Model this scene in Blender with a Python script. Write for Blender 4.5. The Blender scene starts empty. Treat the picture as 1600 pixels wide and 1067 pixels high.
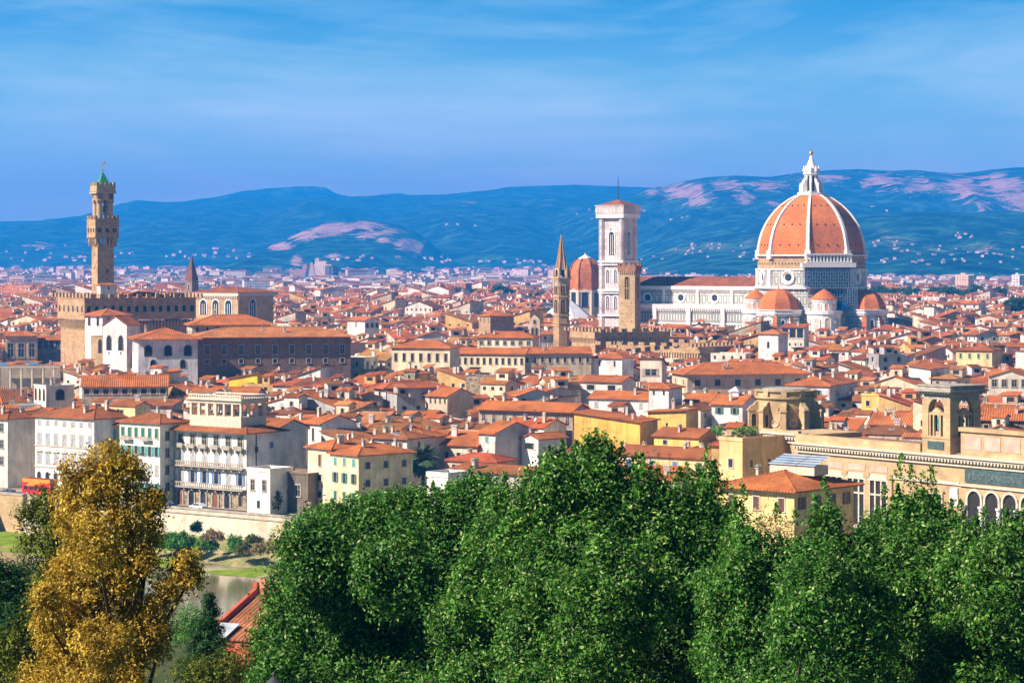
import bpy, math, random
import numpy as np
from mathutils import Vector, Matrix, Quaternion
R = math.radians
SC = bpy.context.scene
COL = SC.collection
# ---------------------------------------------------------------- camera, sky, sun, exposure
F, CZ, HY = 4000.0, 55.0, 405.0            # focal length in photo pixels, eye height, horizon row
cam = bpy.data.objects.new('camera', bpy.data.cameras.new('camera')); COL.objects.link(cam)
cam.location = (0, 0, CZ); cam.rotation_euler = (R(90), 0, 0)
cam.data.sensor_width = 36; cam.data.lens = F / 1600 * 36
cam.data.shift_y = (HY - 533.5) / 1600
cam.data.clip_start = 1; cam.data.clip_end = 60000
SC.camera = cam
SUN_AZ, SUN_EL = 66, 38                    # degrees left of «behind the viewer», height
SDIR = Vector((-math.sin(R(SUN_AZ)) * math.cos(R(SUN_EL)), -math.cos(R(SUN_AZ)) * math.cos(R(SUN_EL)), math.sin(R(SUN_EL))))
sun = bpy.data.objects.new('sun', bpy.data.lights.new('sun', 'SUN')); COL.objects.link(sun)
sun.data.energy = 5.0; sun.data.angle = R(0.5); sun.data.color = (1.0, 0.93, 0.81)
sun.rotation_euler = (-SDIR).to_track_quat('-Z', 'Y').to_euler(); sun.location = (-300, -100, 900)
W = bpy.data.worlds.new('World'); SC.world = W; W.use_nodes = True
def sky_world():
    nt = W.node_tree; N = nt.nodes; L = nt.links; N.clear()
    out = N.new('ShaderNodeOutputWorld'); bg = N.new('ShaderNodeBackground'); bg.inputs[1].default_value = 0.1
    sky = N.new('ShaderNodeTexSky'); sky.sky_type = 'NISHITA'; sky.sun_disc = False
    sky.sun_elevation = R(SUN_EL); sky.sun_rotation = R(180 + SUN_AZ)
    sky.altitude = 200; sky.air_density = 1.0; sky.dust_density = 0.2; sky.ozone_density = 4.0
    tc = N.new('ShaderNodeTexCoord')
    # look the sky up a little higher than the ray: the clear blue reaches down to the hills
    mp = N.new('ShaderNodeVectorMath'); mp.operation = 'ADD'; mp.inputs[1].default_value = (0, 0, 0.30)
    nm = N.new('ShaderNodeVectorMath'); nm.operation = 'NORMALIZE'
    L.new(tc.outputs['Generated'], mp.inputs[0]); L.new(mp.outputs[0], nm.inputs[0]); L.new(nm.outputs[0], sky.inputs[0])
    tint = N.new('ShaderNodeMix'); tint.data_type = 'RGBA'; tint.blend_type = 'MULTIPLY'; tint.inputs[0].default_value = 1
    tint.inputs[7].default_value = SKY_TINT
    L.new(sky.outputs[0], tint.inputs[6])
    # paler and warmer low over the hills, a deeper azure above
    s0 = N.new('ShaderNodeSeparateXYZ'); L.new(tc.outputs['Generated'], s0.inputs[0]); m0 = N.new('ShaderNodeMapRange'); m0.inputs[1].default_value = .0; m0.inputs[2].default_value = .16; L.new(s0.outputs[2], m0.inputs[0])
    r0 = N.new('ShaderNodeValToRGB'); L.new(m0.outputs[0], r0.inputs[0]); el = r0.color_ramp.elements; el.new(.5); el.new(.7)
    for e_, (p_, c_) in zip(el, ((.20, (1.0, 1.0, 1.0, 1)), (.42, (.72, .88, 1.0, 1)), (.60, (.24, .60, .98, 1)), (1.0, (.20, .54, .95, 1)))): e_.position = p_; e_.color = c_
    grd = N.new('ShaderNodeMix'); grd.data_type = 'RGBA'; grd.blend_type = 'MULTIPLY'; grd.inputs[0].default_value = 1; L.new(tint.outputs[2], grd.inputs[6]); L.new(r0.outputs[0], grd.inputs[7])
    # thin cirrus: long soft streaks
    mpc = N.new('ShaderNodeMapping'); mpc.inputs['Rotation'].default_value = (0, R(-7), 0); mpc.inputs['Location'].default_value = (.35, 0, .0); mpc.inputs['Scale'].default_value = (3.0, 2, 17)
    L.new(tc.outputs['Generated'], mpc.inputs[0])
    n1 = N.new('ShaderNodeTexNoise'); n1.inputs['Scale'].default_value = 1.6; n1.inputs['Detail'].default_value = 7; n1.inputs['Roughness'].default_value = .55; n1.inputs['Distortion'].default_value = .6
    L.new(mpc.outputs[0], n1.inputs[0])
    cr = N.new('ShaderNodeValToRGB'); cr.color_ramp.elements[0].position = .43; cr.color_ramp.elements[1].position = .92
    cr.color_ramp.elements[1].color = (.75, .75, .75, 1)
    n2 = N.new('ShaderNodeTexNoise'); n2.inputs['Scale'].default_value = 5.5; n2.inputs['Detail'].default_value = 8; n2.inputs['Roughness'].default_value = .62; n2.inputs['Distortion'].default_value = .25
    L.new(mpc.outputs[0], n2.inputs[0]); ad = N.new('ShaderNodeMath'); ad.operation = 'MULTIPLY_ADD'; ad.inputs[1].default_value = .38
    sb = N.new('ShaderNodeMath'); sb.operation = 'SUBTRACT'; sb.inputs[1].default_value = .19; L.new(n1.outputs[0], sb.inputs[0])
    L.new(n2.outputs[0], ad.inputs[0]); L.new(sb.outputs[0], ad.inputs[2]); L.new(ad.outputs[0], cr.inputs[0])
    cl = N.new('ShaderNodeMix'); cl.data_type = 'RGBA'; cl.inputs[7].default_value = CLOUD_COL
    L.new(cr.outputs[0], cl.inputs[0]); L.new(grd.outputs[2], cl.inputs[6])
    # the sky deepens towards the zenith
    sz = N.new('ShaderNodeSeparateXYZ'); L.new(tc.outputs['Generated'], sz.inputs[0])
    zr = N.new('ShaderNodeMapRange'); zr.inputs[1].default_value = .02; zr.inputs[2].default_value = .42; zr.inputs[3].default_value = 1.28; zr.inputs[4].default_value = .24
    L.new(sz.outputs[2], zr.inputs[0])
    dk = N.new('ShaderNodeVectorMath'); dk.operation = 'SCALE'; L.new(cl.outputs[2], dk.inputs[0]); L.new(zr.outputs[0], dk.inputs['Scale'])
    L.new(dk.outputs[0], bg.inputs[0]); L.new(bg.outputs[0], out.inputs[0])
SKY_TINT = (1.22, 1.72, 1.04, 1); CLOUD_COL = (3.4, 5.8, 5.9, 1)
sky_world()
SC.view_settings.view_transform = 'Standard'; SC.view_settings.look = 'None'
SC.view_settings.exposure = 0.86; SC.view_settings.gamma = 1
SC.cycles.max_bounces = 6; SC.cycles.volume_bounces = 2; SC.cycles.transparent_max_bounces = 8
SC.cycles.use_denoising = True
HAZE_DENSITY, HAZE_COLOR = 1.2e-4, (0.01, 0.35, 1.0)

# ---------------------------------------------------------------- helpers
rng = random.Random(7)
def PXY(px, Y): return (px - 800) / F * Y
def PZ(py, Y): return CZ - (py - HY) / F * Y
def at(px, py, Y): return Vector((PXY(px, Y), Y, PZ(py, Y)))
class MB:
    """collects faces; build() links them as ONE mesh object"""
    def __init__(s): s.v = []; s.f = []; s.m = []; s.c = []; s.col = None
    def face(s, pts, m=0):
        i = len(s.v); s.v.extend([tuple(p) for p in pts]); s.f.append(tuple(range(i, i + len(pts)))); s.m.append(m); s.c.append(s.col)
    def box(s, x0, x1, y0, y1, z0, z1, m=0, top=True, bottom=True):
        a, b, c, d = (x0, y0), (x1, y0), (x1, y1), (x0, y1)
        s.prism([a, b, c, d], z0, z1, m, top, bottom)
    def prism(s, poly, z0, z1, m=0, top=True, bottom=True):
        n = len(poly)
        for i in range(n):
            p, q = poly[i], poly[(i + 1) % n]
            s.face([(p[0], p[1], z0), (q[0], q[1], z0), (q[0], q[1], z1), (p[0], p[1], z1)], m)
        if top: s.face([(p[0], p[1], z1) for p in poly], m)
        if bottom: s.face([(p[0], p[1], z0) for p in reversed(poly)], m)
    def frustum(s, A, B, m=0, top=True, bottom=True):
        n = len(A)
        for i in range(n):
            j = (i + 1) % n
            s.face([A[i], A[j], B[j], B[i]], m)
        if top: s.face(B, m)
        if bottom: s.face(list(reversed(A)), m)
    def tube(s, p0, p1, r0, r1, n=8, m=0, caps=True):
        p0, p1 = Vector(p0), Vector(p1); d = (p1 - p0).normalized()
        u = d.orthogonal().normalized(); w = d.cross(u)
        A = [p0 + (u * math.cos(2 * math.pi * k / n) + w * math.sin(2 * math.pi * k / n)) * r0 for k in range(n)]
        B = [p1 + (u * math.cos(2 * math.pi * k / n) + w * math.sin(2 * math.pi * k / n)) * r1 for k in range(n)]
        s.frustum(A, B, m, caps, caps)
    def lathe(s, prof, n=16, m=0, c=(0, 0), a0=0.0, a1=360.0, ph=0.0):
        full = abs(a1 - a0) >= 359.9; k = n if full else n + 1
        rings = [[(c[0] + r * math.sin(R(a0 + ph + (a1 - a0) * i / n)), c[1] - r * math.cos(R(a0 + ph + (a1 - a0) * i / n)), z) for i in range(k)] for r, z in prof]
        for a, b in zip(rings, rings[1:]):
            for i in range(n):
                j = (i + 1) % k
                s.face([a[i], a[j], b[j], b[i]], m)
    def merge(s, o, M=Matrix.Identity(4)):
        for f, m, c in zip(o.f, o.m, o.c):
            k = s.col; s.col = c if c else k; s.face([M @ Vector(o.v[i]) for i in f], m); s.col = k
    def mesh(s, name, mats):
        me = bpy.data.meshes.new(name); me.from_pydata(s.v, [], s.f)
        for m in (mats if isinstance(mats, (list, tuple)) else [mats]): me.materials.append(m)
        me.polygons.foreach_set('material_index', s.m)
        if any(c is not None for c in s.c):
            at_ = me.color_attributes.new('Col', 'FLOAT_COLOR', 'CORNER')
            buf = []
            for f, c in zip(s.f, s.c): buf.extend(list(c or (1, 1, 1)) [:3] * 1 and ((tuple(c or (1, 1, 1))[:3] + (1.0,)) * len(f)))
            at_.data.foreach_set('color', buf)
        me.update(); return me
    def build(s, name, mats, parent=None, color=None, loc=None, rz=0, smooth=False):
        me = s.mesh(name, mats)
        if smooth: me.polygons.foreach_set('use_smooth', [True] * len(me.polygons))
        return link(name, me, parent, color, loc, rz)
def link(name, me, parent=None, color=None, loc=None, rz=0):
    o = bpy.data.objects.new(name, me); COL.objects.link(o)
    if parent: o.parent = parent
    if color: o.color = (*color[:3], 1)
    if loc is not None: o.location = loc
    if rz: o.rotation_euler = (0, 0, rz)
    return o
def tag(o, label, cat, group=None, kind=None):
    o['label'] = label; o['category'] = cat
    if group: o['group'] = group
    if kind: o['kind'] = kind
    return o
def thing(name, label, cat, loc=(0, 0, 0), rz=0, group=None):
    o = bpy.data.objects.new(name, None); COL.objects.link(o); o.empty_display_size = 1
    o.location = loc; o.rotation_euler = (0, 0, rz)
    return tag(o, label, cat, group)
def copy_tree(o, parent=None):
    c = o.copy(); COL.objects.link(c)
    if parent: c.parent = parent
    for ch in list(o.children): copy_tree(ch, c)
    return c
def structure(o, label=None):
    o['kind'] = 'structure'
    if label: o['label'] = label
    return o

# ---------------------------------------------------------------- materials
class NT:
    def __init__(s, name):
        s.mat = bpy.data.materials.new(name); s.mat.use_nodes = True
        s.nt = s.mat.node_tree; s.n = s.nt.nodes; s.bsdf = s.n['Principled BSDF']; s.out = s.n['Material Output']
    def node(s, t, **kw):
        x = s.n.new('ShaderNode' + t)
        for k, v in kw.items():
            if k.startswith('i_'):
                key = k[2:]; key = int(key) if key.isdigit() else key.replace('_', ' ')
                if hasattr(v, 'is_output') or isinstance(v, bpy.types.NodeSocket): s.nt.links.new(v, x.inputs[key])
                else: x.inputs[key].default_value = v
            else: setattr(x, k, v)
        return x
    def math(s, op, a, b=0.0, c=0.0): return s.node('Math', operation=op, i_0=a, i_1=b, i_2=c).outputs[0]
    def mix(s, f, a, b, mode='MIX'):
        x = s.node('Mix', data_type='RGBA', blend_type=mode)
        for k, v in ((0, f), (6, a), (7, b)):
            if isinstance(v, bpy.types.NodeSocket): s.nt.links.new(v, x.inputs[k])
            else: x.inputs[k].default_value = v if k == 0 or len(v) == 4 else (*v, 1)
        return x.outputs[2]
    def noise(s, scale, detail=3, vec=None, rough=.5, dist=0.0):
        x = s.node('TexNoise', i_Scale=scale, i_Detail=detail, i_Roughness=rough, i_Distortion=dist)
        s.nt.links.new(vec or s.pos(), x.inputs['Vector']); return x.outputs[0]
    def pos(s):
        if not hasattr(s, '_g'): s._g = s.node('NewGeometry')
        return s._g.outputs['Position']
    def objpos(s):
        return s.node('TexCoord').outputs['Object']
    def ramp(s, fac, stops):
        x = s.node('ValToRGB', i_Fac=fac); e = x.color_ramp.elements
        while len(e) < len(stops): e.new(.5)
        for k, (p, c) in enumerate(stops):
            e[k].position = p; e[k].color = (c, c, c, 1) if isinstance(c, (int, float)) else (*c, 1)
        return x.outputs[0]
    def tangent_u(s):
        """distance along a wall or along an eave: position dotted with the horizontal tangent of the face"""
        s.pos()
        cr = s.node('VectorMath', operation='CROSS_PRODUCT', i_0=s._g.outputs['True Normal'], i_1=(0, 0, 1))
        nm = s.node('VectorMath', operation='NORMALIZE', i_0=cr.outputs[0])
        return s.node('VectorMath', operation='DOT_PRODUCT', i_0=nm.outputs[0], i_1=s.pos()).outputs['Value']
    def z(s): return s.node('SeparateXYZ', i_0=s.pos()).outputs[2]
    def fin(s, color, rough=.85, bump=None, bstr=.3, bdist=.1, spec=.3, metal=0):
        if isinstance(color, bpy.types.NodeSocket): s.nt.links.new(color, s.bsdf.inputs['Base Color'])
        else: s.bsdf.inputs['Base Color'].default_value = (*color[:3], 1)
        s.bsdf.inputs['Roughness'].default_value = rough
        s.bsdf.inputs['Specular IOR Level'].default_value = spec
        s.bsdf.inputs['Metallic'].default_value = metal
        if bump is not None:
            b = s.node('Bump', i_Height=bump, i_Strength=bstr, i_Distance=bdist)
            s.nt.links.new(b.outputs[0], s.bsdf.inputs['Normal'])
        return s.mat
def src(t, attr): return t.node('Attribute', attribute_name='Col').outputs['Color'] if attr else t.node('ObjectInfo').outputs['Color']
def mk_wall(name, attr=False, windows=False):
    t = NT(name); c = src(t, attr)
    st = t.ramp(t.noise(.22, 5, rough=.62), [(.3, .62), (.62, 1.08)])
    vs = t.node('Mapping', i_0=t.pos()); vs.inputs['Scale'].default_value = (1.3, 1.3, .12)
    dr = t.ramp(t.noise(1.0, 4, vs.outputs[0], .65), [(.30, .62), (.52, 1.0)])
    c = t.mix(1, c, st, 'MULTIPLY'); c = t.mix(.8, c, dr, 'MULTIPLY')
    if windows:                                    # far blocks only: rows of dark window openings
        u = t.tangent_u(); z = t.z()
        fu = t.math('FRACT', t.math('DIVIDE', u, 3.6)); fz = t.math('FRACT', t.math('DIVIDE', z, 3.3))
        a = t.math('MULTIPLY', t.math('GREATER_THAN', fu, .42), t.math('LESS_THAN', fu, .80))
        b = t.math('MULTIPLY', t.math('GREATER_THAN', fz, .32), t.math('LESS_THAN', fz, .80))
        c = t.mix(t.math('MULTIPLY', t.math('MULTIPLY', a, b), .85), c, (.06, .065, .075))
    return t.fin(c, .9, t.noise(3.0, 4), .25, .06, .15)
def mk_roof(name, attr=False):
    t = NT(name); c = src(t, attr)
    big = t.ramp(t.noise(.20, 5, rough=.65), [(.32, .55), (.66, 1.2)])
    fine = t.ramp(t.noise(1.7, 5, rough=.85), [(.30, .38), (.50, 1.0), (.72, 1.5)])
    u = t.tangent_u()
    wv = t.math('SINE', t.math('MULTIPLY', u, 2 * math.pi / .62))
    rows = t.math('MULTIPLY_ADD', wv, .5, .5)
    c = t.mix(1, c, big, 'MULTIPLY'); c = t.mix(1, c, fine, 'MULTIPLY')
    # lichen-grey and dark tiles
    c = t.mix(t.ramp(t.noise(.75, 5, rough=.7), [(.52, 0), (.72, .62)]), c, (.30, .22, .14))
    c = t.mix(t.math('MULTIPLY', t.math('SUBTRACT', 1.0, rows), .62), c, (.10, .04, .02))
    return t.fin(c, .9, rows, .8, .12, .15)
M = {}
M['wall'] = mk_wall('plaster'); M['wall_attr'] = mk_wall('plaster_far', True); M['block_attr'] = mk_wall('block_far', True, True)
M['roof'] = mk_roof('clay_tiles'); M['roof_attr'] = mk_roof('clay_tiles_far', True)
def mk_plain(name, col, rough=.8, nscale=1.5, var=.25, bump=.2, metal=0, spec=.3):
    t = NT(name); n = t.noise(nscale, 4)
    c = t.mix(1, (*col, 1), t.ramp(n, [(.3, 1 - var), (.7, 1 + var)]), 'MULTIPLY')
    return t.fin(c, rough, n, bump, .05, spec, metal)
M['glass'] = mk_plain('window_glass', (.025, .03, .036), .25, .8, .5, 0, spec=.5)
M['dark'] = mk_plain('dark_opening', (.03, .026, .022), .9)
M['stone'] = mk_plain('grey_stone', (.36, .32, .26), .9, .9, .25, .3)
M['trim'] = mk_plain('pale_trim', (.58, .51, .40), .9, 1.2, .15, .1)
M['white'] = mk_plain('white_paint', (.78, .76, .72), .7, 1, .1, .1)
M['green_sh'] = mk_plain('green_shutter', (.03, .16, .11), .6)
M['teal_sh'] = mk_plain('teal_shutter', (.10, .32, .31), .6)
M['grey_sh'] = mk_plain('grey_shutter', (.36, .39, .42), .6)
M['brown_sh'] = mk_plain('brown_shutter', (.13, .06, .04), .6)
M['blue_sh'] = mk_plain('blue_shutter', (.13, .22, .40), .6)
M['bronze'] = mk_plain('green_bronze', (.06, .22, .16), .5, 3, .3, .2)
M['copper'] = mk_plain('verdigris', (.05, .24, .13), .55, 2, .3, .2)
M['gold'] = mk_plain('gilded', (.85, .55, .12), .3, 2, .1, 0, metal=1)
M['iron'] = mk_plain('dark_iron', (.05, .055, .06), .5, 3, .2, .1)
M['slab'] = mk_plain('bronze_slab', (.06, .10, .10), .6, 1, .3, .2)
M['letter'] = mk_plain('letter_metal', (.17, .21, .20), .5)
M['pink'] = mk_plain('pink_plaster', (.62, .36, .28), .9, .6, .2, .1)
M['wood'] = mk_plain('door_wood', (.20, .075, .035), .7, 1.5, .3, .2)
M['metalroof'] = mk_plain('sheet_metal', (.45, .48, .52), .5, .5, .2, .1)
M['leadwhite'] = mk_plain('white_lead_roof', (.68, .70, .72), .7, .2, .12, .1)
M['solar'] = mk_plain('blue_panel', (.10, .22, .36), .3, .5, .3, 0, spec=.5)
def mk_masonry(name, col, bw=.9, bh=.45, var=.35, mortar=.55, big=.25):
    t = NT(name); u = t.tangent_u(); z = t.z()
    v = t.node('CombineXYZ', i_0=u, i_1=z, i_2=0.0).outputs[0]
    b = t.node('TexBrick', i_Vector=v, i_Scale=1.0); b.inputs['Brick Width'].default_value = bw; b.inputs['Row Height'].default_value = bh
    b.inputs['Mortar Size'].default_value = .03; b.inputs['Color1'].default_value = (1 + var * .5,) * 3 + (1,); b.inputs['Color2'].default_value = (1 - var,) * 3 + (1,)
    b.inputs['Mortar'].default_value = (mortar,) * 3 + (1,)
    c = t.mix(1, (*col, 1), b.outputs[0], 'MULTIPLY')
    c = t.mix(1, c, t.ramp(t.noise(big, 5, rough=.6), [(.3, .72), (.7, 1.15)]), 'MULTIPLY')
    return t.fin(c, .92, b.outputs[0], .4, .08, .15)
M['pietra'] = mk_masonry('brown_stone', (.52, .345, .18))
M['rough'] = mk_masonry('rough_stone', (.42, .34, .22), .7, .4, .6, .4, .6)
M['brick'] = mk_masonry('dark_brick', (.30, .20, .14), .6, .3, .4, .6)
M['sand'] = mk_masonry('sandstone', (.52, .37, .20), 1.6, .7, .16, .8, .2)
def mk_marble(name, bw=3.2, bh=5.2, base=(.70, .68, .61), line=(.07, .12, .10), ms=.42, tint=(.62, .44, .38), tf=.12):
    t = NT(name); u = t.tangent_u(); z = t.z()
    v = t.node('CombineXYZ', i_0=u, i_1=z, i_2=0.0).outputs[0]
    def bricks(w, h, m, c, ox=0):
        b = t.node('TexBrick', i_Vector=v, i_Scale=1.0, offset=0.0); b.inputs['Brick Width'].default_value = w; b.inputs['Row Height'].default_value = h
        b.inputs['Mortar Size'].default_value = m; b.inputs['Mortar Smooth'].default_value = .05
        b.inputs['Color1'].default_value = (0, 0, 0, 1); b.inputs['Color2'].default_value = (0, 0, 0, 1); b.inputs['Mortar'].default_value = (1, 1, 1, 1)
        return b.outputs[0]
    outer = bricks(bw, bh, ms * .5, 0)
    # a second, inner frame inside each panel
    fu = t.math('ABSOLUTE', t.math('SUBTRACT', t.math('FRACT', t.math('DIVIDE', u, bw)), .5))
    fz = t.math('ABSOLUTE', t.math('SUBTRACT', t.math('FRACT', t.math('DIVIDE', z, bh)), .5))
    mx = t.math('MAXIMUM', t.math('MULTIPLY', fu, bw), t.math('SUBTRACT', t.math('MULTIPLY', fz, bh), (bh - bw) * .5))
    ring = t.math('MULTIPLY', t.math('GREATER_THAN', mx, bw * .22), t.math('LESS_THAN', mx, bw * .22 + ms))
    f = t.math('MAXIMUM', t.math('MULTIPLY', outer, .5), t.math('MULTIPLY', ring, .95))
    c = t.mix(t.ramp(t.noise(.3, 4), [(.4, 0), (.75, tf)]), (*base, 1), (*tint, 1))
    c = t.mix(f, c, (*line, 1))
    c = t.mix(1, c, t.ramp(t.noise(.12, 5, rough=.65), [(.3, .60), (.62, 1.06)]), 'MULTIPLY')
    return t.fin(c, .7, None, spec=.3)
M['marble'] = mk_marble('panelled_marble'); M['marble_t'] = mk_marble('tower_marble', 2.3, 3.6, (.80, .74, .70), (.16, .15, .14), .24, (.66, .36, .32), .35)
M['marble_s'] = mk_marble('small_panel_marble', 1.7, 4.4, (.70, .68, .62), (.09, .14, .12), .32)
M['marble_w'] = mk_plain('white_marble', (.80, .78, .74), .6, .5, .1, .05)
def mk_dome(name):
    t = NT(name)
    c = t.ramp(t.noise(1.1, 5, rough=.75), [(.25, (.24, .07, .022)), (.46, (.52, .155, .036)), (.70, (.68, .235, .065))])
    c = t.mix(1, c, t.ramp(t.noise(.12, 4), [(.3, .78), (.7, 1.12)]), 'MULTIPLY')
    return t.fin(c, .9, t.noise(3, 3), .3, .1, .15)
M['dome'] = mk_dome('dome_tiles')
def mk_bands(name, a, b, h=1.1):
    t = NT(name); fz = t.math('FRACT', t.math('DIVIDE', t.z(), h))
    c = t.mix(t.math('GREATER_THAN', fz, .68), (*a, 1), (*b, 1))
    c = t.mix(1, c, t.ramp(t.noise(.3, 4), [(.3, .8), (.7, 1.1)]), 'MULTIPLY')
    return t.fin(c, .8, None, spec=.2)
M['bands'] = mk_bands('striped_marble', (.74, .71, .64), (.12, .17, .14), 1.6)
def mk_leaf(name, stops, rough=.45, transl=.25):
    t = NT(name); t.pos(); r = t._g.outputs['Random Per Island']
    c = t.ramp(r, stops)
    c = t.mix(1, c, t.ramp(t.noise(1.6, 4, rough=.7), [(.3, .5), (.7, 1.45)]), 'MULTIPLY')
    t.fin(c, rough, None, spec=.18)
    tr = t.node('BsdfTranslucent', i_0=c); mx = t.node('MixShader', i_0=transl)
    t.nt.links.new(t.bsdf.outputs[0], mx.inputs[1]); t.nt.links.new(tr.outputs[0], mx.inputs[2]); t.nt.links.new(mx.outputs[0], t.out.inputs[0])
    return t.mat
M['leaf_oak'] = mk_leaf('oak_leaf', [(0, (.016, .080, .008)), (.5, (.052, .180, .018)), (.82, (.12, .28, .042)), (1, (.32, .42, .14))])
M['leaf_oak2'] = mk_leaf('oak_leaf_bright', [(0, (.014, .075, .008)), (.5, (.056, .185, .016)), (.82, (.135, .30, .042)), (1, (.38, .47, .16))])
M['leaf_dark'] = mk_leaf('dark_leaf', [(0, (.012, .052, .010)), (.6, (.028, .095, .020)), (1, (.06, .14, .035))])
M['leaf_gold'] = mk_leaf('golden_leaf', [(0, (.24, .135, .012)), (.35, (.46, .30, .026)), (.8, (.62, .44, .06)), (1, (.74, .56, .16))], .6, .3)
M['leaf_olive'] = mk_leaf('olive_leaf', [(0, (.05, .07, .008)), (.6, (.13, .17, .015)), (1, (.24, .24, .03))], .5, .3)
M['leaf_grass'] = mk_leaf('bank_leaf', [(0, (.03, .14, .01)), (.6, (.09, .30, .02)), (1, (.22, .42, .05))], .6, .3)
M['leaf_dry'] = mk_leaf('dry_grass', [(0, (.16, .12, .04)), (.6, (.36, .26, .11)), (1, (.5, .4, .2))], .8, .3)
M['leaf_blossom'] = mk_leaf('pale_blossom', [(0, (.4, .3, .08)), (.6, (.7, .55, .25)), (1, (.8, .7, .4))], .7, .3)
M['bark'] = mk_plain('bark', (.09, .06, .04), .9, 6, .4, .6)
M['far_tree'] = mk_leaf('far_leaf', [(0, (.015, .05, .012)), (.6, (.035, .09, .02)), (1, (.07, .13, .03))], .7, .15)
# ---------------------------------------------------------------- the setting: ground, river, banks, hills
from mathutils import noise as mnoise
def fbm(x, y, z=0, o=5): return mnoise.fractal(Vector((x, y, z)), 1.0, 2.0, o)
BD = Vector((math.cos(R(-38)), math.sin(R(-38)))); BN = Vector((-BD.y, BD.x))      # along the embankment / inland
B0 = Vector((PXY(265, 561), 561.0))
def bank(t, n=0, z=0): p = B0 + BD * t + BN * n; return Vector((p.x, p.y, z))
def mk_ground(name, a, b, sc, rough=.95):
    t = NT(name); c = t.ramp(t.noise(sc, 6, rough=.65), [(.3, a), (.7, b)]); c = t.mix(t.ramp(t.noise(sc * 1.7, 6, rough=.7), [(.45, 0), (.58, .85)]), c, (.11, .19, .03)) if 'bank' in name else c; return t.fin(c, rough, t.noise(sc * 8, 3), .3, .1, .1)
M['city_ground'] = mk_ground('street_stone', (.16, .14, .11), (.26, .22, .17), .05)
M['earth'] = mk_ground('bank_earth', (.26, .21, .10), (.48, .38, .20), .25)
M['hillgrass'] = mk_ground('hillside_grass', (.03, .06, .015), (.09, .10, .03), .15)
M['asphalt'] = mk_ground('asphalt', (.05, .05, .05), (.085, .08, .075), .3)
g = MB(); e = 16900
p0, p1 = bank(-900, .3), bank(900, .3)
p1 = bank(64, .3); g.face([(p0.x, p0.y, 0), (p1.x, p1.y, 0), (48, 411, 0), (9000, 411, 0), (9000, e, 0), (-9000, e, 0), (-9000, p0.y, 0)])
structure(g.build('ground', M['city_ground']))
g = MB(); g.face([(p1.x, p1.y, -9), (48, 411, -9), (48, 411, .9), (p1.x, p1.y, .9)]); g.face([(48, 411, -9), (900, 411, -9), (900, 411, .9), (48, 411, .9)]); structure(g.build('embankment', M['stone']))
g = MB(); a, b, c, d = bank(-160, 2.5), bank(60, 2.5), bank(60, 9.5), bank(-160, 9.5)
g.face([(q.x, q.y, .05) for q in (a, b, c, d)])
structure(g.build('embankment_road', M['asphalt']))
g = MB(); a, b, c, d = bank(-160, 9.5), bank(60, 9.5), bank(60, 12.5), bank(-160, 12.5)
g.prism([(q.x, q.y) for q in (a, b, c, d)], 0, .16)
structure(g.build('pavement', M['stone']))
# water
t = NT('river_water'); n = t.noise(.5, 4); mp = t.node('Mapping', i_0=t.pos()); mp.inputs['Scale'].default_value = (.25, .9, 1)
t.fin(t.ramp(t.noise(.03, 4), [(.35, (.15, .14, .065)), (.7, (.20, .185, .095))]), .10, t.noise(1.1, 4, mp.outputs[0]), .12, .12, .5)
M['water'] = t.mat
g = MB(); a, b = bank(-900, 0, -8), bank(900, 0, -8)
g.face([a, (-1500, 380, -8), (1500, 330, -8), b][::-1])
structure(g.build('river', M['water']))
# embankment wall
def mk_bankwall():
    t = NT('embankment_plaster'); mp = t.node('Mapping', i_0=t.pos()); mp.inputs['Scale'].default_value = (1, 1, .25)
    c = t.ramp(t.noise(.35, 5, mp.outputs[0], .65), [(.28, (.36, .31, .23)), (.5, (.55, .48, .37)), (.72, (.64, .58, .47))])
    c = t.mix(t.ramp(t.noise(.22, 5, rough=.7), [(.55, 0), (.66, .6)]), c, (.46, .27, .12))
    return t.fin(c, .95, t.noise(2, 4), .4, .1, .1)
M['bankwall'] = mk_bankwall()
rt = thing('embankment_wall', 'long stained stone embankment wall above the river bank', 'embankment wall', bank(0))
rt.rotation_euler = (0, 0, R(-38))
w = MB(); w.face([(-46, -2.4, -9), (64, -2.4, -9), (64, -.3, 0), (-46, -.3, 0)]); w.face([(-46, -.3, 0), (64, -.3, 0), (64, -.3, .6), (-46, -.3, .6)])
w.face([(64, .3, .6), (-46, .3, .6), (-46, .3, -1), (64, .3, -1)]); w.face([(-46, -2.4, -9), (-46, -.3, 0), (-46, -.3, .6), (-46, .3, .6), (-46, .3, -9)])
w.build('retaining_wall', M['bankwall'], rt)
w = MB(); w.box(-46, 64, -.45, .45, .6, 1.0); w.build('coping', M['stone'], rt)
w = MB(); w.box(-45.5, 64, -.62, -.32, -.35, -.1); w.build('string_course', M['stone'], rt)
# left quay wall below the bridge head
rt = thing('quay_wall', 'pale sunlit quay wall beside the bridge at the left edge', 'quay wall', bank(0)); rt.rotation_euler = (0, 0, R(-38))
w = MB(); w.box(-170, -46.6, -1.2, .3, -9, .55); w.build('retaining_wall', M['sand'], rt)
w = MB(); w.box(-170, -46.6, -1.35, .45, .55, 1.0); w.build('coping', M['stone'], rt)
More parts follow.
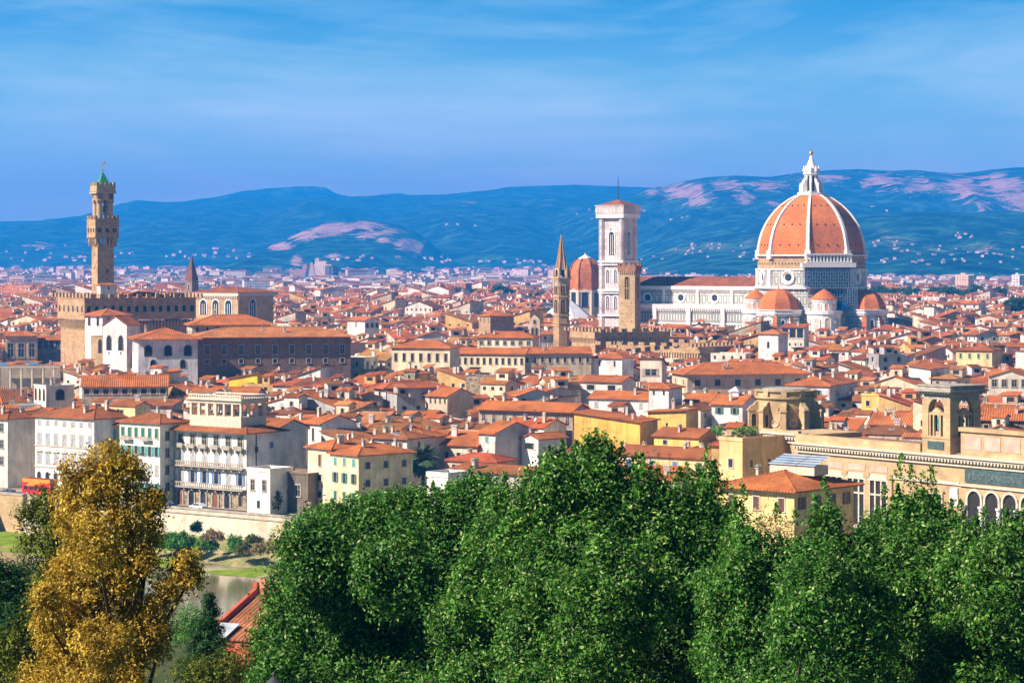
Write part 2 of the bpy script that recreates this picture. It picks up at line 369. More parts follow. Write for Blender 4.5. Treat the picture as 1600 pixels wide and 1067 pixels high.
# bridge: deck, parapet, side beam; leaves the frame at the left
br = thing('river_bridge', 'stone river bridge leaving the left edge of the picture', 'bridge', bank(-66, 0)); br.rotation_euler = (0, 0, R(-38))
w = MB(); w.box(-8, 8, -90, -1.4, -.9, .1); w.build('deck', M['asphalt'], br)
for s in (-8.2, 8.0):
    w = MB(); w.box(s, s + .35, -90, -1.4, -1.3, 1.0); w.build('parapet', M['pink'], br)
w = MB(); pts = [(-90 + 88 * k / 12, -1.35 - 3.2 * abs(math.sin(2 * math.pi * k / 12)) ** .0 * (1 - math.sin(math.pi * ((k / 12 * 3) % 1)))) for k in range(13)]
for (y0, z0), (y1, z1) in zip(pts, pts[1:]):
    w.face([(8.1, y0, z0), (8.1, y1, z1), (8.1, y1, -.95), (8.1, y0, -.95)]); w.face([(-8.1, y0, z0), (8.1, y0, z0), (8.1, y1, z1), (-8.1, y1, z1)])
w.build('arch', M['stone'], br)
# river bank below the wall: earth berm, algae mat
def berm(name, mat, t0, t1, prof, nz=.5, step=2.0, seed=0):
    g = MB(); n = int((t1 - t0) / step); rows = []
    for i in range(n + 1):
        t = t0 + i * step; row = []
        for k, (off, z) in enumerate(prof):
            a = fbm(t * .12, off * .12, seed) * nz
            row.append(bank(t, -off - a * 2.0 * (k > 0), z + (a * .5 if 0 < k < len(prof) - 1 else 0)))
        rows.append(row)
    for a, b in zip(rows, rows[1:]):
        for k in range(len(prof) - 1): g.face([a[k], a[k + 1], b[k + 1], b[k]])
    return g.build(name, mat)
structure(berm('river_bank', M['earth'], -30, 70, [(1.7, -4.6), (4, -5.2), (8, -6.0), (13, -7.2), (16.5, -8.1)], 1.0))
M['algae'] = mk_ground('algae_mat', (.10, .17, .008), (.26, .36, .03), .35)
tag(berm('algae', M['algae'], -60, 80, [(1.0, -7.93), (14, -7.90), (24, -7.94), (28, -7.97)], 1.5, 2.0, 3), 'bright green algae mat floating along the far bank', 'algae', kind='stuff')
# south bank and the hillside the viewer stands on
HILL = [(-60, 53.2), (3, 53.2), (6, 51), (12, 47.0), (25, 44.2), (60, 38), (120, 26), (64, 13), (260, 6), (330, 2.5), (378, .5), (392, -1), (402, -8.5)]
def terrain(Y):
    for (a, za), (b, zb) in zip(HILL, HILL[1:]):
        if a <= Y <= b: return za + (zb - za) * (Y - a) / (b - a)
    return 0
g = MB(); xs = [-1400, -600, -300, -200] + list(range(-140, 141, 10)) + [200, 300, 600, 1400]
rows = [[(x, y, z + (fbm(x * .04, y * .04) * .6 if 60 < y < 430 else 0)) for x in xs] for y, z in [(q, terrain(q)) for q in [-60, 3, 6, 12, 25, 40, 60, 80, 100, 120, 150, 180, 200, 230, 260, 300, 330, 355, 378, 392, 402]]]
for a, b in zip(rows, rows[1:]):
    for k in range(len(xs) - 1): g.face([a[k], a[k + 1], b[k + 1], b[k]])
structure(g.build('hillside', M['hillgrass']))
# hills
def mk_hill(name, forest, rock, field, rs=.004, fs=.01):
    t = NT(name); m = t.node('Attribute', attribute_name='Col').outputs['Color']; sp = t.node('SeparateColor', i_0=m)
    base = t.ramp(t.noise(.010, 9, rough=.78), [(.38, tuple(c * .1 for c in forest)), (.50, forest), (.60, tuple(c * 4.0 for c in forest))])
    wp = t.node('Mapping', i_0=t.pos()); wp.inputs['Scale'].default_value = (1, .8, 1.6)
    nb = t.noise(rs, 10, wp.outputs[0], .72, .3)
    k = t.math('ADD', t.math('MULTIPLY', sp.outputs[0], 1.2), t.math('MULTIPLY_ADD', nb, 3.0, -1.85))
    rk = t.mix(1, (*rock, 1), t.ramp(t.noise(.02, 5, rough=.7), [(.3, .55), (.65, 1.15)]), 'MULTIPLY')
    c = t.mix(t.ramp(k, [(.30, 0), (.52, .85)]), base, rk)
    k2 = t.math('ADD', t.math('MULTIPLY', sp.outputs[1], .9), t.math('MULTIPLY_ADD', t.noise(fs, 9, wp.outputs[0], .74), 3.2, -2.1))
    c = t.mix(t.ramp(k2, [(.15, 0), (.45, .8)]), c, (*field, 1))
    return t.fin(c, .95, nb, .6, 30, .05)
M['hill'] = mk_hill('wooded_hill', (.010, .036, .024), (.42, .34, .30), (.16, .20, .15), .011, .014)
M['hill_near'] = mk_hill('near_hill', (.010, .038, .024), (.50, .39, .33), (.14, .24, .13), .016, .02)
def interp(prof, x):
    if x <= prof[0][0]: return prof[0][1]
    for (a, ya), (b, yb) in zip(prof, prof[1:]):
        if x <= b:
            f = (x - a) / (b - a); f = f * f * (3 - 2 * f) * .5 + f * .5
            return ya + (yb - ya) * f
    return prof[-1][1]
GR = {}
def hill(name, D, prof, foot, mat, masks=None, rel=.10, step=5, rows=22, seed=0, jag=1.0):
    g = MB(); xs = np.arange(prof[0][0], prof[-1][0] + 1, step); grid = []
    for px in xs:
        X = PXY(px, D); zr = PZ(interp(prof, px), D); zr += D / F * jag * fbm(X * .0016, seed, 3, 6) * 1.1; zr = max(zr, 2)
        colm = []
        for k in range(rows + 1):
            f = k / rows; Y = D - foot * (1 - f); s = f ** 1.15
            z = zr * s + zr * rel * (fbm(X / (foot * .30), Y / (foot * .40), seed, 6) * 2.0 + 1.2 - 2.6 * abs(fbm(X / (foot * .16), Y / (foot * .7), seed + 9, 4))) * math.sin(math.pi * f)
            colm.append((X, Y, max(z, -2) if k else -5))
        colm.append((X, D + foot * .5, zr * .7))
        grid.append(colm)
    for i in range(len(xs) - 1):
        for k in range(rows + 1):
            a, b, c, d = grid[i][k], grid[i][k + 1], grid[i + 1][k + 1], grid[i + 1][k]
            if masks:
                q = ((a[0] + c[0]) / 2, (a[1] + c[1]) / 2, (a[2] + c[2]) / 2)
                px, py = 800 + q[0] / q[1] * F, HY - (q[2] - CZ) / q[1] * F
                g.col = (masks[0](px, py), masks[1](px, py), 0)
            else: g.col = (0, 0, 0)
            g.face([a, d, c, b])
    o = g.build(name, mat, smooth=True); structure(o); GR[name] = grid; return o
def blobs(px, py, L):
    v = 0
    for x, y, rx, ry, s in L: v = max(v, s * max(0.0, 1.25 - math.hypot((px - x) / rx, (py - y) / ry)))
    return min(v, 1)
none = lambda px, py: 0
hill('distant_mountains', 15600, [(-200, 360), (150, 345), (250, 320), (330, 309), (385, 298), (430, 294), (480, 291), (505, 292), (530, 304), (560, 309), (600, 304), (620, 302), (660, 308), (760, 318), (900, 330)], 1800, M['hill'], None, .05, 6, 10, 11, .8)
hill('back_ridge', 13600, [(-300, 352), (0, 346), (60, 345), (125, 337), (165, 325), (190, 318), (215, 313), (260, 316), (330, 314), (360, 309), (400, 307), (440, 310), (520, 308), (590, 306), (690, 304), (760, 298), (800, 292), (850, 290), (900, 289), (950, 291), (1010, 293), (1120, 300), (1300, 320)], 5200, M['hill'], (lambda x, y: blobs(x, y, [(60, 385, 60, 14, .5), (270, 345, 60, 10, .42), (330, 392, 60, 12, .5), (740, 318, 40, 8, .45), (150, 375, 40, 10, .4)]), lambda x, y: blobs(x, y, [(100, 400, 150, 12, .5), (360, 395, 80, 18, .55)])), .10, 4, 30, 5)
hill('middle_ridge', 11200, [(380, 405), (470, 392), (540, 368), (590, 346), (640, 331), (700, 323), (790, 321), (870, 330), (960, 334), (1060, 340), (1200, 350), (1400, 360)], 3400, M['hill'], (lambda x, y: blobs(x, y, [(690, 355, 40, 8, .35), (740, 335, 60, 6, .4)]), lambda x, y: blobs(x, y, [(720, 352, 60, 5, .3)])), .10, 4, 26, 8)
hill('rocky_massif', 10600, [(860, 345), (930, 322), (985, 306), (1030, 292), (1080, 281), (1110, 276), (1150, 274), (1200, 276), (1250, 270), (1300, 266), (1340, 265), (1390, 267), (1430, 266), (1470, 270), (1510, 270), (1550, 265), (1590, 262), (1640, 261), (1800, 270)], 3600, M['hill'], (lambda x, y: blobs(x, y, [(1010, 298, 35, 12, .75), (1070, 300, 60, 24, .85), (1090, 315, 40, 15, .8), (1140, 290, 50, 18, .75), (1200, 290, 60, 16, .75), (1160, 308, 30, 22, .7), (1290, 280, 80, 14, .7), (1380, 283, 60, 20, .75), (1440, 290, 60, 22, .7), (1500, 292, 60, 30, .8), (1560, 290, 60, 30, .85), (1600, 310, 60, 40, .8), (1540, 320, 30, 14, .6), (1210, 325, 25, 14, .6)]), lambda x, y: blobs(x, y, [(1020, 330, 40, 5, .3), (1380, 330, 40, 6, .35)])), .12, 4, 34, 2)
hill('quarried_hill', 8600, [(385, 408), (412, 398), (435, 383), (455, 369), (485, 357), (520, 346), (555, 343), (585, 344), (615, 350), (645, 360), (668, 374), (682, 392), (700, 404), (730, 410)], 2300, M['hill_near'], (lambda x, y: max(blobs(x, y, [(440, 385, 30, 10, .9), (470, 368, 34, 12, 1), (520, 358, 50, 16, 1), (570, 352, 40, 10, .95), (580, 366, 40, 9, .85), (600, 375, 22, 8, .8), (640, 383, 38, 14, 1), (665, 395, 24, 14, .9), (462, 408, 14, 12, 1.0), (520, 398, 30, 7, .65), (610, 362, 34, 9, .75)]), 0), lambda x, y: blobs(x, y, [(540, 404, 120, 6, .4)])), .08, 3, 26, 4)
hill('villa_hill', 7000, [(940, 416), (985, 408), (1020, 398), (1060, 386), (1100, 374), (1150, 364), (1200, 357), (1260, 349), (1320, 340), (1370, 334), (1410, 331), (1460, 330), (1530, 333), (1600, 331), (1700, 330), (1850, 345)], 2600, M['hill_near'], (lambda x, y: blobs(x, y, [(1390, 372, 30, 8, .55)]), lambda x, y: blobs(x, y, [(1060, 392, 60, 12, .85), (1120, 385, 60, 16, .9), (1170, 380, 40, 18, .8), (1400, 375, 60, 14, .95), (1380, 362, 24, 8, .85), (1450, 388, 90, 12, .8), (1530, 385, 70, 16, .8), (1580, 365, 40, 12, .7), (1360, 395, 40, 8, .7), (1470, 360, 40, 6, .6)])), .09, 4, 30, 6)
# haze: the warm-day air between the viewer and the hills
hz = MB(); hz.box(-8600, 8600, -120, 17000, -11, 545)
hm = bpy.data.materials.new('haze_air'); hm.use_nodes = True; hn = hm.node_tree.nodes; hn.clear()
ho = hn.new('ShaderNodeOutputMaterial'); hv = hn.new('ShaderNodeVolumePrincipled')
hv.inputs['Color'].default_value = (*HAZE_COLOR, 1); hv.inputs['Density'].default_value = HAZE_DENSITY; hv.inputs['Anisotropy'].default_value = 0.0; hv.inputs['Absorption Color'].default_value = (.28, 0, 0, 1)
hm.node_tree.links.new(hv.outputs[0], ho.inputs['Volume'])
tag(hz.build('haze', hm), 'pale blue summer haze over the city and hills', 'haze', kind='stuff')
# ---------------------------------------------------------------- building kit
def arch_pts(w, h, n=8):
    """outline of a round-headed opening, x from -w/2 to w/2, z from 0 to h"""
    r = w / 2
    return [(-r, 0), (r, 0)] + [(r * math.cos(math.pi * k / n), h - r + r * math.sin(math.pi * k / n)) for k in range(n + 1)]
def opening(mb, w, h, arch=False, fr=.18, proud=.10, m_f=0, m_p=1, bars=False):
    """frame with a recessed pane on the plane y=0, facing -y, foot at z=0"""
    if arch:
        o = arch_pts(w + 2 * fr, h + fr); i = arch_pts(w, h); n = len(o)
        mb.face([(x, -.02, z) for x, z in i], m_p)
        for k in range(n):
            j = (k + 1) % n
            mb.face([(o[k][0], -proud, o[k][1]), (o[j][0], -proud, o[j][1]), (i[j][0], -proud, i[j][1]), (i[k][0], -proud, i[k][1])], m_f)
            mb.face([(o[k][0], 0, o[k][1]), (o[j][0], 0, o[j][1]), (o[j][0], -proud, o[j][1]), (o[k][0], -proud, o[k][1])], m_f)
            mb.face([(i[k][0], -proud, i[k][1]), (i[j][0], -proud, i[j][1]), (i[j][0], -.02, i[j][1]), (i[k][0], -.02, i[k][1])], m_f)
    else:
        mb.face([(-w / 2, -.02, 0), (w / 2, -.02, 0), (w / 2, -.02, h), (-w / 2, -.02, h)], m_p)
        mb.box(-w / 2 - fr, -w / 2, -proud, 0, -.02, h, m_f); mb.box(w / 2, w / 2 + fr, -proud, 0, -.02, h, m_f)
        mb.box(-w / 2 - fr, w / 2 + fr, -proud - .03, 0, h, h + fr, m_f); mb.box(-w / 2 - fr - .08, w / 2 + fr + .08, -proud - .10, 0, -fr, -.02, m_f)
        if bars: mb.box(-.05, .05, -.07, -.02, 0, h, m_f); mb.box(-w / 2, w / 2, -.07, -.021, h * .6, h * .6 + .08, m_f)
WM = {}
def win_mesh(kind):
    """unit windows, shared by all the houses: 1.1 m wide, 1.8 m high, foot at z=0"""
    if kind in WM: return WM[kind]
    b = MB(); mats = [M['trim'], M['glass']]
    if kind == 'dark': opening(b, 1.1, 1.7, bars=False)
    elif kind == 'plain': opening(b, 1.1, 1.7, fr=.08, proud=.05)
    elif kind == 'stone': opening(b, 1.1, 1.8, fr=.25, bars=True); mats = [M['stone'], M['glass']]
    elif kind == 'arch': opening(b, 1.1, 1.8, True); mats = [M['trim'], M['glass']]
    elif kind == 'archd': opening(b, 1.1, 1.8, True, fr=.12); mats = [M['stone'], M['dark']]
    elif kind == 'narrow': opening(b, .6, 1.8, fr=.1); mats = [M['stone'], M['dark']]
    elif kind.startswith('shut_'):                 # closed louvred shutters
        opening(b, 1.1, 1.8, fr=.14); mats = [M['trim'], M['dark'], M[kind[5:] + '_sh']]
        for s in (-1, 1):
            x0, x1 = (-.54, -.015) if s < 0 else (.015, .54); b.box(x0, x1, -.09, -.025, .03, 1.77, 2)
            for k in range(5): b.box(x0 + .08, x1 - .08, -.115, -.09, .15 + k * .32, .15 + k * .32 + .2, 2)
    elif kind.startswith('open_'):                 # shutters folded back on the wall
        opening(b, 1.0, 1.8, fr=.06); mats = [M['trim'], M['glass'], M[kind[5:] + '_sh']]
        for s in (-1, 1):
            x0 = s * .58; b.box(min(x0, x0 + s * .5), max(x0, x0 + s * .5), -.11, -.04, .02, 1.78, 2)
    WM[kind] = b.mesh('window', mats); return WM[kind]
def put_window(parent, kind, x, y, z, face, sx=1.0, sz=1.0, name='window'):
    o = link(name, win_mesh(kind), parent); o.location = (x, y, z); o.rotation_euler = (0, 0, {'f': 0, 'r': R(90), 'l': R(-90), 'b': R(180)}[face]); o.scale = (sx, 1, sz)
    return o
def roof_mesh(kind, w, d, H, o=.7, p=.33, ridge=None, b=None):
    """solid clay roof over a w x d box whose walls end at H; returns the ridge height too"""
    b = b or MB(); x0, x1, y0, y1 = -w / 2 - o, w / 2 + o, -d / 2 - o, d / 2 + o; t = .22
    ze = H - o * p * .5
    E = [(x0, y0, ze), (x1, y0, ze), (x1, y1, ze), (x0, y1, ze)]; E2 = [(x, y, z + t) for x, y, z in E]
    if kind in ('hip', 'pyr'):
        L = min(w, d) / 2 + o; zr = ze + t + L * p
        if w >= d: A, B = (x0 + L, 0, zr), (x1 - L, 0, zr); r = [[E2[0], E2[1], B, A], [E2[2], E2[3], A, B], [E2[1], E2[2], B], [E2[3], E2[0], A]]
        else: A, B = (0, y0 + L, zr), (0, y1 - L, zr); r = [[E2[0], E2[1], A], [E2[1], E2[2], B, A], [E2[2], E2[3], B], [E2[3], E2[0], A, B]]
        for f in r: b.face(f)
        b.frustum(E, E2, 0, False, True)
        if w > d * 1.05 or d > w * 1.05: b.tube(A, B, .16, .16, 6, 0)
        for c_, q in ((E2[0], A), (E2[3], A), (E2[1], B if w >= d else A), (E2[2], B)): b.tube(c_, q, .13, .13, 5, 0, False)
        return b, zr
    if kind in ('gx', 'gy'):                        # gx: ridge along x
        hw = (d if kind == 'gx' else w) / 2; zr = H + hw * p; n = H - o * p; ol = min(o, .45); ln = (w if kind == 'gx' else d) / 2 + ol
        pr = [(-hw - o, n), (0, zr), (hw + o, n), (hw + o, n + t), (0, zr + t * 1.05), (-hw - o, n + t)]
        P = lambda a, u, z: (a, u, z) if kind == 'gx' else (-u, a, z)
        for i in range(6):
            j = (i + 1) % 6; b.face([P(-ln, *pr[i]), P(ln, *pr[i]), P(ln, *pr[j]), P(-ln, *pr[j])])
        for s in (-ln, ln):
            b.face([P(s, *pr[k]) for k in (0, 1, 4, 5)]); b.face([P(s, *pr[k]) for k in (1, 2, 3, 4)])
        b.tube(P(-ln, 0, zr + t), P(ln, 0, zr + t), .15, .15, 6, 0)
        return b, zr + t
    if kind in ('sf', 'sb', 'sl', 'sr'):            # single slope, falling to the front, back, left or right
        rise = {'sf': d, 'sb': d, 'sl': w, 'sr': w}[kind] * p
        zz = {'sf': (0, 0, 1, 1), 'sb': (1, 1, 0, 0), 'sl': (0, 1, 1, 0), 'sr': (1, 0, 0, 1)}[kind]
        A = [(x, y, ze + rise * k) for (x, y, z), k in zip(E, zz)]; B = [(x, y, z + t) for x, y, z in A]
        b.frustum(A, B); return b, ze + rise + t
    return b, H
def wall_mesh(kind, w, d, H, p=.33, base=-1.0, b=None, m=0):
    b = b or MB(); x0, x1, y0, y1 = -w / 2, w / 2, -d / 2, d / 2
    zz = {'sf': (0, 0, 1, 1), 'sb': (1, 1, 0, 0), 'sl': (0, 1, 1, 0), 'sr': (1, 0, 0, 1)}.get(kind, (0, 0, 0, 0)); rise = (d if kind in ('sf', 'sb') else w) * p
    top = [H + .04 + k * rise for k in zz]; c = [(x0, y0), (x1, y0), (x1, y1), (x0, y1)]
    for i in range(4):
        j = (i + 1) % 4; b.face([(*c[i], base), (*c[j], base), (*c[j], top[j]), (*c[i], top[i])], m)
    if kind == 'gx':
        for x in (x0, x1): b.face([(x, y0, H + .04), (x, y1, H + .04), (x, 0, H + d / 2 * p + .05)], m)
    if kind == 'gy':
        for y in (y0, y1): b.face([(x0, y, H + .04), (x1, y, H + .04), (0, y, H + w / 2 * p + .05)], m)
    return b
def chimney_mesh():
    if 'chim' in WM: return WM['chim']
    b = MB(); b.box(-.32, .32, -.32, .32, -1.6, 1.1, 0); b.box(-.42, .42, -.42, .42, 1.1, 1.22, 0)
    for s in (-.25, .25): b.box(s - .06, s + .06, -.3, .3, 1.22, 1.5, 0)
    b.frustum([(-.45, -.45, 1.5), (.45, -.45, 1.5), (.45, .45, 1.5), (-.45, .45, 1.5)], [(-.05, -.4, 1.8), (.05, -.4, 1.8), (.05, .4, 1.8), (-.05, .4, 1.8)], 1)
    WM['chim'] = b.mesh('chimney', [M['wall'], M['roof']]); return WM['chim']
def antenna_mesh():
    if 'ant' in WM: return WM['ant']
    b = MB(); b.tube((0, 0, -1), (0, 0, 3.4), .045, .035, 5)
    for z, l in ((3.2, .9), (2.9, .7), (2.5, 1.0)):
        b.tube((-l, 0, z), (l, 0, z), .03, .03, 4)
        for k in range(5): x = -l + 2 * l * k / 4; b.tube((x, -.35, z), (x, .35, z), .022, .022, 4)
    WM['ant'] = b.mesh('antenna', M['iron']); return WM['ant']
def dish_mesh():
    if 'dish' in WM: return WM['dish']
    b = MB(); b.lathe([(.02, 0), (.28, .03), (.45, .10), (.55, .17), (.55, .20), (.43, .14), (.02, .05)], 12); b2 = MB(); b2.merge(b, Matrix.Translation((0, -.2, 1.1)) @ Matrix.Rotation(R(65), 4, 'X'))
    b2.tube((0, 0, -.8), (0, -.1, 1.1), .05, .05, 5); WM['dish'] = b2.mesh('satellite_dish', M['white']); return WM['dish']
def skylight_mesh():
    if 'sky' in WM: return WM['sky']
    b = MB(); b.box(-.65, .65, -.5, .5, -.1, .12, 0); b.face([(-.52, -.38, .125), (.52, -.38, .125), (.52, .38, .125), (-.52, .38, .125)], 1)
    WM['sky'] = b.mesh('skylight', [M['metalroof'], M['glass']]); return WM['sky']
PROT, HANDS, FOOT = [], [], []          # protected screen rectangles, hand-built houses, footprints
def foot(cx, cy, w, d, th): FOOT.append((cx, cy, w, d, th))
def roof_z(kind, w, d, H, p, x, y, o=.7):
    if kind in ('hip', 'pyr'): return H + .1 + p * min(w / 2 + o - abs(x), d / 2 + o - abs(y))
    if kind == 'gx': return H + .2 + p * (d / 2 - abs(y))
    if kind == 'gy': return H + .2 + p * (w / 2 - abs(x))
    if kind == 'sf': return H + .2 + p * (y + d / 2)
    if kind == 'sb': return H + .2 + p * (d / 2 - y)
    if kind == 'sl': return H + .2 + p * (x + w / 2)
    if kind == 'sr': return H + .2 + p * (w / 2 - x)
    return H + .1
def house(label, cx, cy, th, w, d, H, roof='hip', wall=(.75, .66, .5), rc=(.46, .15, .055), p=.33, o=.7, wins=(), chim=1, ant=0, dish=0, group=None, name='house', cat='house', wmat=None, seed=0, room=None, parapet=None, gs=.45):
    """wins: (face, rows, cols, kind, top offset, sx, sz, row pitch)"""
    r = random.Random(seed * 31 + int(cx * 7 + cy * 13))
    t = thing(name, label, cat, (cx, cy, 0), R(th), group); foot(cx, cy, w, d, th)
    wb = wall_mesh(roof, w, d, H, p)
    wo = wb.build('wall', wmat or M['wall'], t, wall)
    if roof == 'flat':
        pb = MB(); ph = parapet if parapet is not None else .7
        pb.box(-w / 2 + .01, w / 2 - .01, -d / 2 + .01, d / 2 - .01, H - .3, H - .02); ro = pb.build('roof', M['roof'], t, rc)
        pb = MB()
        for a in ((-w / 2 - .15, w / 2 + .15, -d / 2 - .15, -d / 2 + .25), (-w / 2 - .15, w / 2 + .15, d / 2 - .25, d / 2 + .15), (-w / 2 - .15, -w / 2 + .25, -d / 2 + .25, d / 2 - .25), (w / 2 - .25, w / 2 + .15, -d / 2 + .25, d / 2 - .25)): pb.box(*a, H, H + ph)
        pb.build('parapet', wmat or M['wall'], t, wall)
    else:
        rb, zr = roof_mesh(roof, w, d, H, o, p)
        ro = rb.build('roof', M['roof'], t, rc)
    for (face, rows, cols, kind, top, sx, sz, pitch) in wins:
        L = w if face in 'fb' else d
        for i in range(rows):
            z = H - top - 1.75 * sz - i * pitch
            if z < .3: break
            for k in range(cols):
                u = (k + .5) / cols * L - L / 2
                if face == 'f': q = (u, -d / 2, z)
                elif face == 'r': q = (w / 2, u, z)
                elif face == 'l': q = (-w / 2, -u, z)
                else: q = (-u, d / 2, z)
                if group:                              # lived-in fronts: some shutters open, some closed, a few openings walled up
                    if r.random() < .07: continue
                    kd = kind
                    if kind[:5] in ('open_', 'shut_') and r.random() < .4: kd = ('shut_' if kind[0] == 'o' else 'open_') + kind[5:]
                    elif kind in ('dark', 'plain') and r.random() < .25: kd = 'plain' if kind == 'dark' else 'dark'
                    put_window(t, kd, *q, face, sx * r.choice((1, 1, 1, .75)), sz)
                else: put_window(t, kind, *q, face, sx, sz)
    if group and roof in ('hip', 'gx', 'sf') and r.random() < .45:
        for k in range(r.choice((1, 1, 2))):
            x, y = r.uniform(-.25, .25) * w, -d * r.uniform(.2, .32); c = link('skylight', skylight_mesh(), ro); c.location = (x, y, roof_z(roof, w, d, H, p, x, y, o) + .08); c.rotation_euler = (math.atan(p), 0, 0)
    for k in range(chim):
        x, y = r.uniform(-.36, .36) * w, r.uniform(-.36, .36) * d; z = roof_z(roof, w, d, H, p, x, y, o)
        c = link('chimney', chimney_mesh(), ro, [v * r.uniform(.9, 1.1) for v in (.66, .58, .48)]); c.location = (x, y, z); s = r.uniform(.75, 1.25); c.scale = (s, s * r.choice((1, 1, 1.9)), s * r.uniform(.8, 1.3))
        c.rotation_euler = (0, 0, r.choice((0, R(90))))
    for k in range(ant):
        x, y = r.uniform(-.3, .3) * w, r.uniform(-.3, .3) * d; c = link('antenna', antenna_mesh(), ro); c.location = (x, y, roof_z(roof, w, d, H, p, x, y, o)); c.rotation_euler = (0, 0, r.uniform(0, 3))
    for k in range(dish):
        x, y = r.uniform(-.35, .35) * w, r.uniform(-.4, 0) * d; c = link('satellite_dish', dish_mesh(), ro); c.location = (x, y, roof_z(roof, w, d, H, p, x, y, o)); c.rotation_euler = (0, 0, r.uniform(-.8, .3))
    if room:                                          # a small room or stair head standing on the roof
        rw, rd, rh, rx, ry = room; z = roof_z(roof, w, d, H, p, rx, ry, o)
        b = wall_mesh('gx', rw, rd, rh, .3, -1.5); rr = b.build('roof_room', wmat or M['wall'], t, [min(1, c * 1.04) for c in wall], (rx, ry, z))
        b, _ = roof_mesh('gx', rw, rd, rh, .35, .3); b.build('roof', M['roof'], rr, rc)
        put_window(rr, 'dark', 0, -rd / 2, .4, 'f', .9, .75)
    return t
def placed(xl, xc, xr, ye, Z, th, dmin=9):
    """footprint centre, size and depth from the three upright edges one sees, the eave row and the eave height"""
    Y = (CZ - Z) * F / (ye - HY); P = Vector((PXY(xc, Y), Y)); a = R(th)
    ux, uy = Vector((math.cos(a), math.sin(a))), Vector((-math.sin(a), math.cos(a)))
    def reach(k_px, u):
        k = (k_px - 800) / F; den = u.x - k * u.y
        return abs((k * P.y - P.x) / den) if abs(den) > 1e-6 else 0
    if th < 0: w = reach(xl, -ux); d = reach(xr, uy) if xr > xc else 0; d = max(d, dmin); c = P - ux * w / 2 + uy * d / 2
    else: w = reach(xr, ux); d = reach(xl, uy) if xl < xc else 0; d = max(d, dmin); c = P + ux * w / 2 + uy * d / 2
    return c.x, c.y, w, d, Y
def H_(label, xl, xc, xr, ye, Z, th, roof='hip', wall='cream', rc='org', wins=(), vis=30, dmin=9, lm=None, dmax=40, **kw):
    cx, cy, w, d, Y = placed(xl, xc, xr, ye, Z, th, dmin); d = min(d, dmax)
    a = R(th); ux, uy = Vector((math.cos(a), math.sin(a))), Vector((-math.sin(a), math.cos(a)))
    P = Vector((PXY(xc, Y), Y)); c = (P - ux * w / 2 if th < 0 else P + ux * w / 2) + uy * d / 2
    kw.setdefault('seed', int(xl))
    t = house(label, c.x, c.y, th, w, d, Z, roof, WC[wall] if isinstance(wall, str) else wall, RC[rc] if isinstance(rc, str) else rc, wins=wins, **kw)
    PROT.append((xl - 4, xr + 4, ye - 14, ye + vis, Y - 5)); HANDS.append((lm, (xl + xr) / 2, ye))
    return t, w, d
WC = dict(cream=(.80, .68, .46), white=(.82, .79, .71), offwhite=(.76, .70, .60), yellow=(.80, .50, .13), ochre=(.66, .42, .16), beige=(.58, .50, .38), grey=(.46, .44, .41), pink=(.72, .54, .42), stone=(.42, .34, .23), brown=(.36, .26, .17), pale=(.80, .74, .60), lilac=(.68, .65, .66))
RC = dict(org=(.64, .195, .048), red=(.55, .140, .036), brn=(.44, .140, .042), pal=(.70, .270, .085), dk=(.30, .100, .038), flat=(.44, .28, .17))
# ---------------------------------------------------------------- the great church: nave, dome, apses, lantern
DY = 1340.0; DX = PXY(1267.5, DY); K = DY / F
duomo = thing('cathedral', 'huge marble cathedral with a ribbed brick dome and white lantern', 'cathedral', (DX, DY, 0))
foot(DX, DY, 84, 84, 0); PROT.append((1000, 1390, 230, 512, DY - 45)); HANDS.append(('the big ribbed brick dome', 1267, 440))
def dz(py): return PZ(py, DY)
VA = [-10.4 + 45 * k for k in range(8)]
def oct_pts(r, z, off=0): return [(r * math.sin(R(a + off)), -r * math.cos(R(a + off)), z) for a in VA]
RB = 84 * K
def dome_r(h): return math.sqrt(max((103 * K) ** 2 - h * h, 0)) - 20 * K
z0 = dz(399); hs = [94 * K * k / 16 for k in range(17)]
b = MB()
for h0, h1 in zip(hs, hs[1:]): b.frustum(oct_pts(dome_r(h0), z0 + h0), oct_pts(dome_r(h1), z0 + h1), 0, False, False)
b.face(oct_pts(dome_r(hs[-1]), z0 + hs[-1]))
cosf = math.cos(R(22.5))
for k in range(8):                                  # small round openings, three rows of three on each side
    am = R(VA[k] + 22.5); u = Vector((math.sin(am), -math.cos(am), 0)); v = Vector((math.cos(am), math.sin(am), 0))
    for py, sp in ((383, .50), (351.5, .50), (322, .55)):
        h = (399 - py) * K; r = dome_r(h) * cosf; sl = dome_r(h) * math.tan(R(22.5)) * cosf
        for s in (-1, 0, 1):
            c = u * (r + .05) + v * sl * sp * s + Vector((0, 0, z0 + h)); b.tube(c - u * .5, c + u * .35, .38, .38, 8, 1)
dome = b.build('dome', [M['dome'], M['dark']], duomo)
for a in VA:                                        # eight white marble ribs
    b = MB(); u = Vector((math.sin(R(a)), -math.cos(R(a)), 0)); v = Vector((math.cos(R(a)), math.sin(R(a)), 0)); prev = None
    for h in hs:
        r = dome_r(h); wd = 1.05 - .35 * h / hs[-1]; q = [u * (r - .8) - v * wd, u * (r + .75) - v * wd * .85, u * (r + .75) + v * wd * .85, u * (r - .8) + v * wd]
        q = [p + Vector((0, 0, z0 + h)) for p in q]
        if prev: b.frustum(prev, q, 0, False, False)
        prev = q
    b.build('rib', M['marble_w'], dome); b = MB()
    base = [u * (RB - 1) - v * 1.5, u * (RB + 1.1) - v * 1.5, u * (RB + 1.1) + v * 1.5, u * (RB - 1) + v * 1.5]
    b.frustum([p + Vector((0, 0, z0 - 2.0)) for p in base], [p + Vector((0, 0, z0 + 2.6)) for p in base])
    b.build('rib_foot', M['marble_w'], dome)
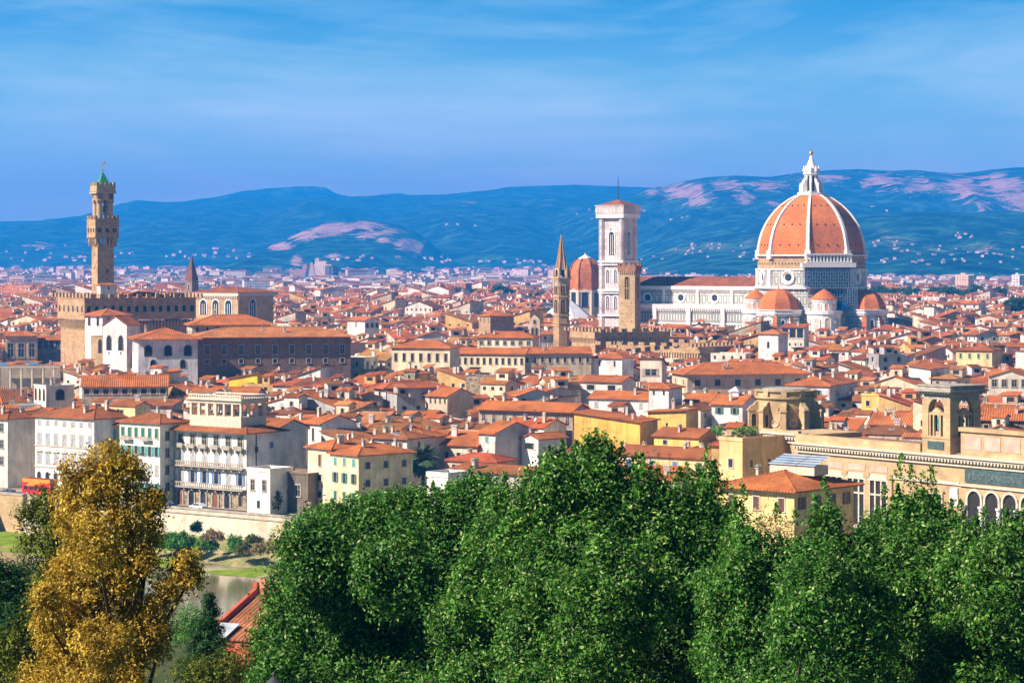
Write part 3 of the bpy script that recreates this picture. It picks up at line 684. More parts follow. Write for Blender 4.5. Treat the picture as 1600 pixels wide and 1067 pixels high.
# lantern
lan = MB(); zt = z0 + hs[-1]
lan.prism([(p[0], p[1]) for p in oct_pts(21.5 * K, 0)], zt - .6, zt + 1.3)
lan.prism([(p[0], p[1]) for p in oct_pts(10.5 * K, 0)], zt + 1.3, dz(272))
for k in range(8):
    u = Vector((math.sin(R(VA[k])), -math.cos(R(VA[k])), 0)); v = Vector((math.cos(R(VA[k])), math.sin(R(VA[k])), 0))
    P = lambda r, s, z: u * r + v * s + Vector((0, 0, z))
    A = [P(3.2, -.45, zt + 1.2), P(6.4, -.45, zt + 1.2), P(6.4, .45, zt + 1.2), P(3.2, .45, zt + 1.2)]; B = [P(3.2, -.45, zt + 8.6), P(4.0, -.4, zt + 8.6), P(4.0, .4, zt + 8.6), P(3.2, .45, zt + 8.6)]
    C = [P(3.2, -.45, zt + 4.6), P(6.2, -.45, zt + 4.6), P(6.2, .45, zt + 4.6), P(3.2, .45, zt + 4.6)]
    lan.frustum(A, C); lan.frustum(C, B); lan.frustum([P(5.4, -.3, zt + 4.6), P(6.2, -.3, zt + 4.6), P(6.2, .3, zt + 4.6), P(5.4, .3, zt + 4.6)], [P(5.75, -.05, zt + 6.6), P(5.85, -.05, zt + 6.6), P(5.85, .05, zt + 6.6), P(5.75, .05, zt + 6.6)])
lan.prism([(p[0], p[1]) for p in oct_pts(12.6 * K, 0)], dz(273), dz(270)); lan.prism([(p[0], p[1]) for p in oct_pts(11.2 * K, 0)], dz(270), dz(263))
for k in range(8):
    q = oct_pts(11.4 * K, 0)[k]; lan.tube((q[0], q[1], dz(268)), (q[0], q[1], dz(259)), .7, .12, 6)
lan.lathe([(9.5 * K, dz(264)), (6.2 * K, dz(257)), (3.2 * K, dz(249)), (1.3 * K, dz(243))], 16)
lantern = lan.build('lantern', M['marble_w'], duomo)
b = MB()
for k in range(8):
    am = R(VA[k] + 22.5); u = Vector((math.sin(am), -math.cos(am), 0)); v = Vector((math.cos(am), math.sin(am), 0)); r = 10.5 * K * cosf + .04
    b.face([u * r + v * s * .62 + Vector((0, 0, z)) for s, z in ((-1, zt + 2), (1, zt + 2), (1, dz(276)), (0, dz(274.5)), (-1, dz(276)))])
b.build('lantern_window', M['dark'], lantern)
b = MB(); b.lathe([(.05, dz(243.2)), (.7, dz(242.6)), (1.15, dz(240)), (.75, dz(237.6)), (.05, dz(236.8))], 14); b.tube((0, 0, dz(237)), (0, 0, dz(230)), .16, .10, 6); b.box(-.7, .7, -.1, .1, dz(233.4), dz(232.6))
b.build('ball_and_cross', M['gold'], lantern, smooth=False)
# drum: bare stone band, marble storey with round windows, cornices
b = MB(); RD = 85.5 * K
b.prism([(p[0], p[1]) for p in oct_pts(RD - .6, 0)], dz(421), z0 - .3); 
for k in (6, 7, 0, 1):
    am = R(VA[k] + 22.5); u = Vector((math.sin(am), -math.cos(am), 0)); v = Vector((math.cos(am), math.sin(am), 0)); r = (RD - .6) * cosf
    for s in range(-5, 6): c = u * (r + .03) + v * s * 1.9 + Vector((0, 0, dz(412))); b.face([c + v * x + Vector((0, 0, z)) for x, z in ((-.32, -.45), (.32, -.45), (.32, .45), (-.32, .45))], 1)
bare = b.build('drum_stone_band', [M['pietra'], M['dark']], duomo)
b = MB(); b.prism([(p[0], p[1]) for p in oct_pts(RD + .9, 0)], dz(400.2), dz(398.2)); b.prism([(p[0], p[1]) for p in oct_pts(RD + .7, 0)], dz(421.6), dz(419.8)); b.prism([(p[0], p[1]) for p in oct_pts(RD + 1.3, 0)], dz(450.5), dz(447.5)); b.build('cornice', M['marble_w'], duomo)
b = MB(); b.prism([(p[0], p[1]) for p in oct_pts(RD, 0)], dz(449), dz(420.5)); drum = b.build('drum', M['marble'], duomo)
b = MB(); b.prism([(p[0], p[1]) for p in oct_pts(RD - .5, 0)], -1, dz(449.5)); b.build('choir_body', M['marble'], duomo)
for k in range(8):                                   # round windows of the drum
    am = R(VA[k] + 22.5); b = MB(); b.lathe([(.1, .02), (2.0, .02)], 24, 1); b.lathe([(2.0, .02), (2.5, .25), (3.1, .75), (3.7, .75), (3.7, 0)], 24, 0)
    o = b.build('round_window', [M['marble_w'], M['glass']], drum, smooth=False); r = RD * cosf + .02
    u = Vector((math.sin(am), -math.cos(am), 0)); o.matrix_local = Matrix.Translation(u * r + Vector((0, 0, dz(433)))) @ Matrix.Rotation(am, 4, 'Z') @ Matrix.Rotation(R(90), 4, 'X')
for k in range(8):                                   # corner pilasters
    a = VA[k]; u = Vector((math.sin(R(a)), -math.cos(R(a)), 0)); v = Vector((math.cos(R(a)), math.sin(R(a)), 0)); b = MB()
    q = [u * (RD - 2) - v * 1.5, u * (RD + .35) - v * 1.1, u * (RD + .35) + v * 1.1, u * (RD - 2) + v * 1.5]
    b.frustum([p + Vector((0, 0, dz(447.5))) for p in q], [p + Vector((0, 0, dz(421.6))) for p in q]); b.build('pilaster', M['marble_w'], drum)
# gallery on one side of the dome foot
am = R(VA[0] + 22.5); gal = MB(); GL = RD * math.sin(R(22.5)) + .9; r0 = RD * cosf
Mg = Matrix.Rotation(am, 4, 'Z')
gl = MB(); gl.box(-GL - .6, GL + .6, -r0 - 2.4, -r0 + .5, dz(410.6), dz(408.6)); gl.box(-GL - .6, GL + .6, -r0 - 2.4, -r0 + .5, dz(398.6), dz(396.4))
for k in range(14):
    x = -GL + 2 * GL * k / 13; gl.box(x - .42, x + .42, -r0 - 2.0, -r0 - 1.3, dz(408.6), dz(398.6))
gal.merge(gl, Mg); gallery = gal.build('gallery', M['marble_w'], duomo)
gl = MB(); gl.box(-GL + .2, GL - .2, -r0 - .25, -r0 + .3, dz(408.4), dz(398.8)); gal = MB(); gal.merge(gl, Mg); gal.build('gallery_wall', M['brick'], gallery)
# apses and small round chapels against the choir
def frame_at(ang, dist): a = R(ang); return Matrix.Translation((math.sin(a) * dist, -math.cos(a) * dist, 0)) @ Matrix.Rotation(a, 4, 'Z')
def apse(ang, dist, rad, zt_, zs, flare):
    Mx = frame_at(ang, dist); wall = MB(); n = 8
    pts = lambda r, z: [(r * math.sin(R(22.5 + 45 * k)), -r * math.cos(R(22.5 + 45 * k)), z) for k in range(8)]
    w2 = MB(); w2.frustum(pts(rad + .6, -1), pts(rad + .6, zs), 0, True, False); wall.merge(w2, Mx); wo = wall.build('apse_wall', M['bands'], duomo)
    w2 = MB(); w2.prism([(p[0], p[1]) for p in pts(rad + 1.8, 0)], zs - .2, zs + 1.6); w2.prism([(p[0], p[1]) for p in pts(rad + 2.3, 0)], zs + 1.6, zs + 2.0)
    for k in range(8):                             # bracket table
        a0, a1 = Vector(pts(rad + 1.2, zs - 1.1)[k]), Vector(pts(rad + 1.2, zs - 1.1)[(k + 1) % 8])
        for i in range(9):
            c = a0.lerp(a1, (i + .5) / 9); w2.box(c.x - .25, c.x + .25, c.y - .25, c.y + .25, zs - 1.1, zs - .2)
    w = MB(); w.merge(w2, Mx); w.build('apse_gallery', M['marble_w'], wo)
    d = MB(); H = zt_ - zs - 1.0; hh = [k / 8 for k in range(9)]
    for f0, f1 in zip(hh, hh[1:]):
        rr = lambda f: rad * math.sqrt(max(0, 1 - f ** 2.2)) + .35
        d.frustum(pts(rr(f0), zs + 1 + H * f0), pts(rr(f1), zs + 1 + H * f1), 0, f1 == 1, False)
    d.tube((0, 0, zt_ - .3), (0, 0, zt_ + 1.6), .35, .15, 6)
    d2 = MB(); d2.merge(d, Mx); d2.build('apse_dome', M['dome'], duomo)
    for a in (-67.5, -22.5, 22.5, 67.5):           # sloping buttresses with tiled backs
        u = Vector((math.sin(R(a)), -math.cos(R(a)), 0)); v = Vector((math.cos(R(a)), math.sin(R(a)), 0)); w2 = MB()
        q = lambda r, s, z: u * r + v * s + Vector((0, 0, z))
        w2.frustum([q(rad, -.9, -1), q(rad + flare, -.9, -1), q(rad + flare, .9, -1), q(rad, .9, -1)], [q(rad, -.9, zs - 1.4), q(rad + .9, -.9, zs - 1.4), q(rad + .9, .9, zs - 1.4), q(rad, .9, zs - 1.4)], 0)
        w2.face([q(rad + flare + .25, -1.1, -1), q(rad + flare + .25, 1.1, -1), q(rad + 1.15, 1.1, zs - 1.3), q(rad + 1.15, -1.1, zs - 1.3)], 1)
        w = MB(); w.merge(w2, Mx); w.build('buttress', [M['bands'], M['dome']], wo)
    for a in (-45, 0, 45):                         # tall arched windows between them
        w2 = MB(); opening(w2, 1.7, 7.0, True, .5, .2); w2b = MB(); opening(w2b, 5.2, 9.6, True, .35, .12, 0, 2); w2b.merge(w2, Matrix.Translation((0, -.15, 1.2)))
        w = MB(); w.merge(w2b, Mx @ Matrix.Rotation(R(a), 4, 'Z') @ Matrix.Translation((0, -(rad + .6) * cosf - .02, zs - 11.5)))
        w.build('apse_window', [M['marble_w'], M['glass'], M['bands']], wo)
apse(-38, 32, 10.0, dz(450), dz(488), 8.0); apse(57.1, 31, 10.0, dz(452), dz(488), 8.0); apse(147, 32, 10, dz(450), dz(488), 8)
def exedra(ang, dist, rad, za, ze_, zs, wide):
    Mx = frame_at(ang, dist); w2 = MB(); w2.lathe([(wide, -1), (wide, zs - .6), (wide + .7, zs - .6), (wide + .7, zs + 1.2), (wide - .2, zs + 1.2), (rad, zs + 1.2), (rad, ze_ - 1.1), (rad + .5, ze_ - 1.1), (rad + .7, ze_)], 20)
    w = MB(); w.merge(w2, Mx); wo = w.build('round_chapel', M['marble_s'] if 0 else M['marble_w'], duomo)
    w2 = MB(); w2.lathe([(rad + .9, ze_ - .1), (rad + .9, ze_ + .2), (rad * .62, ze_ + (za - ze_) * .58), (.1, za)], 20); w2.tube((0, 0, za - .3), (0, 0, za + .8), .25, .2, 6); w = MB(); w.merge(w2, Mx); w.build('chapel_roof', M['dome'], wo)
    for k in range(-2, 3):
        w2 = MB(); opening(w2, 2.0, ze_ - zs - 3.4, True, .25, .2, 0, 1); w = MB(); w.merge(w2, Mx @ Matrix.Rotation(R(36 * k), 4, 'Z') @ Matrix.Translation((0, -rad - .02, zs + 1.6))); w.build('niche', [M['marble_w'], M['pink']], wo)
        w2 = MB(); opening(w2, 2.6, 6.5, True, .4, .2, 0, 1); w = MB(); w.merge(w2, Mx @ Matrix.Rotation(R(36 * k), 4, 'Z') @ Matrix.Translation((0, -wide - .02, zs - 9))); w.build('blind_arch', [M['marble_w'], M['trim']], wo)
exedra(6, 29.5, 6.2, dz(450), dz(466.5), dz(487), 8.8); exedra(-78, 30.5, 4.8, dz(451), dz(466), dz(487), 6.2); exedra(102, 30, 6, dz(450), dz(466), dz(487), 8.8)
# nave and aisle: local x runs from the front (west, left in the picture) towards the dome
NA = R(-32.9); nv = lambda t, s: Matrix.Rotation(NA, 4, 'Z')     # local -y is the long side one sees
Mn = Matrix.Rotation(NA, 4, 'Z')
zc, zrg, zai = 40.6, 45.6, 29.0
n = MB(); n.box(-104, -22, -10.6, 10.6, 20, zc - .3, 0, False); m_ = MB(); m_.merge(n, Mn); nave = m_.build('nave_wall', M['marble'], duomo)
n = MB(); n.box(-104.5, -22, -11.5, 11.5, zc - 1.9, zc); m_ = MB(); m_.merge(n, Mn); m_.build('nave_cornice', M['marble_w'], nave)
n = MB(); n.box(-104.3, -22, -11.0, 11.0, zc - 3.2, zc - 2.3); m_ = MB(); m_.merge(n, Mn); m_.build('nave_frieze', M['stone'], nave)
n = MB(); n.face([(-104, -11.2, zc), (-22, -11.2, zc), (-22, 0, zrg), (-104, 0, zrg)]); n.face([(-22, 11.2, zc), (-104, 11.2, zc), (-104, 0, zrg), (-22, 0, zrg)]); n.face([(-104, 11.2, zc), (-104, -11.2, zc), (-104, 0, zrg)]); m_ = MB(); m_.merge(n, Mn); m_.build('nave_roof', M['roof'], duomo, (.34, .115, .045))
n = MB(); n.box(-104, -24, -20, 20, -1, zai - .2); m_ = MB(); m_.merge(n, Mn); aisle = m_.build('aisle_wall', M['marble_s'], duomo)
n = MB(); n.box(-104.4, -24, -20.9, 20.9, zai - .2, zai + 1.7); n.box(-104.4, -24, -21.1, 21.1, zai + 1.7, zai + 2.0)
for k in range(64): x = -103.6 + k * 1.24; n.box(x, x + .5, -20.8, -20, zai - 1.5, zai - .2)
n.box(-104.2, -24, -20.35, 20.35, 20.6, 21.4); n.box(-104.2, -24, -20.3, 20.3, 14.6, 15.2)
m_ = MB(); m_.merge(n, Mn); m_.build('aisle_cornice', M['marble_w'], aisle)
n = MB(); n.box(-104, -24, -20.4, -10.7, zai + .2, zai + .6); m_ = MB(); m_.merge(n, Mn); m_.build('aisle_roof', M['roof'], duomo, (.40, .15, .06))
for x in (-92.5, -72, -51.5, -31):
    n = MB(); n.lathe([(.1, .02), (1.75, .02)], 24, 1); n.lathe([(1.75, .02), (2.1, .3), (2.7, .5), (2.7, 0)], 24, 0)
    o = n.build('nave_round_window', [M['marble_w'], M['glass']], nave); o.matrix_local = Mn @ Matrix.Translation((x, -10.62, 34.4)) @ Matrix.Rotation(R(90), 4, 'X')
for x in (-104, -82.3, -61.7, -41.2, -24.5):
    n = MB(); n.box(x - .7, x + .7, -11.3, -10, zai + 2, zc - 1.8); n.box(x - 1.1, x + 1.1, -21.2, -19, -1, zai + 1); m_ = MB(); m_.merge(n, Mn); m_.build('nave_pilaster', M['marble_w'], nave)
for x in (-93, -72, -51.5, -33):
    n = MB(); opening(n, 1.9, 11, True, .8, .3); n.frustum([(-3, -.4, 11.3), (3, -.4, 11.3), (3, 0, 11.3), (-3, 0, 11.3)], [(-.1, -.4, 15.5), (.1, -.4, 15.5), (.1, 0, 15.5), (-.1, 0, 15.5)], 0)
    o = n.build('aisle_window', [M['marble_w'], M['glass']], aisle); o.matrix_local = Mn @ Matrix.Translation((x, -20.05, 4.5))
# scaffold in front of the facing side of the drum
scf = thing('scaffold', 'tall blue grey steel scaffold wrapped around one face of the dome drum', 'scaffold', (DX, DY, 0))
def lattice(x0, x1, y0, y1, zb, zt_, stepx, stepz, rot, rr=.14):
    b = MB(); s = MB(); nx = max(1, round((x1 - x0) / stepx)); nz = max(1, round((zt_ - zb) / stepz))
    for i in range(nx + 1):
        x = x0 + (x1 - x0) * i / nx
        for y in (y0, y1): s.box(x - rr, x + rr, y - rr, y + rr, zb, zt_)
    for k in range(nz + 1):
        z = zb + (zt_ - zb) * k / nz
        for y in (y0, y1): s.box(x0 - .4, x1 + .4, y - rr * .8, y + rr * .8, z - rr, z + rr)
        if k % 2 == 0: s.box(x0, x1, y0, y1, z - .08, z + .04, 1)
        for i in range(nx):
            xa, xb = x0 + (x1 - x0) * i / nx, x0 + (x1 - x0) * (i + 1) / nx
            if k < nz and (i + k) % 3 == 0: s.tube((xa, y0, z), (xb, y0, z + (zt_ - zb) / nz), rr * .7, rr * .7, 4)
    b.merge(s, Matrix.Rotation(rot, 4, 'Z')); return b
am = R(VA[0] + 22.5); r0 = RD * cosf
M['scaf'] = mk_plain('scaffold_tube', (.20, .30, .40), .45, 2, .2, .1); M['deckm'] = mk_plain('scaffold_deck', (.20, .26, .32), .8)
lattice(-13.4, 14.2, -r0 - 3.2, -r0 - 1.2, dz(449), dz(411), 1.35, 1.5, am, .10).build('upper_lattice', [M['scaf'], M['deckm']], scf)
lattice(-9.2, 8.8, -r0 - 2.4, -r0 - .9, dz(486), dz(449), 1.5, 1.6, am, .10).build('middle_lattice', [M['scaf'], M['deckm']], scf)
lattice(9.4, 14.6, -r0 - 3.4, -r0 - .7, -1, dz(449), 1.2, 1.5, am, .11).build('tower_lattice', [M['scaf'], M['deckm']], scf)
b = MB(); s = MB(); s.box(-12.8, 11.6, -r0 - .8, -r0 - .55, dz(447), dz(417)); s.box(-7.5, 8, -r0 - .6, -r0 - .35, dz(485), dz(450)); b.merge(s, Matrix.Rotation(am, 4, 'Z')); M['net'] = mk_plain('blue_net', (.035, .075, .12), .9, .6, .3); b.build('netting', M['net'], scf)
b = MB(); s = MB(); s.box(-15, 14, -r0 - 3.6, -r0 - .4, dz(417.5), dz(411)); b.merge(s, Matrix.Rotation(am, 4, 'Z')); b.build('working_deck', M['white'], scf)
b = MB(); s = MB(); s.box(5.6, 8.6, -r0 - 4.4, -r0 - 2.6, dz(484), dz(472)); b.merge(s, Matrix.Rotation(am, 4, 'Z')); M['tarp'] = mk_plain('blue_tarp', (.02, .18, .55), .6); b.build('tarpaulin', M['tarp'], scf)
# ---------------------------------------------------------------- marble bell tower
CY = 1369.0; CX = PXY(962.5, CY) + 1.2; bt = thing('bell_tower', 'square white marble bell tower with tall pointed windows beside the cathedral', 'bell tower', (CX, CY + 2, 0), R(-34)); foot(CX, CY, 15, 15, -34); PROT.append((925, 990, 310, 512, CY - 20)); HANDS.append(('the white marble bell tower', 957, 420))
cz = lambda py: PZ(py, CY); S = 6.5
b = MB(); b.box(-S, S, -S, S, -1, cz(334)); body = b.build('shaft', M['marble_t'], bt)
for sx in (-1, 1):
    for sy in (-1, 1):
        b = MB(); b.lathe([(1.75, -1), (1.75, cz(334))], 8, 0, (sx * (S - .3), sy * (S - .3)), ph=22.5); b.build('corner_pier', M['marble_t'], bt)
for py, o_, h_ in ((334.5, 1.0, 2.2), (407.5, .35, .9), (452, .35, .9), (491, .35, .9), (413, .2, .5), (457, .2, .5)):
    b = MB(); e = S + 1.1 + o_; b.box(-e, e, -e, e, cz(py) - h_, cz(py)); b.build('string_course', M['marble_w'], bt)
b = MB(); e = S + 1.9
for k in range(18):
    x = -e + 2 * e * (k + .5) / 18
    for s in (-1, 1): b.box(x - .22, x + .22, min(s * e, s * (e - 1.2)), max(s * e, s * (e - 1.2)), cz(339), cz(334.6)); b.box(min(s * e, s * (e - 1.2)), max(s * e, s * (e - 1.2)), x - .22, x + .22, cz(339), cz(334.6))
b.build('bracket_table', M['marble_w'], bt)
b = MB(); e = S + 2.3; b.box(-e, e, -e, e, cz(334.4), cz(322.4)); b.box(-e - .3, e + .3, -e - .3, e + .3, cz(322.4), cz(321)); b.build('parapet', M['marble_t'], bt)
b = MB(); b.frustum([(-e + .5, -e + .5, cz(321.2)), (e - .5, -e + .5, cz(321.2)), (e - .5, e - .5, cz(321.2)), (-e + .5, e - .5, cz(321.2))], [(-.2, -.2, cz(312)), (.2, -.2, cz(312)), (.2, .2, cz(312)), (-.2, .2, cz(312))]); b.build('roof', M['roof'], bt, (.40, .14, .06))
b = MB(); b.tube((0, 0, cz(313)), (0, 0, cz(276)), .32, .14, 6); b.build('mast', M['iron'], bt)
def gothic(mb, w, h, lights, gable=True):
    n_ = lights; opening(mb, w, h, True, .45, .25, 0, 1)
    for k in range(1, n_): x = -w / 2 + w * k / n_; mb.box(x - .13, x + .13, -.22, -.02, 0, h - w * .45, 0)
    for k in range(n_): x = -w / 2 + w * (k + .5) / n_; mb.lathe([(w / n_ * .5, 0), (w / n_ * .5, .01)], 8)
    if gable:
        for s in (-1, 1): mb.tube((s * (w / 2 + .9), -.2, h - w * .3), (0, -.2, h + w * .75), .2, .2, 5, 0)
for a in (0, 90, -90, 180):
    for (py, h_, w_, ln, xs_) in ((398, 12.2, 3.3, 3, (0,)), (441, 6.6, 1.75, 2, (-2.45, 2.45)), (482.5, 6.8, 1.75, 2, (-2.45, 2.45))):
        for x in xs_:
            q = MB(); gothic(q, w_, h_, ln); o = q.build('pointed_window', [M['marble_w'], M['glass']], bt); o.matrix_local = Matrix.Rotation(R(a), 4, 'Z') @ Matrix.Translation((x, -S - .03, cz(py)))
# ---------------------------------------------------------------- octagonal chapel dome behind, white pyramid roof
LY = 1720.0; lx = PXY(914.5, LY); ch = thing('chapel_dome', 'orange tiled eight sided chapel dome partly behind the marble bell tower', 'chapel', (lx, LY, 0)); foot(lx, LY, 36, 36, 0); PROT.append((884, 935, 395, 500, LY - 20)); HANDS.append(('the smaller orange chapel dome', 910, 440))
lz = lambda py: PZ(py, LY); KL = LY / F
og = lambda r, z: [(r * math.sin(R(20 + 45 * k)), -r * math.cos(R(20 + 45 * k)), z) for k in range(8)]
b = MB(); pr = [(25.5, 453.5), (26.2, 440), (25.2, 425), (21.5, 413), (15.5, 407), (10.5, 404.3)]
for (r1, p1_), (r2, p2_) in zip(pr, pr[1:]): b.frustum(og(r1 * KL, lz(p1_)), og(r2 * KL, lz(p2_)), 0, False, False)
dm = b.build('dome', M['roof'], ch, (.80, .26, .06))
b = MB()
for k in range(8):
    for (r1, p1_), (r2, p2_) in zip(pr, pr[1:]): b.tube(og(r1 * KL, lz(p1_))[k], og(r2 * KL, lz(p2_))[k], .5, .5, 5)
b.build('rib', M['roof'], dm, (.50, .16, .05))
b = MB(); b.prism([(p[0], p[1]) for p in og(11.6 * KL, 0)], lz(404.6), lz(403)); b.frustum(og(10 * KL, lz(403)), og(2 * KL, lz(398.5)), 0); b.tube((0, 0, lz(399)), (0, 0, lz(396)), .9, .3, 8); b.build('cap', M['leadwhite'], ch)
b = MB(); b.prism([(p[0], p[1]) for p in og(26.2 * KL, 0)], -1, lz(455)); dr = b.build('drum', M['wall'], ch, (.56, .42, .20))
b = MB(); b.prism([(p[0], p[1]) for p in og(28.5 * KL, 0)], lz(456.5), lz(453.2)); b.build('cornice', M['trim'], ch)
for k in range(8):
    a = 20 + 22.5 + 45 * k; b = MB(); opening(b, 4.6, 10.5, True, 1.3, .5); o = b.build('arched_window', [M['trim'], M['glass']], dr); o.matrix_local = Matrix.Rotation(R(a), 4, 'Z') @ Matrix.Translation((0, -26.2 * KL * cosf - .02, lz(479)))
    b = MB(); q = og(26.4 * KL, 0)[k]; b.tube((q[0], q[1], -1), (q[0], q[1], lz(455)), 1.2, 1.2, 8); b.build('pilaster', M['trim'], dr)
BY = 1470.0; bx = PXY(886, BY); bp = thing('baptistery', 'eight sided baptistery with a smooth white pyramid roof', 'baptistery', (bx, BY, 0)); foot(bx, BY, 32, 32, 0)
b = MB(); o8 = lambda r, z: [(r * math.sin(R(12 + 45 * k)), -r * math.cos(R(12 + 45 * k)), z) for k in range(8)]; zt_ = PZ(465, BY); ze_ = PZ(504, BY)
b.frustum(o8(19.5, ze_), o8(.6, zt_), 0); b.build('roof', M['leadwhite'], bp); b = MB(); b.prism([(p[0], p[1]) for p in o8(18.6, 0)], -1, ze_); b.build('wall', M['marble'], bp); b = MB(); b.prism([(p[0], p[1]) for p in o8(19.8, 0)], ze_ - 1.2, ze_ - .05); b.build('cornice', M['marble_w'], bp)
# ---------------------------------------------------------------- slim hexagonal stone spire tower
SY = 1090.0; sx_ = PXY(877, SY); sp = thing('spire_tower', 'slim brown stone tower with pointed brick spire left of the marble tower', 'tower', (sx_, SY, 0), R(12)); foot(sx_, SY, 9, 9, 0); PROT.append((858, 894, 360, 520, SY - 8)); HANDS.append(('the slim pointed stone spire', 877, 430))
sz = lambda py: PZ(py, SY); h6 = lambda r, z: [(r * math.sin(R(30 + 60 * k)), -r * math.cos(R(30 + 60 * k)), z) for k in range(6)]
r6 = 12.6 * SY / F
b = MB(); b.prism([(p[0], p[1]) for p in h6(r6, 0)], -1, sz(434)); shaft = b.build('shaft', M['pietra'], sp)
b = MB(); b.frustum(h6(9.8 * SY / F, sz(431)), h6(.12, sz(367)), 0); spire = b.build('spire', M['roof'], sp, (.50, .24, .10))
b = MB()
for k in range(6): b.tube(h6(9.9 * SY / F, sz(431))[k], h6(.14, sz(367))[k], .28, .1, 5)
b.build('spire_rib', M['sand'], spire)
b = MB(); b.tube((0, 0, sz(368)), (0, 0, sz(357)), .14, .08, 6); b.box(-.5, .5, -.06, .06, sz(360.5), sz(359.8)); b.build('finial', M['iron'], spire)
b = MB()
for py, q in ((433, 1.0), (462, .35), (491, .35), (503, .3), (436, .6)): b = MB(); b.prism([(p[0], p[1]) for p in h6(r6 + q, 0)], sz(py) - .7, sz(py)); b.build('string_course', M['sand'], sp)
for k in range(6):
    u = Vector(h6(r6 - .1, 0)[k]); b = MB(); b.tube((u.x, u.y, sz(433)), (u.x, u.y, sz(424)), .55, .5, 6); b.tube((u.x, u.y, sz(424)), (u.x, u.y, sz(414)), .5, .05, 6); b.build('pinnacle', M['sand'], sp)
    a = 60 * k; mt = Matrix.Rotation(R(a), 4, 'Z'); ap = r6 * math.cos(R(30)) + .02
    for py, hh_ in ((459, 5.6), (488, 5.4)):
        q = MB(); gothic(q, 1.7, hh_, 2, False); o = q.build('twin_window', [M['pietra'], M['dark']], shaft); o.matrix_local = mt @ Matrix.Translation((0, -ap, sz(py)))
    q = MB(); opening(q, 1.5, 2.6, True, .5, .2); o = q.build('gable_window', [M['trim'], M['dark']], spire); o.matrix_local = mt @ Matrix.Translation((0, -9.8 * SY / F * .87 - .25, sz(430.5)))
    q = MB()
    for j in range(4): x = -1.3 + j * .87; q.box(x - .2, x + .2, -.2, 0, 0, 2.0)
    q.box(-1.8, 1.8, -.3, 0, 2.0, 2.4); o = q.build('blind_arcade', M['trim'], shaft); o.matrix_local = mt @ Matrix.Translation((0, -ap, sz(447)))
# ---------------------------------------------------------------- square stone fortress tower and its crenellated palace
def merlons(mb, x0, x1, y0, y1, z, h, n, th_=.6):
    """merlons along a straight run; n of them"""
    L = math.hypot(x1 - x0, y1 - y0); dx, dy = (x1 - x0) / L, (y1 - y0) / L; wd = L / (2 * n - 1)
    for k in range(n):
        s = k * 2 * wd; a = Vector((x0 + dx * s, y0 + dy * s)); c = Vector((x0 + dx * (s + wd), y0 + dy * (s + wd))); o_ = Vector((-dy, dx)) * th_
        mb.prism([tuple(a), tuple(c), tuple(c + o_), tuple(a + o_)], z, z + h)
GY = 1060.0; cx, cy, w, d, Y = placed(966, 991, 1001.5, 430, PZ(430, GY), -22, 4); gt = thing('fortress_tower', 'square brown stone tower with brick battlements and tall belfry opening', 'tower', (cx, cy, 0), R(-22)); foot(cx, cy, w, d, -22); PROT.append((962, 1006, 405, 520, GY - 8)); HANDS.append(('the square stone tower with battlements', 984, 460)); d = w
gz = lambda py: PZ(py, GY)
b = MB(); b.box(-w / 2, w / 2, -d / 2, d / 2, -1, gz(424)); sh = b.build('shaft', M['sand'], gt)
b = MB(); e = .45; b.box(-w / 2 - e, w / 2 + e, -d / 2 - e, d / 2 + e, gz(424), gz(415.5)); W2, D2 = w / 2 + e, d / 2 + e
for (q) in ((-W2, -D2, W2, -D2), (W2, -D2, W2, D2), (W2, D2, -W2, D2), (-W2, D2, -W2, -D2)): merlons(b, *q, gz(415.5), 1.1, 4)
bt2 = b.build('battlement', M['roof'], gt, (.50, .25, .14))
b = MB()
for k in range(8):
    x = -w / 2 + w * (k + .5) / 8
    for s in (-1, 1): b.box(x - .22, x + .22, min(s * d / 2, s * (d / 2 + .42)), max(s * d / 2, s * (d / 2 + .42)), gz(428), gz(424.1)); b.box(min(s * w / 2, s * (w / 2 + .42)), max(s * w / 2, s * (w / 2 + .42)), x - .22, x + .22, gz(428), gz(424.1))
b.build('corbel', M['sand'], gt)
for a, ap in ((0, d / 2), (90, w / 2), (-90, w / 2), (180, d / 2)):
    q = MB(); opening(q, 1.75, 9.2, True, .25, .15, 0, 1); q.box(-.12, .12, -.12, -.03, 0, 8, 0); q.box(-.85, .85, -.12, -.03, 4.2, 4.6, 0); o = q.build('belfry_opening', [M['sand'], M['dark']], sh); o.matrix_local = Matrix.Rotation(R(a), 4, 'Z') @ Matrix.Translation((0, -ap - .02, gz(467)))
    q = MB()
    for py in (474, 491, 503): 
        for x in (-w * .3, w * .3): q.face([(x - .2, -.03, 0 + gz(py)), (x + .2, -.03, gz(py)), (x + .2, -.03, gz(py) + .4), (x - .2, -.03, gz(py) + .4)])
    o = q.build('putlog_hole', M['dark'], sh); o.matrix_local = Matrix.Rotation(R(a), 4, 'Z') @ Matrix.Translation((0, -ap, 0))
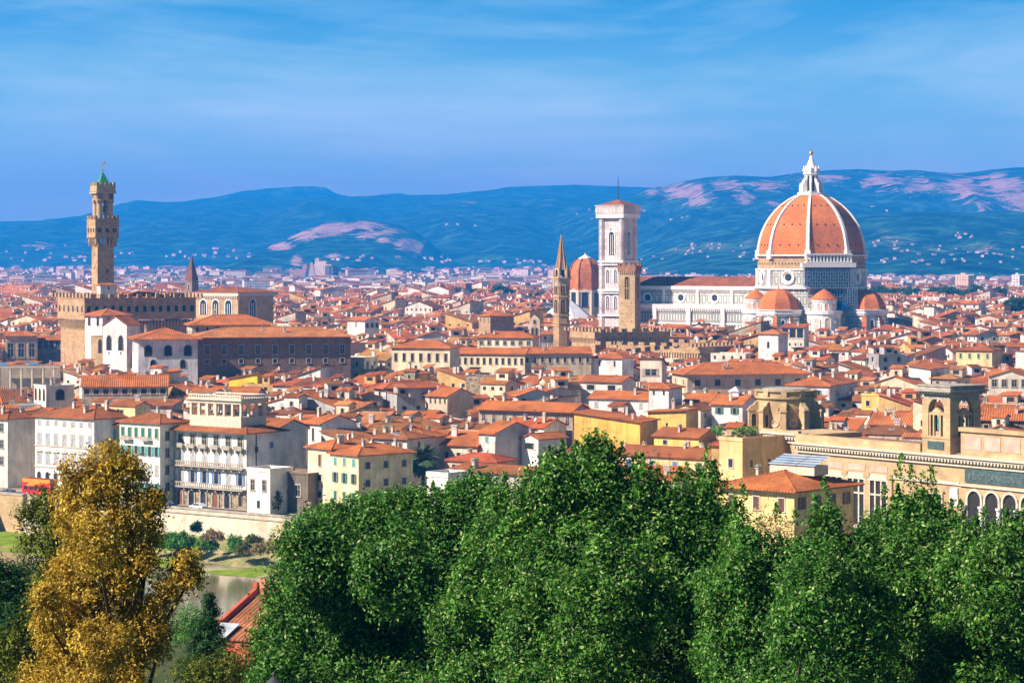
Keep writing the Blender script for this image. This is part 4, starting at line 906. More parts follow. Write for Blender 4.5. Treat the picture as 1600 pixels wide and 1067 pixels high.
def battled(label, xl, xc, xr, ytop, Z, th, nf, ns, name, lm, ymin, col=(.50, .38, .23), arches=True, dm=8, brickm=True):
    cx, cy, w, d, Y = placed(xl, xc, xr, ytop, Z, th, dm); t = thing(name, label, 'palace wall', (cx, cy, 0), R(th)); foot(cx, cy, w, d, th); PROT.append((xl - 3, xr + 3, ytop - 8, ymin, Y - 6)); HANDS.append((lm, (xl + xr) / 2, ytop + 8))
    b = MB(); b.box(-w / 2, w / 2, -d / 2, d / 2, -1, Z - 2.6, 0, True, False); b.build('wall', M['rough'] if not brickm else M['pietra'], t)
    b = MB(); W2, D2 = w / 2 + .5, d / 2 + .5
    for q in ((-W2, W2, -D2, -D2 + .9), (-W2, W2, D2 - .9, D2), (-W2, -W2 + .9, -D2 + .9, D2 - .9), (W2 - .9, W2, -D2 + .9, D2 - .9)): b.box(*q, Z - 2.6, Z - .02)
    merlons(b, -W2, -D2, W2, -D2, Z, 1.35, nf); merlons(b, W2, -D2, W2, D2, Z, 1.35, ns); merlons(b, -W2, D2, -W2, -D2, Z, 1.35, ns); merlons(b, W2, D2, -W2, D2, Z, 1.35, nf)
    b.build('battlement', M['pietra'], t)
    if arches:
        b = MB()
        for L, ap, a in ((w, d / 2, 0), (d, w / 2, 90), (d, w / 2, -90)):
            nn = int(L / 1.25); s = MB()
            for k in range(nn): x = -L / 2 + L * (k + .5) / nn; s.box(x - .24, x + .24, -ap - .5, -ap + .1, Z - 4.4, Z - 2.61)
            b.merge(s, Matrix.Rotation(R(a), 4, 'Z'))
        b.build('corbel_table', M['sand'], t)
    return t, w, d
battled('brown crenellated palace wall directly below the marble bell tower', 893, 930, 1045, 519, 25.5, 24, 13, 6, 'crenellated_palace', 'the brown crenellated wall under the marble tower', 540)
battled('lower crenellated stone wall right of the fortress tower', 945, 1093, 1176, 542, 20.5, -40, 14, 9, 'crenellated_wing', 'the lower crenellated wall', 560)
# ---------------------------------------------------------------- town hall palace with the tall tower
PY_ = 1000.0; cx, cy, w, d, Y = placed(90, 132, 306, 466, PZ(466, PY_), 29, 10)
th_pal = 29; pal = thing('town_palace', 'long brown crenellated palace with a corbelled gallery under the tall clock tower', 'palace', (cx, cy, 0), R(th_pal)); foot(cx, cy, w, d, th_pal); PROT.append((86, 308, 445, 500, PY_ - 10)); PROT.append((86, 135, 445, 524, PY_ - 10)); HANDS.append(('the crenellated palace with the tall tower', 200, 470))
pz = lambda py: PZ(py, PY_); Zp = pz(466)
b = MB(); b.box(-w / 2 + 1, w / 2 - 1, -d / 2 + 1, d / 2 - 1, -1, pz(505), 0, True, False); b.build('wall', M['pietra'], pal)
b = MB(); b.box(-w / 2, w / 2, -d / 2, d / 2, pz(500), Zp - .4); galw = b.build('gallery_wall', M['pietra'], pal)
b = MB()
for q in ((-w / 2 - .2, w / 2 + .2, -d / 2 - .2, -d / 2 + .6), (-w / 2 - .2, w / 2 + .2, d / 2 - .6, d / 2 + .2), (-w / 2 - .2, -w / 2 + .6, -d / 2 + .6, d / 2 - .6), (w / 2 - .6, w / 2 + .2, -d / 2 + .6, d / 2 - .6)): b.box(*q, Zp - .4, Zp)
merlons(b, -w / 2 - .2, -d / 2 - .2, w / 2 + .2, -d / 2 - .2, Zp, 1.7, 15, .7); merlons(b, -w / 2 - .2, d / 2, -w / 2 - .2, -d / 2 - .2, Zp, 1.7, 10, .7); merlons(b, w / 2, d / 2, -w / 2, d / 2, Zp, 1.7, 15, .7); merlons(b, w / 2 + .2, -d / 2, w / 2 + .2, d / 2, Zp, 1.7, 10, .7)
b.build('battlement', M['pietra'], pal)
b = MB()
for L, ap, a, nn in ((w, d / 2, 0, 34), (d, w / 2, 90, 22), (d, w / 2, -90, 22)):
    s = MB()
    for k in range(nn):
        x = -L / 2 + L * (k + .5) / nn; s.frustum([(x - .3, -ap + .9, pz(516)), (x + .3, -ap + .9, pz(516)), (x + .3, -ap + 1.1, pz(516)), (x - .3, -ap + 1.1, pz(516))], [(x - .3, -ap, pz(502)), (x + .3, -ap, pz(502)), (x + .3, -ap + 1.1, pz(502)), (x - .3, -ap + 1.1, pz(502))])
    b.merge(s, Matrix.Rotation(R(a), 4, 'Z'))
b.build('corbel_table', M['sand'], pal)
for k in range(14): put_window(galw, 'archd', -w / 2 + w * (k + .5) / 14, -d / 2 - .02, pz(488), 'f', 1.35, 1.35)
for k in range(6): put_window(galw, 'archd', -w / 2 - .02, -d / 2 + d * (k + .5) / 6, pz(488), 'l', 1.35, 1.35)
b, _ = roof_mesh('hip', w * .5, d - 8, pz(468), .4, .25); o = b.build('roof', M['roof'], pal, (.50, .17, .06), (6, 1, 0))
# tower
TY = 1012.0; cx, cy, tw, td, Y = placed(138, 152.5, 178, 400, PZ(400, TY), th_pal, 4); td = tw
a = R(th_pal); P = Vector((PXY(152.5, TY), TY)); c = P + Vector((math.cos(a), math.sin(a))) * tw / 2 + Vector((-math.sin(a), math.cos(a))) * td / 2
tower = thing('palace_tower', 'tall brown stone palace tower with battlements and a green pointed cap', 'tower', (c.x, c.y, 0), R(th_pal)); PROT.append((128, 188, 245, 465, TY - 10)); tz = lambda py: PZ(py, TY); h2 = tw / 2
b = MB(); b.box(-h2, h2, -h2, h2, -1, tz(381)); b.build('shaft', M['pietra'], tower, None)
G = h2 + 1.5
b = MB(); b.box(-G, G, -G, G, tz(371), tz(343)); gl = b.build('gallery', M['pietra'], tower)
b = MB()
for a_ in (0, 90, 180, -90):
    s = MB()
    for k in range(7):
        x = -G + 2 * G * (k + .5) / 7; s.frustum([(x - .28, -h2 - .05, tz(386)), (x + .28, -h2 - .05, tz(386)), (x + .28, -h2 + .1, tz(386)), (x - .28, -h2 + .1, tz(386))], [(x - .28, -G, tz(370)), (x + .28, -G, tz(370)), (x + .28, -h2 + .1, tz(370)), (x - .28, -h2 + .1, tz(370))])
    b.merge(s, Matrix.Rotation(R(a_), 4, 'Z'))
b.build('corbel_table', M['pietra'], tower)
def ring_merlons(mb, e, z, h, n): 
    for q in ((-e, -e, e, -e), (e, -e, e, e), (e, e, -e, e), (-e, e, -e, -e)): merlons(mb, *q, z, h, n, .5)
b = MB(); b.box(-G - .15, G + .15, -G - .15, G + .15, tz(350.5), tz(349.3)); b.box(-G - .12, G + .12, -G - .12, G + .12, tz(371.5), tz(370.3)); ring_merlons(b, G, tz(343), 1.5, 6); b.build('battlement', M['pietra'], tower)
for a_ in (0, 90, -90, 180):
    q = MB()
    for x in (-G * .62, 0, G * .62): q.box(x - .95, x + .95, -.14, -.02, -.3, -.1, 0); [q.box(x + s * .42 - .3, x + s * .42 + .3, -.05, -.01, 0, 1.6, 1) for s in (-1, 1)]
    o = q.build('twin_window', [M['pietra'], M['dark']], gl); o.matrix_local = Matrix.Rotation(R(a_), 4, 'Z') @ Matrix.Translation((0, -G - .01, tz(363)))
# belfry: four round corner columns, arches, upper battlement
B_ = h2 * .98; b = MB()
for sx in (-1, 1):
    for sy in (-1, 1): b.lathe([(1.35, tz(349)), (1.15, tz(345)), (1.15, tz(316)), (1.45, tz(313)), (1.45, tz(311))], 12, 0, (sx * (B_ - 1.1), sy * (B_ - 1.1)))
bel = b.build('belfry_columns', M['sand'], tower)
b = MB(); ar = B_ - 2.1
for a_ in (0, 90, 180, -90):
    s = MB(); n_ = 10; pts = [(ar * math.cos(math.pi * k / n_), tz(317) + ar * math.sin(math.pi * k / n_)) for k in range(n_ + 1)]; zt_ = tz(301)
    for (x1, z1), (x2, z2) in zip(pts, pts[1:]):
        s.face([(x1, -B_, z1), (x2, -B_, z2), (x2, -B_, zt_), (x1, -B_, zt_)]); s.face([(x1, -B_, z1), (x2, -B_, z2), (x2, -B_ + 1.8, z2), (x1, -B_ + 1.8, z1)]); s.face([(x1, -B_ + 1.8, z1), (x2, -B_ + 1.8, z2), (x2, -B_ + 1.8, zt_), (x1, -B_ + 1.8, zt_)])
    s.box(-B_, -ar, -B_, -B_ + 2, tz(317), zt_); s.box(ar, B_, -B_, -B_ + 2, tz(317), zt_)
    b.merge(s, Matrix.Rotation(R(a_), 4, 'Z'))
b.build('belfry_arches', M['pietra'], tower)
b = MB(); U = B_ + .55; b.box(-U, U, -U, U, tz(301.2), tz(290.5)); b.box(-U - .25, U + .25, -U - .25, U + .25, tz(302.5), tz(300)); ring_merlons(b, U, tz(290.5), 1.4, 5)
for k in range(9):
    x = -U + 2 * U * (k + .5) / 9
    for s in (-1, 1): b.box(x - .2, x + .2, min(s * U, s * (U + .3)), max(s * U, s * (U + .3)), tz(299.9), tz(298)); b.box(min(s * U, s * (U + .3)), max(s * U, s * (U + .3)), x - .2, x + .2, tz(299.9), tz(298))
b.build('upper_battlement', M['sand'], tower)
b = MB(); b.lathe([(.1, tz(323.5)), (.45, tz(323)), (.7, tz(326)), (1.0, tz(330)), (1.25, tz(331)), (.9, tz(331.2))], 12); b.box(-2.6, 2.6, -.15, .15, tz(323.2), tz(322)); b.box(-.15, .15, -2.6, 2.6, tz(323.2), tz(322)); b.build('bell', M['iron'], tower)
b = MB(); pr = [(-1.7, -1.7), (1.7, -1.7), (1.7, 1.7), (-1.7, 1.7)]
for k, (x, y) in enumerate(pr): b.tube((x, y, tz(291)), (x, y, tz(284)), .28, .28, 6)
b.frustum([(x * 1.2, y * 1.2, tz(286)) for x, y in pr], [(x * .1, y * .1, tz(268.5)) for x, y in pr]); cap = b.build('pointed_cap', M['copper'], tower)
b = MB(); b.tube((0, 0, tz(269)), (0, 0, tz(249)), .12, .06, 6); b.lathe([(.05, tz(267.5)), (.48, tz(266)), (.05, tz(264.4))], 10); b.tube((0, 0, tz(257)), (1.0, 0, tz(254)), .3, .35, 6); b.tube((.9, 0, tz(254.5)), (.7, 0, tz(251.5)), .2, .14, 5); b.tube((0, 0, tz(257)), (-.7, 0, tz(258.5)), .16, .05, 5); b.build('weather_vane', M['gold'], cap)
for a_, L in ((0, [(.6, 426.5, .55), (-1, 448, .3)]), (-90, [(.3, 400, .4), (-.1, 420, .4), (-.4, 448, .4)])):
    for x, py, s_ in L:
        q = MB(); opening(q, s_ * 1.4, s_ * 2.6, True, .15, .08); o = q.build('tower_window', [M['sand'], M['dark']], tower); o.matrix_local = Matrix.Rotation(R(a_), 4, 'Z') @ Matrix.Translation((x, -h2 - .01, tz(py)))
# white stair head on the palace roof beside the tower
H_('white stair head with small tiled roof on the crenellated palace beside its tower', 156, 157, 182, 446, PZ(446, 1004), 29, 'hip', 'white', 'org', (('f', 1, 1, 'narrow', .6, .8, .6, 3),), 10, dmin=4, dmax=5, chim=0, o=.4)
# small brown pyramid spire beyond the palace
QY = 1620.0; qx = PXY(299.5, QY); q = thing('brick_spire_tower', 'dark brick tower with steep pyramid spire behind the crenellated palace', 'tower', (qx, QY, 0), R(-35)); foot(qx, QY, 8, 8, 0); PROT.append((286, 314, 395, 460, QY - 5)); HANDS.append(('the steep brick spire', 299, 430))
qz = lambda py: PZ(py, QY); b = MB(); b.box(-2.9, 2.9, -2.9, 2.9, -1, qz(438)); b.build('shaft', M['brick'], q)
b = MB(); b.frustum([(-3.1, -3.1, qz(438)), (3.1, -3.1, qz(438)), (3.1, 3.1, qz(438)), (-3.1, 3.1, qz(438))], [(-.1, -.1, qz(399)), (.1, -.1, qz(399)), (.1, .1, qz(399)), (-.1, .1, qz(399))]); b.build('spire', M['roof'], q, (.27, .11, .065))
b = MB(); b.tube((0, 0, qz(400)), (0, 0, qz(396)), .25, .1, 6); b.build('finial', M['iron'], q)
for a_ in (0, 90): 
    b = MB(); opening(b, 1.3, 3.4, True, .3, .15); o = b.build('belfry_opening', [M['trim'], M['dark']], q); o.matrix_local = Matrix.Rotation(R(a_), 4, 'Z') @ Matrix.Translation((0, -2.92, qz(452)))
# tall block with traceried windows right of the palace
OY = 1150.0; cx, cy, w, d, Y = placed(303, 372, 427, 462, PZ(462, OY), -38, 10); ob = thing('tall_church', 'tall brown stone church block with white traceried windows right of the crenellated palace', 'church', (cx, cy, 0), R(-38)); foot(cx, cy, w, d, -38); PROT.append((300, 430, 445, 500, OY - 10)); HANDS.append(('the tall church block with tracery windows', 365, 475)); oz = lambda py: PZ(py, OY)
b = MB(); b.box(-w / 2, w / 2, -d / 2, d / 2, -1, oz(463)); ow = b.build('wall', M['sand'], ob)
b = MB(); b.box(-w / 2 - .5, w / 2 + .5, -d / 2 - .5, d / 2 + .5, oz(463), oz(457.5))
for k in range(26): x = -w / 2 + w * (k + .5) / 26; b.box(x - .22, x + .22, -d / 2 - .5, -d / 2, oz(467), oz(463.1))
for k in range(22): y = -d / 2 + d * (k + .5) / 22; b.box(w / 2, w / 2 + .5, y - .22, y + .22, oz(467), oz(463.1))
b.build('cornice', M['trim'], ob)
b, _ = roof_mesh('hip', w, d, oz(457.4), .7, .19); b.build('roof', M['roof'], ob, (.44, .14, .06))
for k, x in enumerate((-.28, .0, .29)):
    b = MB(); gothic(b, 4.0, 6.6, 3, False); o = b.build('tracery_window', [M['marble_w'], M['glass']], ow); o.location = (x * w, -d / 2 - .03, oz(492))
for y in (-.1,):
    b = MB(); gothic(b, 4.0, 8.5, 3, False); o = b.build('tracery_window', [M['marble_w'], M['glass']], ow); o.location = (w / 2 + .03, y * d, oz(497)); o.rotation_euler = (0, 0, R(90))
# ---------------------------------------------------------------- the library with its niche tower, right foreground
TL = -54; LYc = 440.0; LP = Vector((PXY(1441, LYc), LYc)); la = R(TL)
lib = thing('library', 'long sandstone library front with dark lettered slab, arches and deep cornice', 'library', (LP.x, LP.y, 0), la)
for t_ in (-30, -18, -6, 8, 22, 36): foot(LP.x + t_ * math.cos(la) - 9 * math.sin(la), LP.y + t_ * math.sin(la) + 9 * math.cos(la), 14, 20, TL)
PROT.append((1170, 1620, 655, 830, 425)); HANDS.append(('the sandstone library front', 1400, 700)); HANDS.append(('the sandstone tower with the statue', 1487, 640))
X0, X1 = -31.5, 40.0; ZC = 22.0
def part(name, mat, parent, fn, color=None): b = MB(); fn(b); return b.build(name, mat, parent, color)
def _(b): b.box(X0, X1, 0, 16, -1, ZC - .2, 0); b.box(-42, X0 - .01, .9, 16, -1, ZC + 1.0, 0)
lw = part('wall', M['sand'], lib, _)
def _(b):
    for x0, x1, y, e_ in ((-42, X0 - .4, .9, 1.4), (X0 - .4, X1, 0, 0)):
        ZC = 22.0 + e_
        b.box(x0, x1, y - 1.35, 3, ZC - .5, ZC - .15); b.box(x0, x1, y - 1.0, 3, ZC - .9, ZC - .51); b.box(x0, x1, y - .45, y + .2, ZC - 2.0, ZC - 1.75)
        n_ = int((x1 - x0) / .75)
        for k in range(n_): x = x0 + (x1 - x0) * (k + .5) / n_; b.box(x - .19, x + .19, y - .95, y + .1, ZC - 1.35, ZC - .91)
part('cornice', M['trim'], lib, _)
def _(b): b.box(-42, X0 - .4, .4, 1.2, ZC + 1.26, ZC + 1.7); b.box(X0 - .4, -.2, -.3, .5, ZC - .14, ZC + 1.3); b.box(8.5, X1, .6, 1.6, ZC - .14, ZC + 3.9); b.box(8.3, X1, .2, 2.0, ZC + 3.9, ZC + 4.6)
part('attic', M['sand'], lib, _)
def _(b):
    for k in range(7): b.box(9.6 + k * 4.4, 13.2 + k * 4.4, .5, .59, ZC + .9, ZC + 3.2)
part('attic_panel', M['pink'], lib, _)
def _(b): b.box(-41.5, X1, 1.3, 15.6, ZC - .1, ZC + .12)
part('terrace_roof', M['roof'], lib, _, (.46, .24, .15))
for k, x in enumerate((-27.3, -21.7, -16.1, -10.5)):      # window bays: pink frieze panel, three-light window, pilasters
    part('frieze_panel', M['pink'], lw, lambda b: b.box(x - 2.1, x + 2.1, -.1, -.02, ZC - 4.3, ZC - 3.2))
    q = MB(); q.box(x - 2.25, x + 2.25, -.06, -.02, 8.2, 16.2, 1)
    for s in (-2.2, -.75, .75, 2.2): q.box(x + s - .17, x + s + .17, -.34, 0, 8.0, 16.2, 0)
    q.box(x - 2.5, x + 2.5, -.40, 0, 16.2, 16.9, 0); q.box(x - 2.5, x + 2.5, -.40, 0, 7.5, 8.0, 0); q.box(x - 2.3, x + 2.3, -.25, 0, 13.6, 13.9, 0)
    q.build('triple_window', [M['trim'], M['dark']], lw)
    q = MB(); q.box(x - 2.2, x + 2.2, -.06, -.02, 2.0, 5.6, 1); q.box(x - 2.6, x + 2.6, -.3, 0, 5.6, 6.2, 0)
    for s in (-2.2, -.75, .75, 2.2): q.box(x + s - .17, x + s + .17, -.3, 0, 1.6, 5.6, 0)
    q.build('lower_window', [M['trim'], M['dark']], lw)
for x in (-30.3, -24.5, -18.9, -13.3, -7.6):
    part('pilaster', M['sand'], lw, lambda b: (b.box(x - .55, x + .55, -.38, 0, 6.6, 16.6), b.box(x - .75, x + .75, -.5, 0, 16.6, 17.4)))
part('string_course', M['trim'], lib, lambda b: (b.box(X0, 8.9, -.30, -.02, ZC - 5.2, ZC - 4.7)))
part('string_course', M['trim'], lib, lambda b: (b.box(X0, -8, -.36, -.02, 6.2, 6.6)))
# centre-right: slab with the name, arcade
part('name_slab', M['slab'], lib, lambda b: b.box(10.2, 29.5, -.22, -.02, ZC - 4.55, ZC - 2.2))
cu = bpy.data.curves.new('name_text', 'FONT'); cu.body = 'BIBLIOTECA NAZIONALE CENTRALE'; cu.size = 1.35; cu.extrude = .05; cu.space_character = 1.08
to = bpy.data.objects.new('tmp', cu); COL.objects.link(to); bpy.context.view_layer.update()
me = bpy.data.meshes.new_from_object(to.evaluated_get(bpy.context.evaluated_depsgraph_get())); bpy.data.objects.remove(to); bpy.data.curves.remove(cu)
me.materials.clear(); me.materials.append(M['letter']); lo = link('name_lettering', me, lib); lo.rotation_euler = (R(90), 0, 0); lo.location = (11.0, -.26, ZC - 3.95)
wd_ = max(v.co.x for v in me.vertices); lo.scale = (17.8 / wd_, 1.05, 1)
part('string_course', M['trim'], lib, lambda b: (b.box(9, X1, -.4, -.02, ZC - 5.25, ZC - 4.9)))
for k in range(6):
    x = 12.4 + k * 4.0
    q = MB(); opening(q, 2.9, 8.6, True, .42, .35, 0, 1); o = q.build('arcade_arch', [M['trim'], M['dark']], lw); o.location = (x, -.03, 7.5)
    part('arcade_column', M['marble_w'], lw, lambda b: (b.lathe([(.42, 5), (.36, 13.1), (.55, 13.4), (.55, 13.7)], 10, 0, (x - 2.0, -.75))))
q = MB(); q.box(-.85, .85, -.35, -.02, 0, 2.6, 0); q.frustum([(-1.05, -.3, .4), (1.05, -.3, .4), (1.05, -.02, .4), (-1.05, -.02, .4)], [(-.8, -.3, 3.1), (.8, -.3, 3.1), (.8, -.02, 3.1), (-.8, -.02, 3.1)]); q.lathe([(.1, 2.2), (.5, 1.9), (.6, 1.2), (.3, .6)], 10, 0, (0, -.35)); o = q.build('coat_of_arms', M['marble_w'], lw); o.location = (7.7, -.02, 13.2)
for x in (2.4, 4.6):
    q = MB(); opening(q, 1.2, 6.4, False, .25, .3); o = q.build('tall_window', [M['trim'], M['glass']], lw); o.location = (x - .4, -.02, 8.5)
# niche tower
tr = thing('niche_tower', 'square sandstone tower with arched niche and bronze statue on the library roof', 'tower', (LP.x, LP.y, 0), la)
TW, TD, Zb, Zt_ = 6.6, 7.4, ZC - .14, 33.3
def arch_wall(b, L, y, zlo, zhi, aw, ah, axis='x', off=0, th_=1.0):
    """a wall of length L on the plane y with one round-headed opening from zlo"""
    pts = [(-aw / 2, zlo), (-aw / 2, zlo + ah - aw / 2)] + [(-aw / 2 * math.cos(math.pi * k / 10), zlo + ah - aw / 2 + aw / 2 * math.sin(math.pi * k / 10)) for k in range(1, 10)] + [(aw / 2, zlo + ah - aw / 2), (aw / 2, zlo)]
    for (xa, za), (xb, zb) in zip(pts, pts[1:]):
        if abs(xa - xb) > 1e-6:
            b.face([(xa, y, za), (xb, y, zb), (xb, y, zhi), (xa, y, zhi)]); b.face([(xb, y + th_, zb), (xa, y + th_, za), (xa, y + th_, zhi), (xb, y + th_, zhi)])
        b.face([(xa, y, za), (xa, y + th_, za), (xb, y + th_, zb), (xb, y, zb)])
    b.box(-L / 2, -aw / 2, y, y + th_, zlo, zhi); b.box(aw / 2, L / 2, y, y + th_, zlo, zhi)
def tower_local(fn, a_): s = MB(); fn(s); return s
b = MB(); b.box(0, TW, 0, TD, Zb, 24.4); b.box(-.12, TW + .12, -.12, TD + .12, 24.4, 24.8); tb = b.build('base', M['sand'], tr)
b = MB(); ctr = Matrix.Translation((TW / 2, TD / 2, 0))
for a_, L, ap in ((0, TW, TD / 2), (180, TW, TD / 2)): s = MB(); arch_wall(s, L, -ap, 24.8, Zt_ - 2.2, 3.7, 6.4); b.merge(s, ctr @ Matrix.Rotation(R(a_), 4, 'Z'))
for a_, L, ap in ((90, TD, TW / 2), (-90, TD, TW / 2)): s = MB(); arch_wall(s, L - 2.02, -ap, 24.8, Zt_ - 2.2, 3.7, 6.4); b.merge(s, ctr @ Matrix.Rotation(R(a_), 4, 'Z'))
b.build('arched_stage', M['sand'], tr)
b = MB(); b.box(.2, TW - .2, .2, TD - .2, Zt_ - 2.2, Zt_ - .9); b.box(-.25, TW + .25, -.25, TD + .25, Zt_ - 1.5, Zt_ - 1.2)
for s in range(11):
    x = -.5 + (TW + 1.0) * (s + .5) / 11; b.box(x - .18, x + .18, -.7, TD + .7, Zt_ - 1.2, Zt_ - .91); y = -.5 + (TD + 1.0) * (s + .5) / 11; b.box(-.7, TW + .7, y - .18, y + .18, Zt_ - 1.195, Zt_ - .915)
b.box(-1.0, TW + 1.0, -1.0, TD + 1.0, Zt_ - .9, Zt_ - .55); b.box(-.5, TW + .5, -.5, TD + .5, Zt_ - .55, Zt_); b.box(-.7, TW + .7, -.7, TD + .7, Zt_, Zt_ + .2)
b.build('cornice', M['stone'], tr)
for a_, ap in ((0, TD / 2), (90, TW / 2), (-90, TW / 2)):
    s = MB()
    for x in (-1.62, -.78, .78, 1.62): s.box(x - .16, x + .16, -ap + .15, -ap + .6, 24.8, 28.4)
    s.box(-1.8, 1.8, -ap + .1, -ap + .65, 28.4, 28.8); s.frustum([(-1.3, -ap + .05, 28.8), (1.3, -ap + .05, 28.8), (1.3, -ap + .6, 28.8), (-1.3, -ap + .6, 28.8)], [(-.05, -ap + .05, 29.7), (.05, -ap + .05, 29.7), (.05, -ap + .6, 29.7), (-.05, -ap + .6, 29.7)]); s.box(-1.0, 1.0, -ap + .5, -ap + 1.2, 24.8, 25.2)
    s.box(-1.3, -.75, -ap + .5, -ap + .62, 24.8, 28.3, 1); s.box(.75, 1.3, -ap + .5, -ap + .62, 24.8, 28.3, 1); s.box(-.62, .62, -ap + 1.3, -ap + 1.42, 25.2, 28.3, 1)
    q = MB(); q.merge(s, ctr @ Matrix.Rotation(R(a_), 4, 'Z')); q.build('niche', [M['sand'], M['dark']], tr)
part('tower_slab', M['slab'], tr, lambda b: b.box(TW / 2 - 1.9, TW / 2 + 1.9, -.16, -.02, 22.6, 23.9))
def statue(name, lab, x, y, z, rz):
    st = thing(name, lab, 'statue', (LP.x + x * math.cos(la) - y * math.sin(la), LP.y + x * math.sin(la) + y * math.cos(la), z), la + rz)
    me = bpy.data.meshes.new('figure'); V = [(0, 0, 0), (0, 0, .5), (0, 0, 1.15), (.02, 0, 1.7), (0, 0, 2.15), (0, -.03, 2.45), (0, -.05, 2.75), (.36, -.02, 2.1), (.48, -.12, 1.65), (.2, -.32, 1.5), (-.36, -.02, 2.1), (-.5, .0, 1.65), (-.46, -.1, 1.2)]
    E = [(0, 1), (1, 2), (2, 3), (3, 4), (4, 5), (5, 6), (4, 7), (7, 8), (8, 9), (4, 10), (10, 11), (11, 12)]; rad = [.42, .38, .33, .32, .30, .13, .20, .15, .12, .09, .15, .12, .09]
    me.from_pydata(V, E, []); o = bpy.data.objects.new('figure', me); COL.objects.link(o); me.materials.append(M['bronze']); m_ = o.modifiers.new('s', 'SKIN'); m_.use_smooth_shade = True
    for v, r_ in zip(me.skin_vertices[0].data, rad): v.radius = (r_, r_ * .85)
    me.skin_vertices[0].data[0].use_root = True; o.modifiers.new('d', 'SUBSURF').levels = 2; o.modifiers['d'].render_levels = 2; o.parent = st
    b = MB(); b.box(-.5, .5, -.45, .45, -.4, -.0); b.build('pedestal', M['stone'], st)
statue('bronze_statue', 'green bronze statue standing in the lit front niche of the sandstone tower', TW / 2, .85, 25.6, 0)
statue('bronze_statue', 'green bronze statue in the shaded right niche of the sandstone tower', TW - .85, TD / 2, 25.6, R(90))
# round ornate drum on the library, behind
RY = 492.0; rx = PXY(1234, RY); dr = thing('ornate_drum', 'round ornate sandstone drum with buttresses and arched openings on the library roof', 'rotunda', (rx, RY + 7, 0)); PROT.append((1168, 1300, 605, 675, RY - 4)); HANDS.append(('the round ornate sandstone drum', 1234, 640)); foot(rx, RY + 7, 14, 14, 0)
rz_ = lambda py: PZ(py, RY)
b = MB(); R0 = 5.6
b.lathe([(R0, 8), (R0, rz_(625)), (R0 + .5, rz_(624)), (R0 + .5, rz_(621.5)), (R0 + .1, rz_(621)), (R0 + .1, rz_(613.5)), (R0 + .55, rz_(613)), (R0 + .55, rz_(611.5)), (R0 - .8, rz_(611.3)), (R0 - .8, rz_(614)), (.1, rz_(614))], 40); db = b.build('drum', M['sand'], dr)
b = MB(); b.lathe([(7.9, 0), (7.9, rz_(672)), (.1, rz_(671.5))], 32); b.build('base', M['sand'], dr)
for k in range(10):
    a = -90 + 36 * k + 8; s = MB(); n_ = 8
    pts = [(R0 + 1.9, rz_(671)), (R0 + 1.9, rz_(641)), (R0 + 1.5, rz_(637)), (R0 + .9, rz_(635)), (R0 + .5, rz_(630)), (R0 - .3, rz_(628)), (R0 - .3, rz_(671))]
    for sgn in (-.55, .55): s.face([(sgn, -r_, z) for r_, z in pts])
    for (ra, za), (rb, zb) in zip(pts, pts[1:]): s.face([(-.55, -ra, za), (.55, -ra, za), (.55, -rb, zb), (-.55, -rb, zb)])
    s.box(-.7, .7, -R0 - 2.1, -R0 - 1.0, rz_(644), rz_(641.5)); q = MB(); opening(q, .9, 2.4, True, .2, .1, 0, 1)
    b = MB(); b.merge(s, Matrix.Rotation(R(a), 4, 'Z')); bo = b.build('scroll_buttress', M['sand'], dr)
    o = q.build('side_arch', [M['sand'], M['dark']], bo); o.matrix_local = Matrix.Rotation(R(a), 4, 'Z') @ Matrix.Translation((.57, -R0 - .9, rz_(668))) @ Matrix.Rotation(R(90), 4, 'Z')
    a2 = a + 18; q = MB(); q.lathe([(.02, .03), (.45, .03)], 16, 1); q.lathe([(.45, .03), (.6, .2), (.78, .2), (.78, 0)], 16, 0); o = q.build('round_window', [M['trim'], M['dark']], db); o.matrix_local = Matrix.Rotation(R(a2), 4, 'Z') @ Matrix.Translation((0, -R0 * .99, rz_(662))) @ Matrix.Rotation(R(90), 4, 'X')
    q = MB(); q.frustum([(-.55, -.05, 0), (.55, -.05, 0), (.55, .1, 0), (-.55, .1, 0)], [(-.75, -.22, 1.3), (.75, -.22, 1.3), (.75, .1, 1.3), (-.75, .1, 1.3)]); o = q.build('relief', M['sand'], db); o.matrix_local = Matrix.Rotation(R(a2), 4, 'Z') @ Matrix.Translation((0, -R0 * .985, rz_(648)))
for k in range(10):
    a = R(-90 + 36 * k + 8); part('parapet_block', M['sand'], dr, lambda b: b.merge((lambda s: (s.box(-.55, .55, -R0 - .5, -R0 + .3, rz_(621.3), rz_(610.8)), s)[1])(MB()), Matrix.Rotation(a, 4, 'Z')))
part('inner_wall', M['stone'], dr, lambda b: b.lathe([(R0 - .9, rz_(614)), (R0 - .9, rz_(610)), (R0 - 1.6, rz_(608.5)), (.1, rz_(607))], 32))
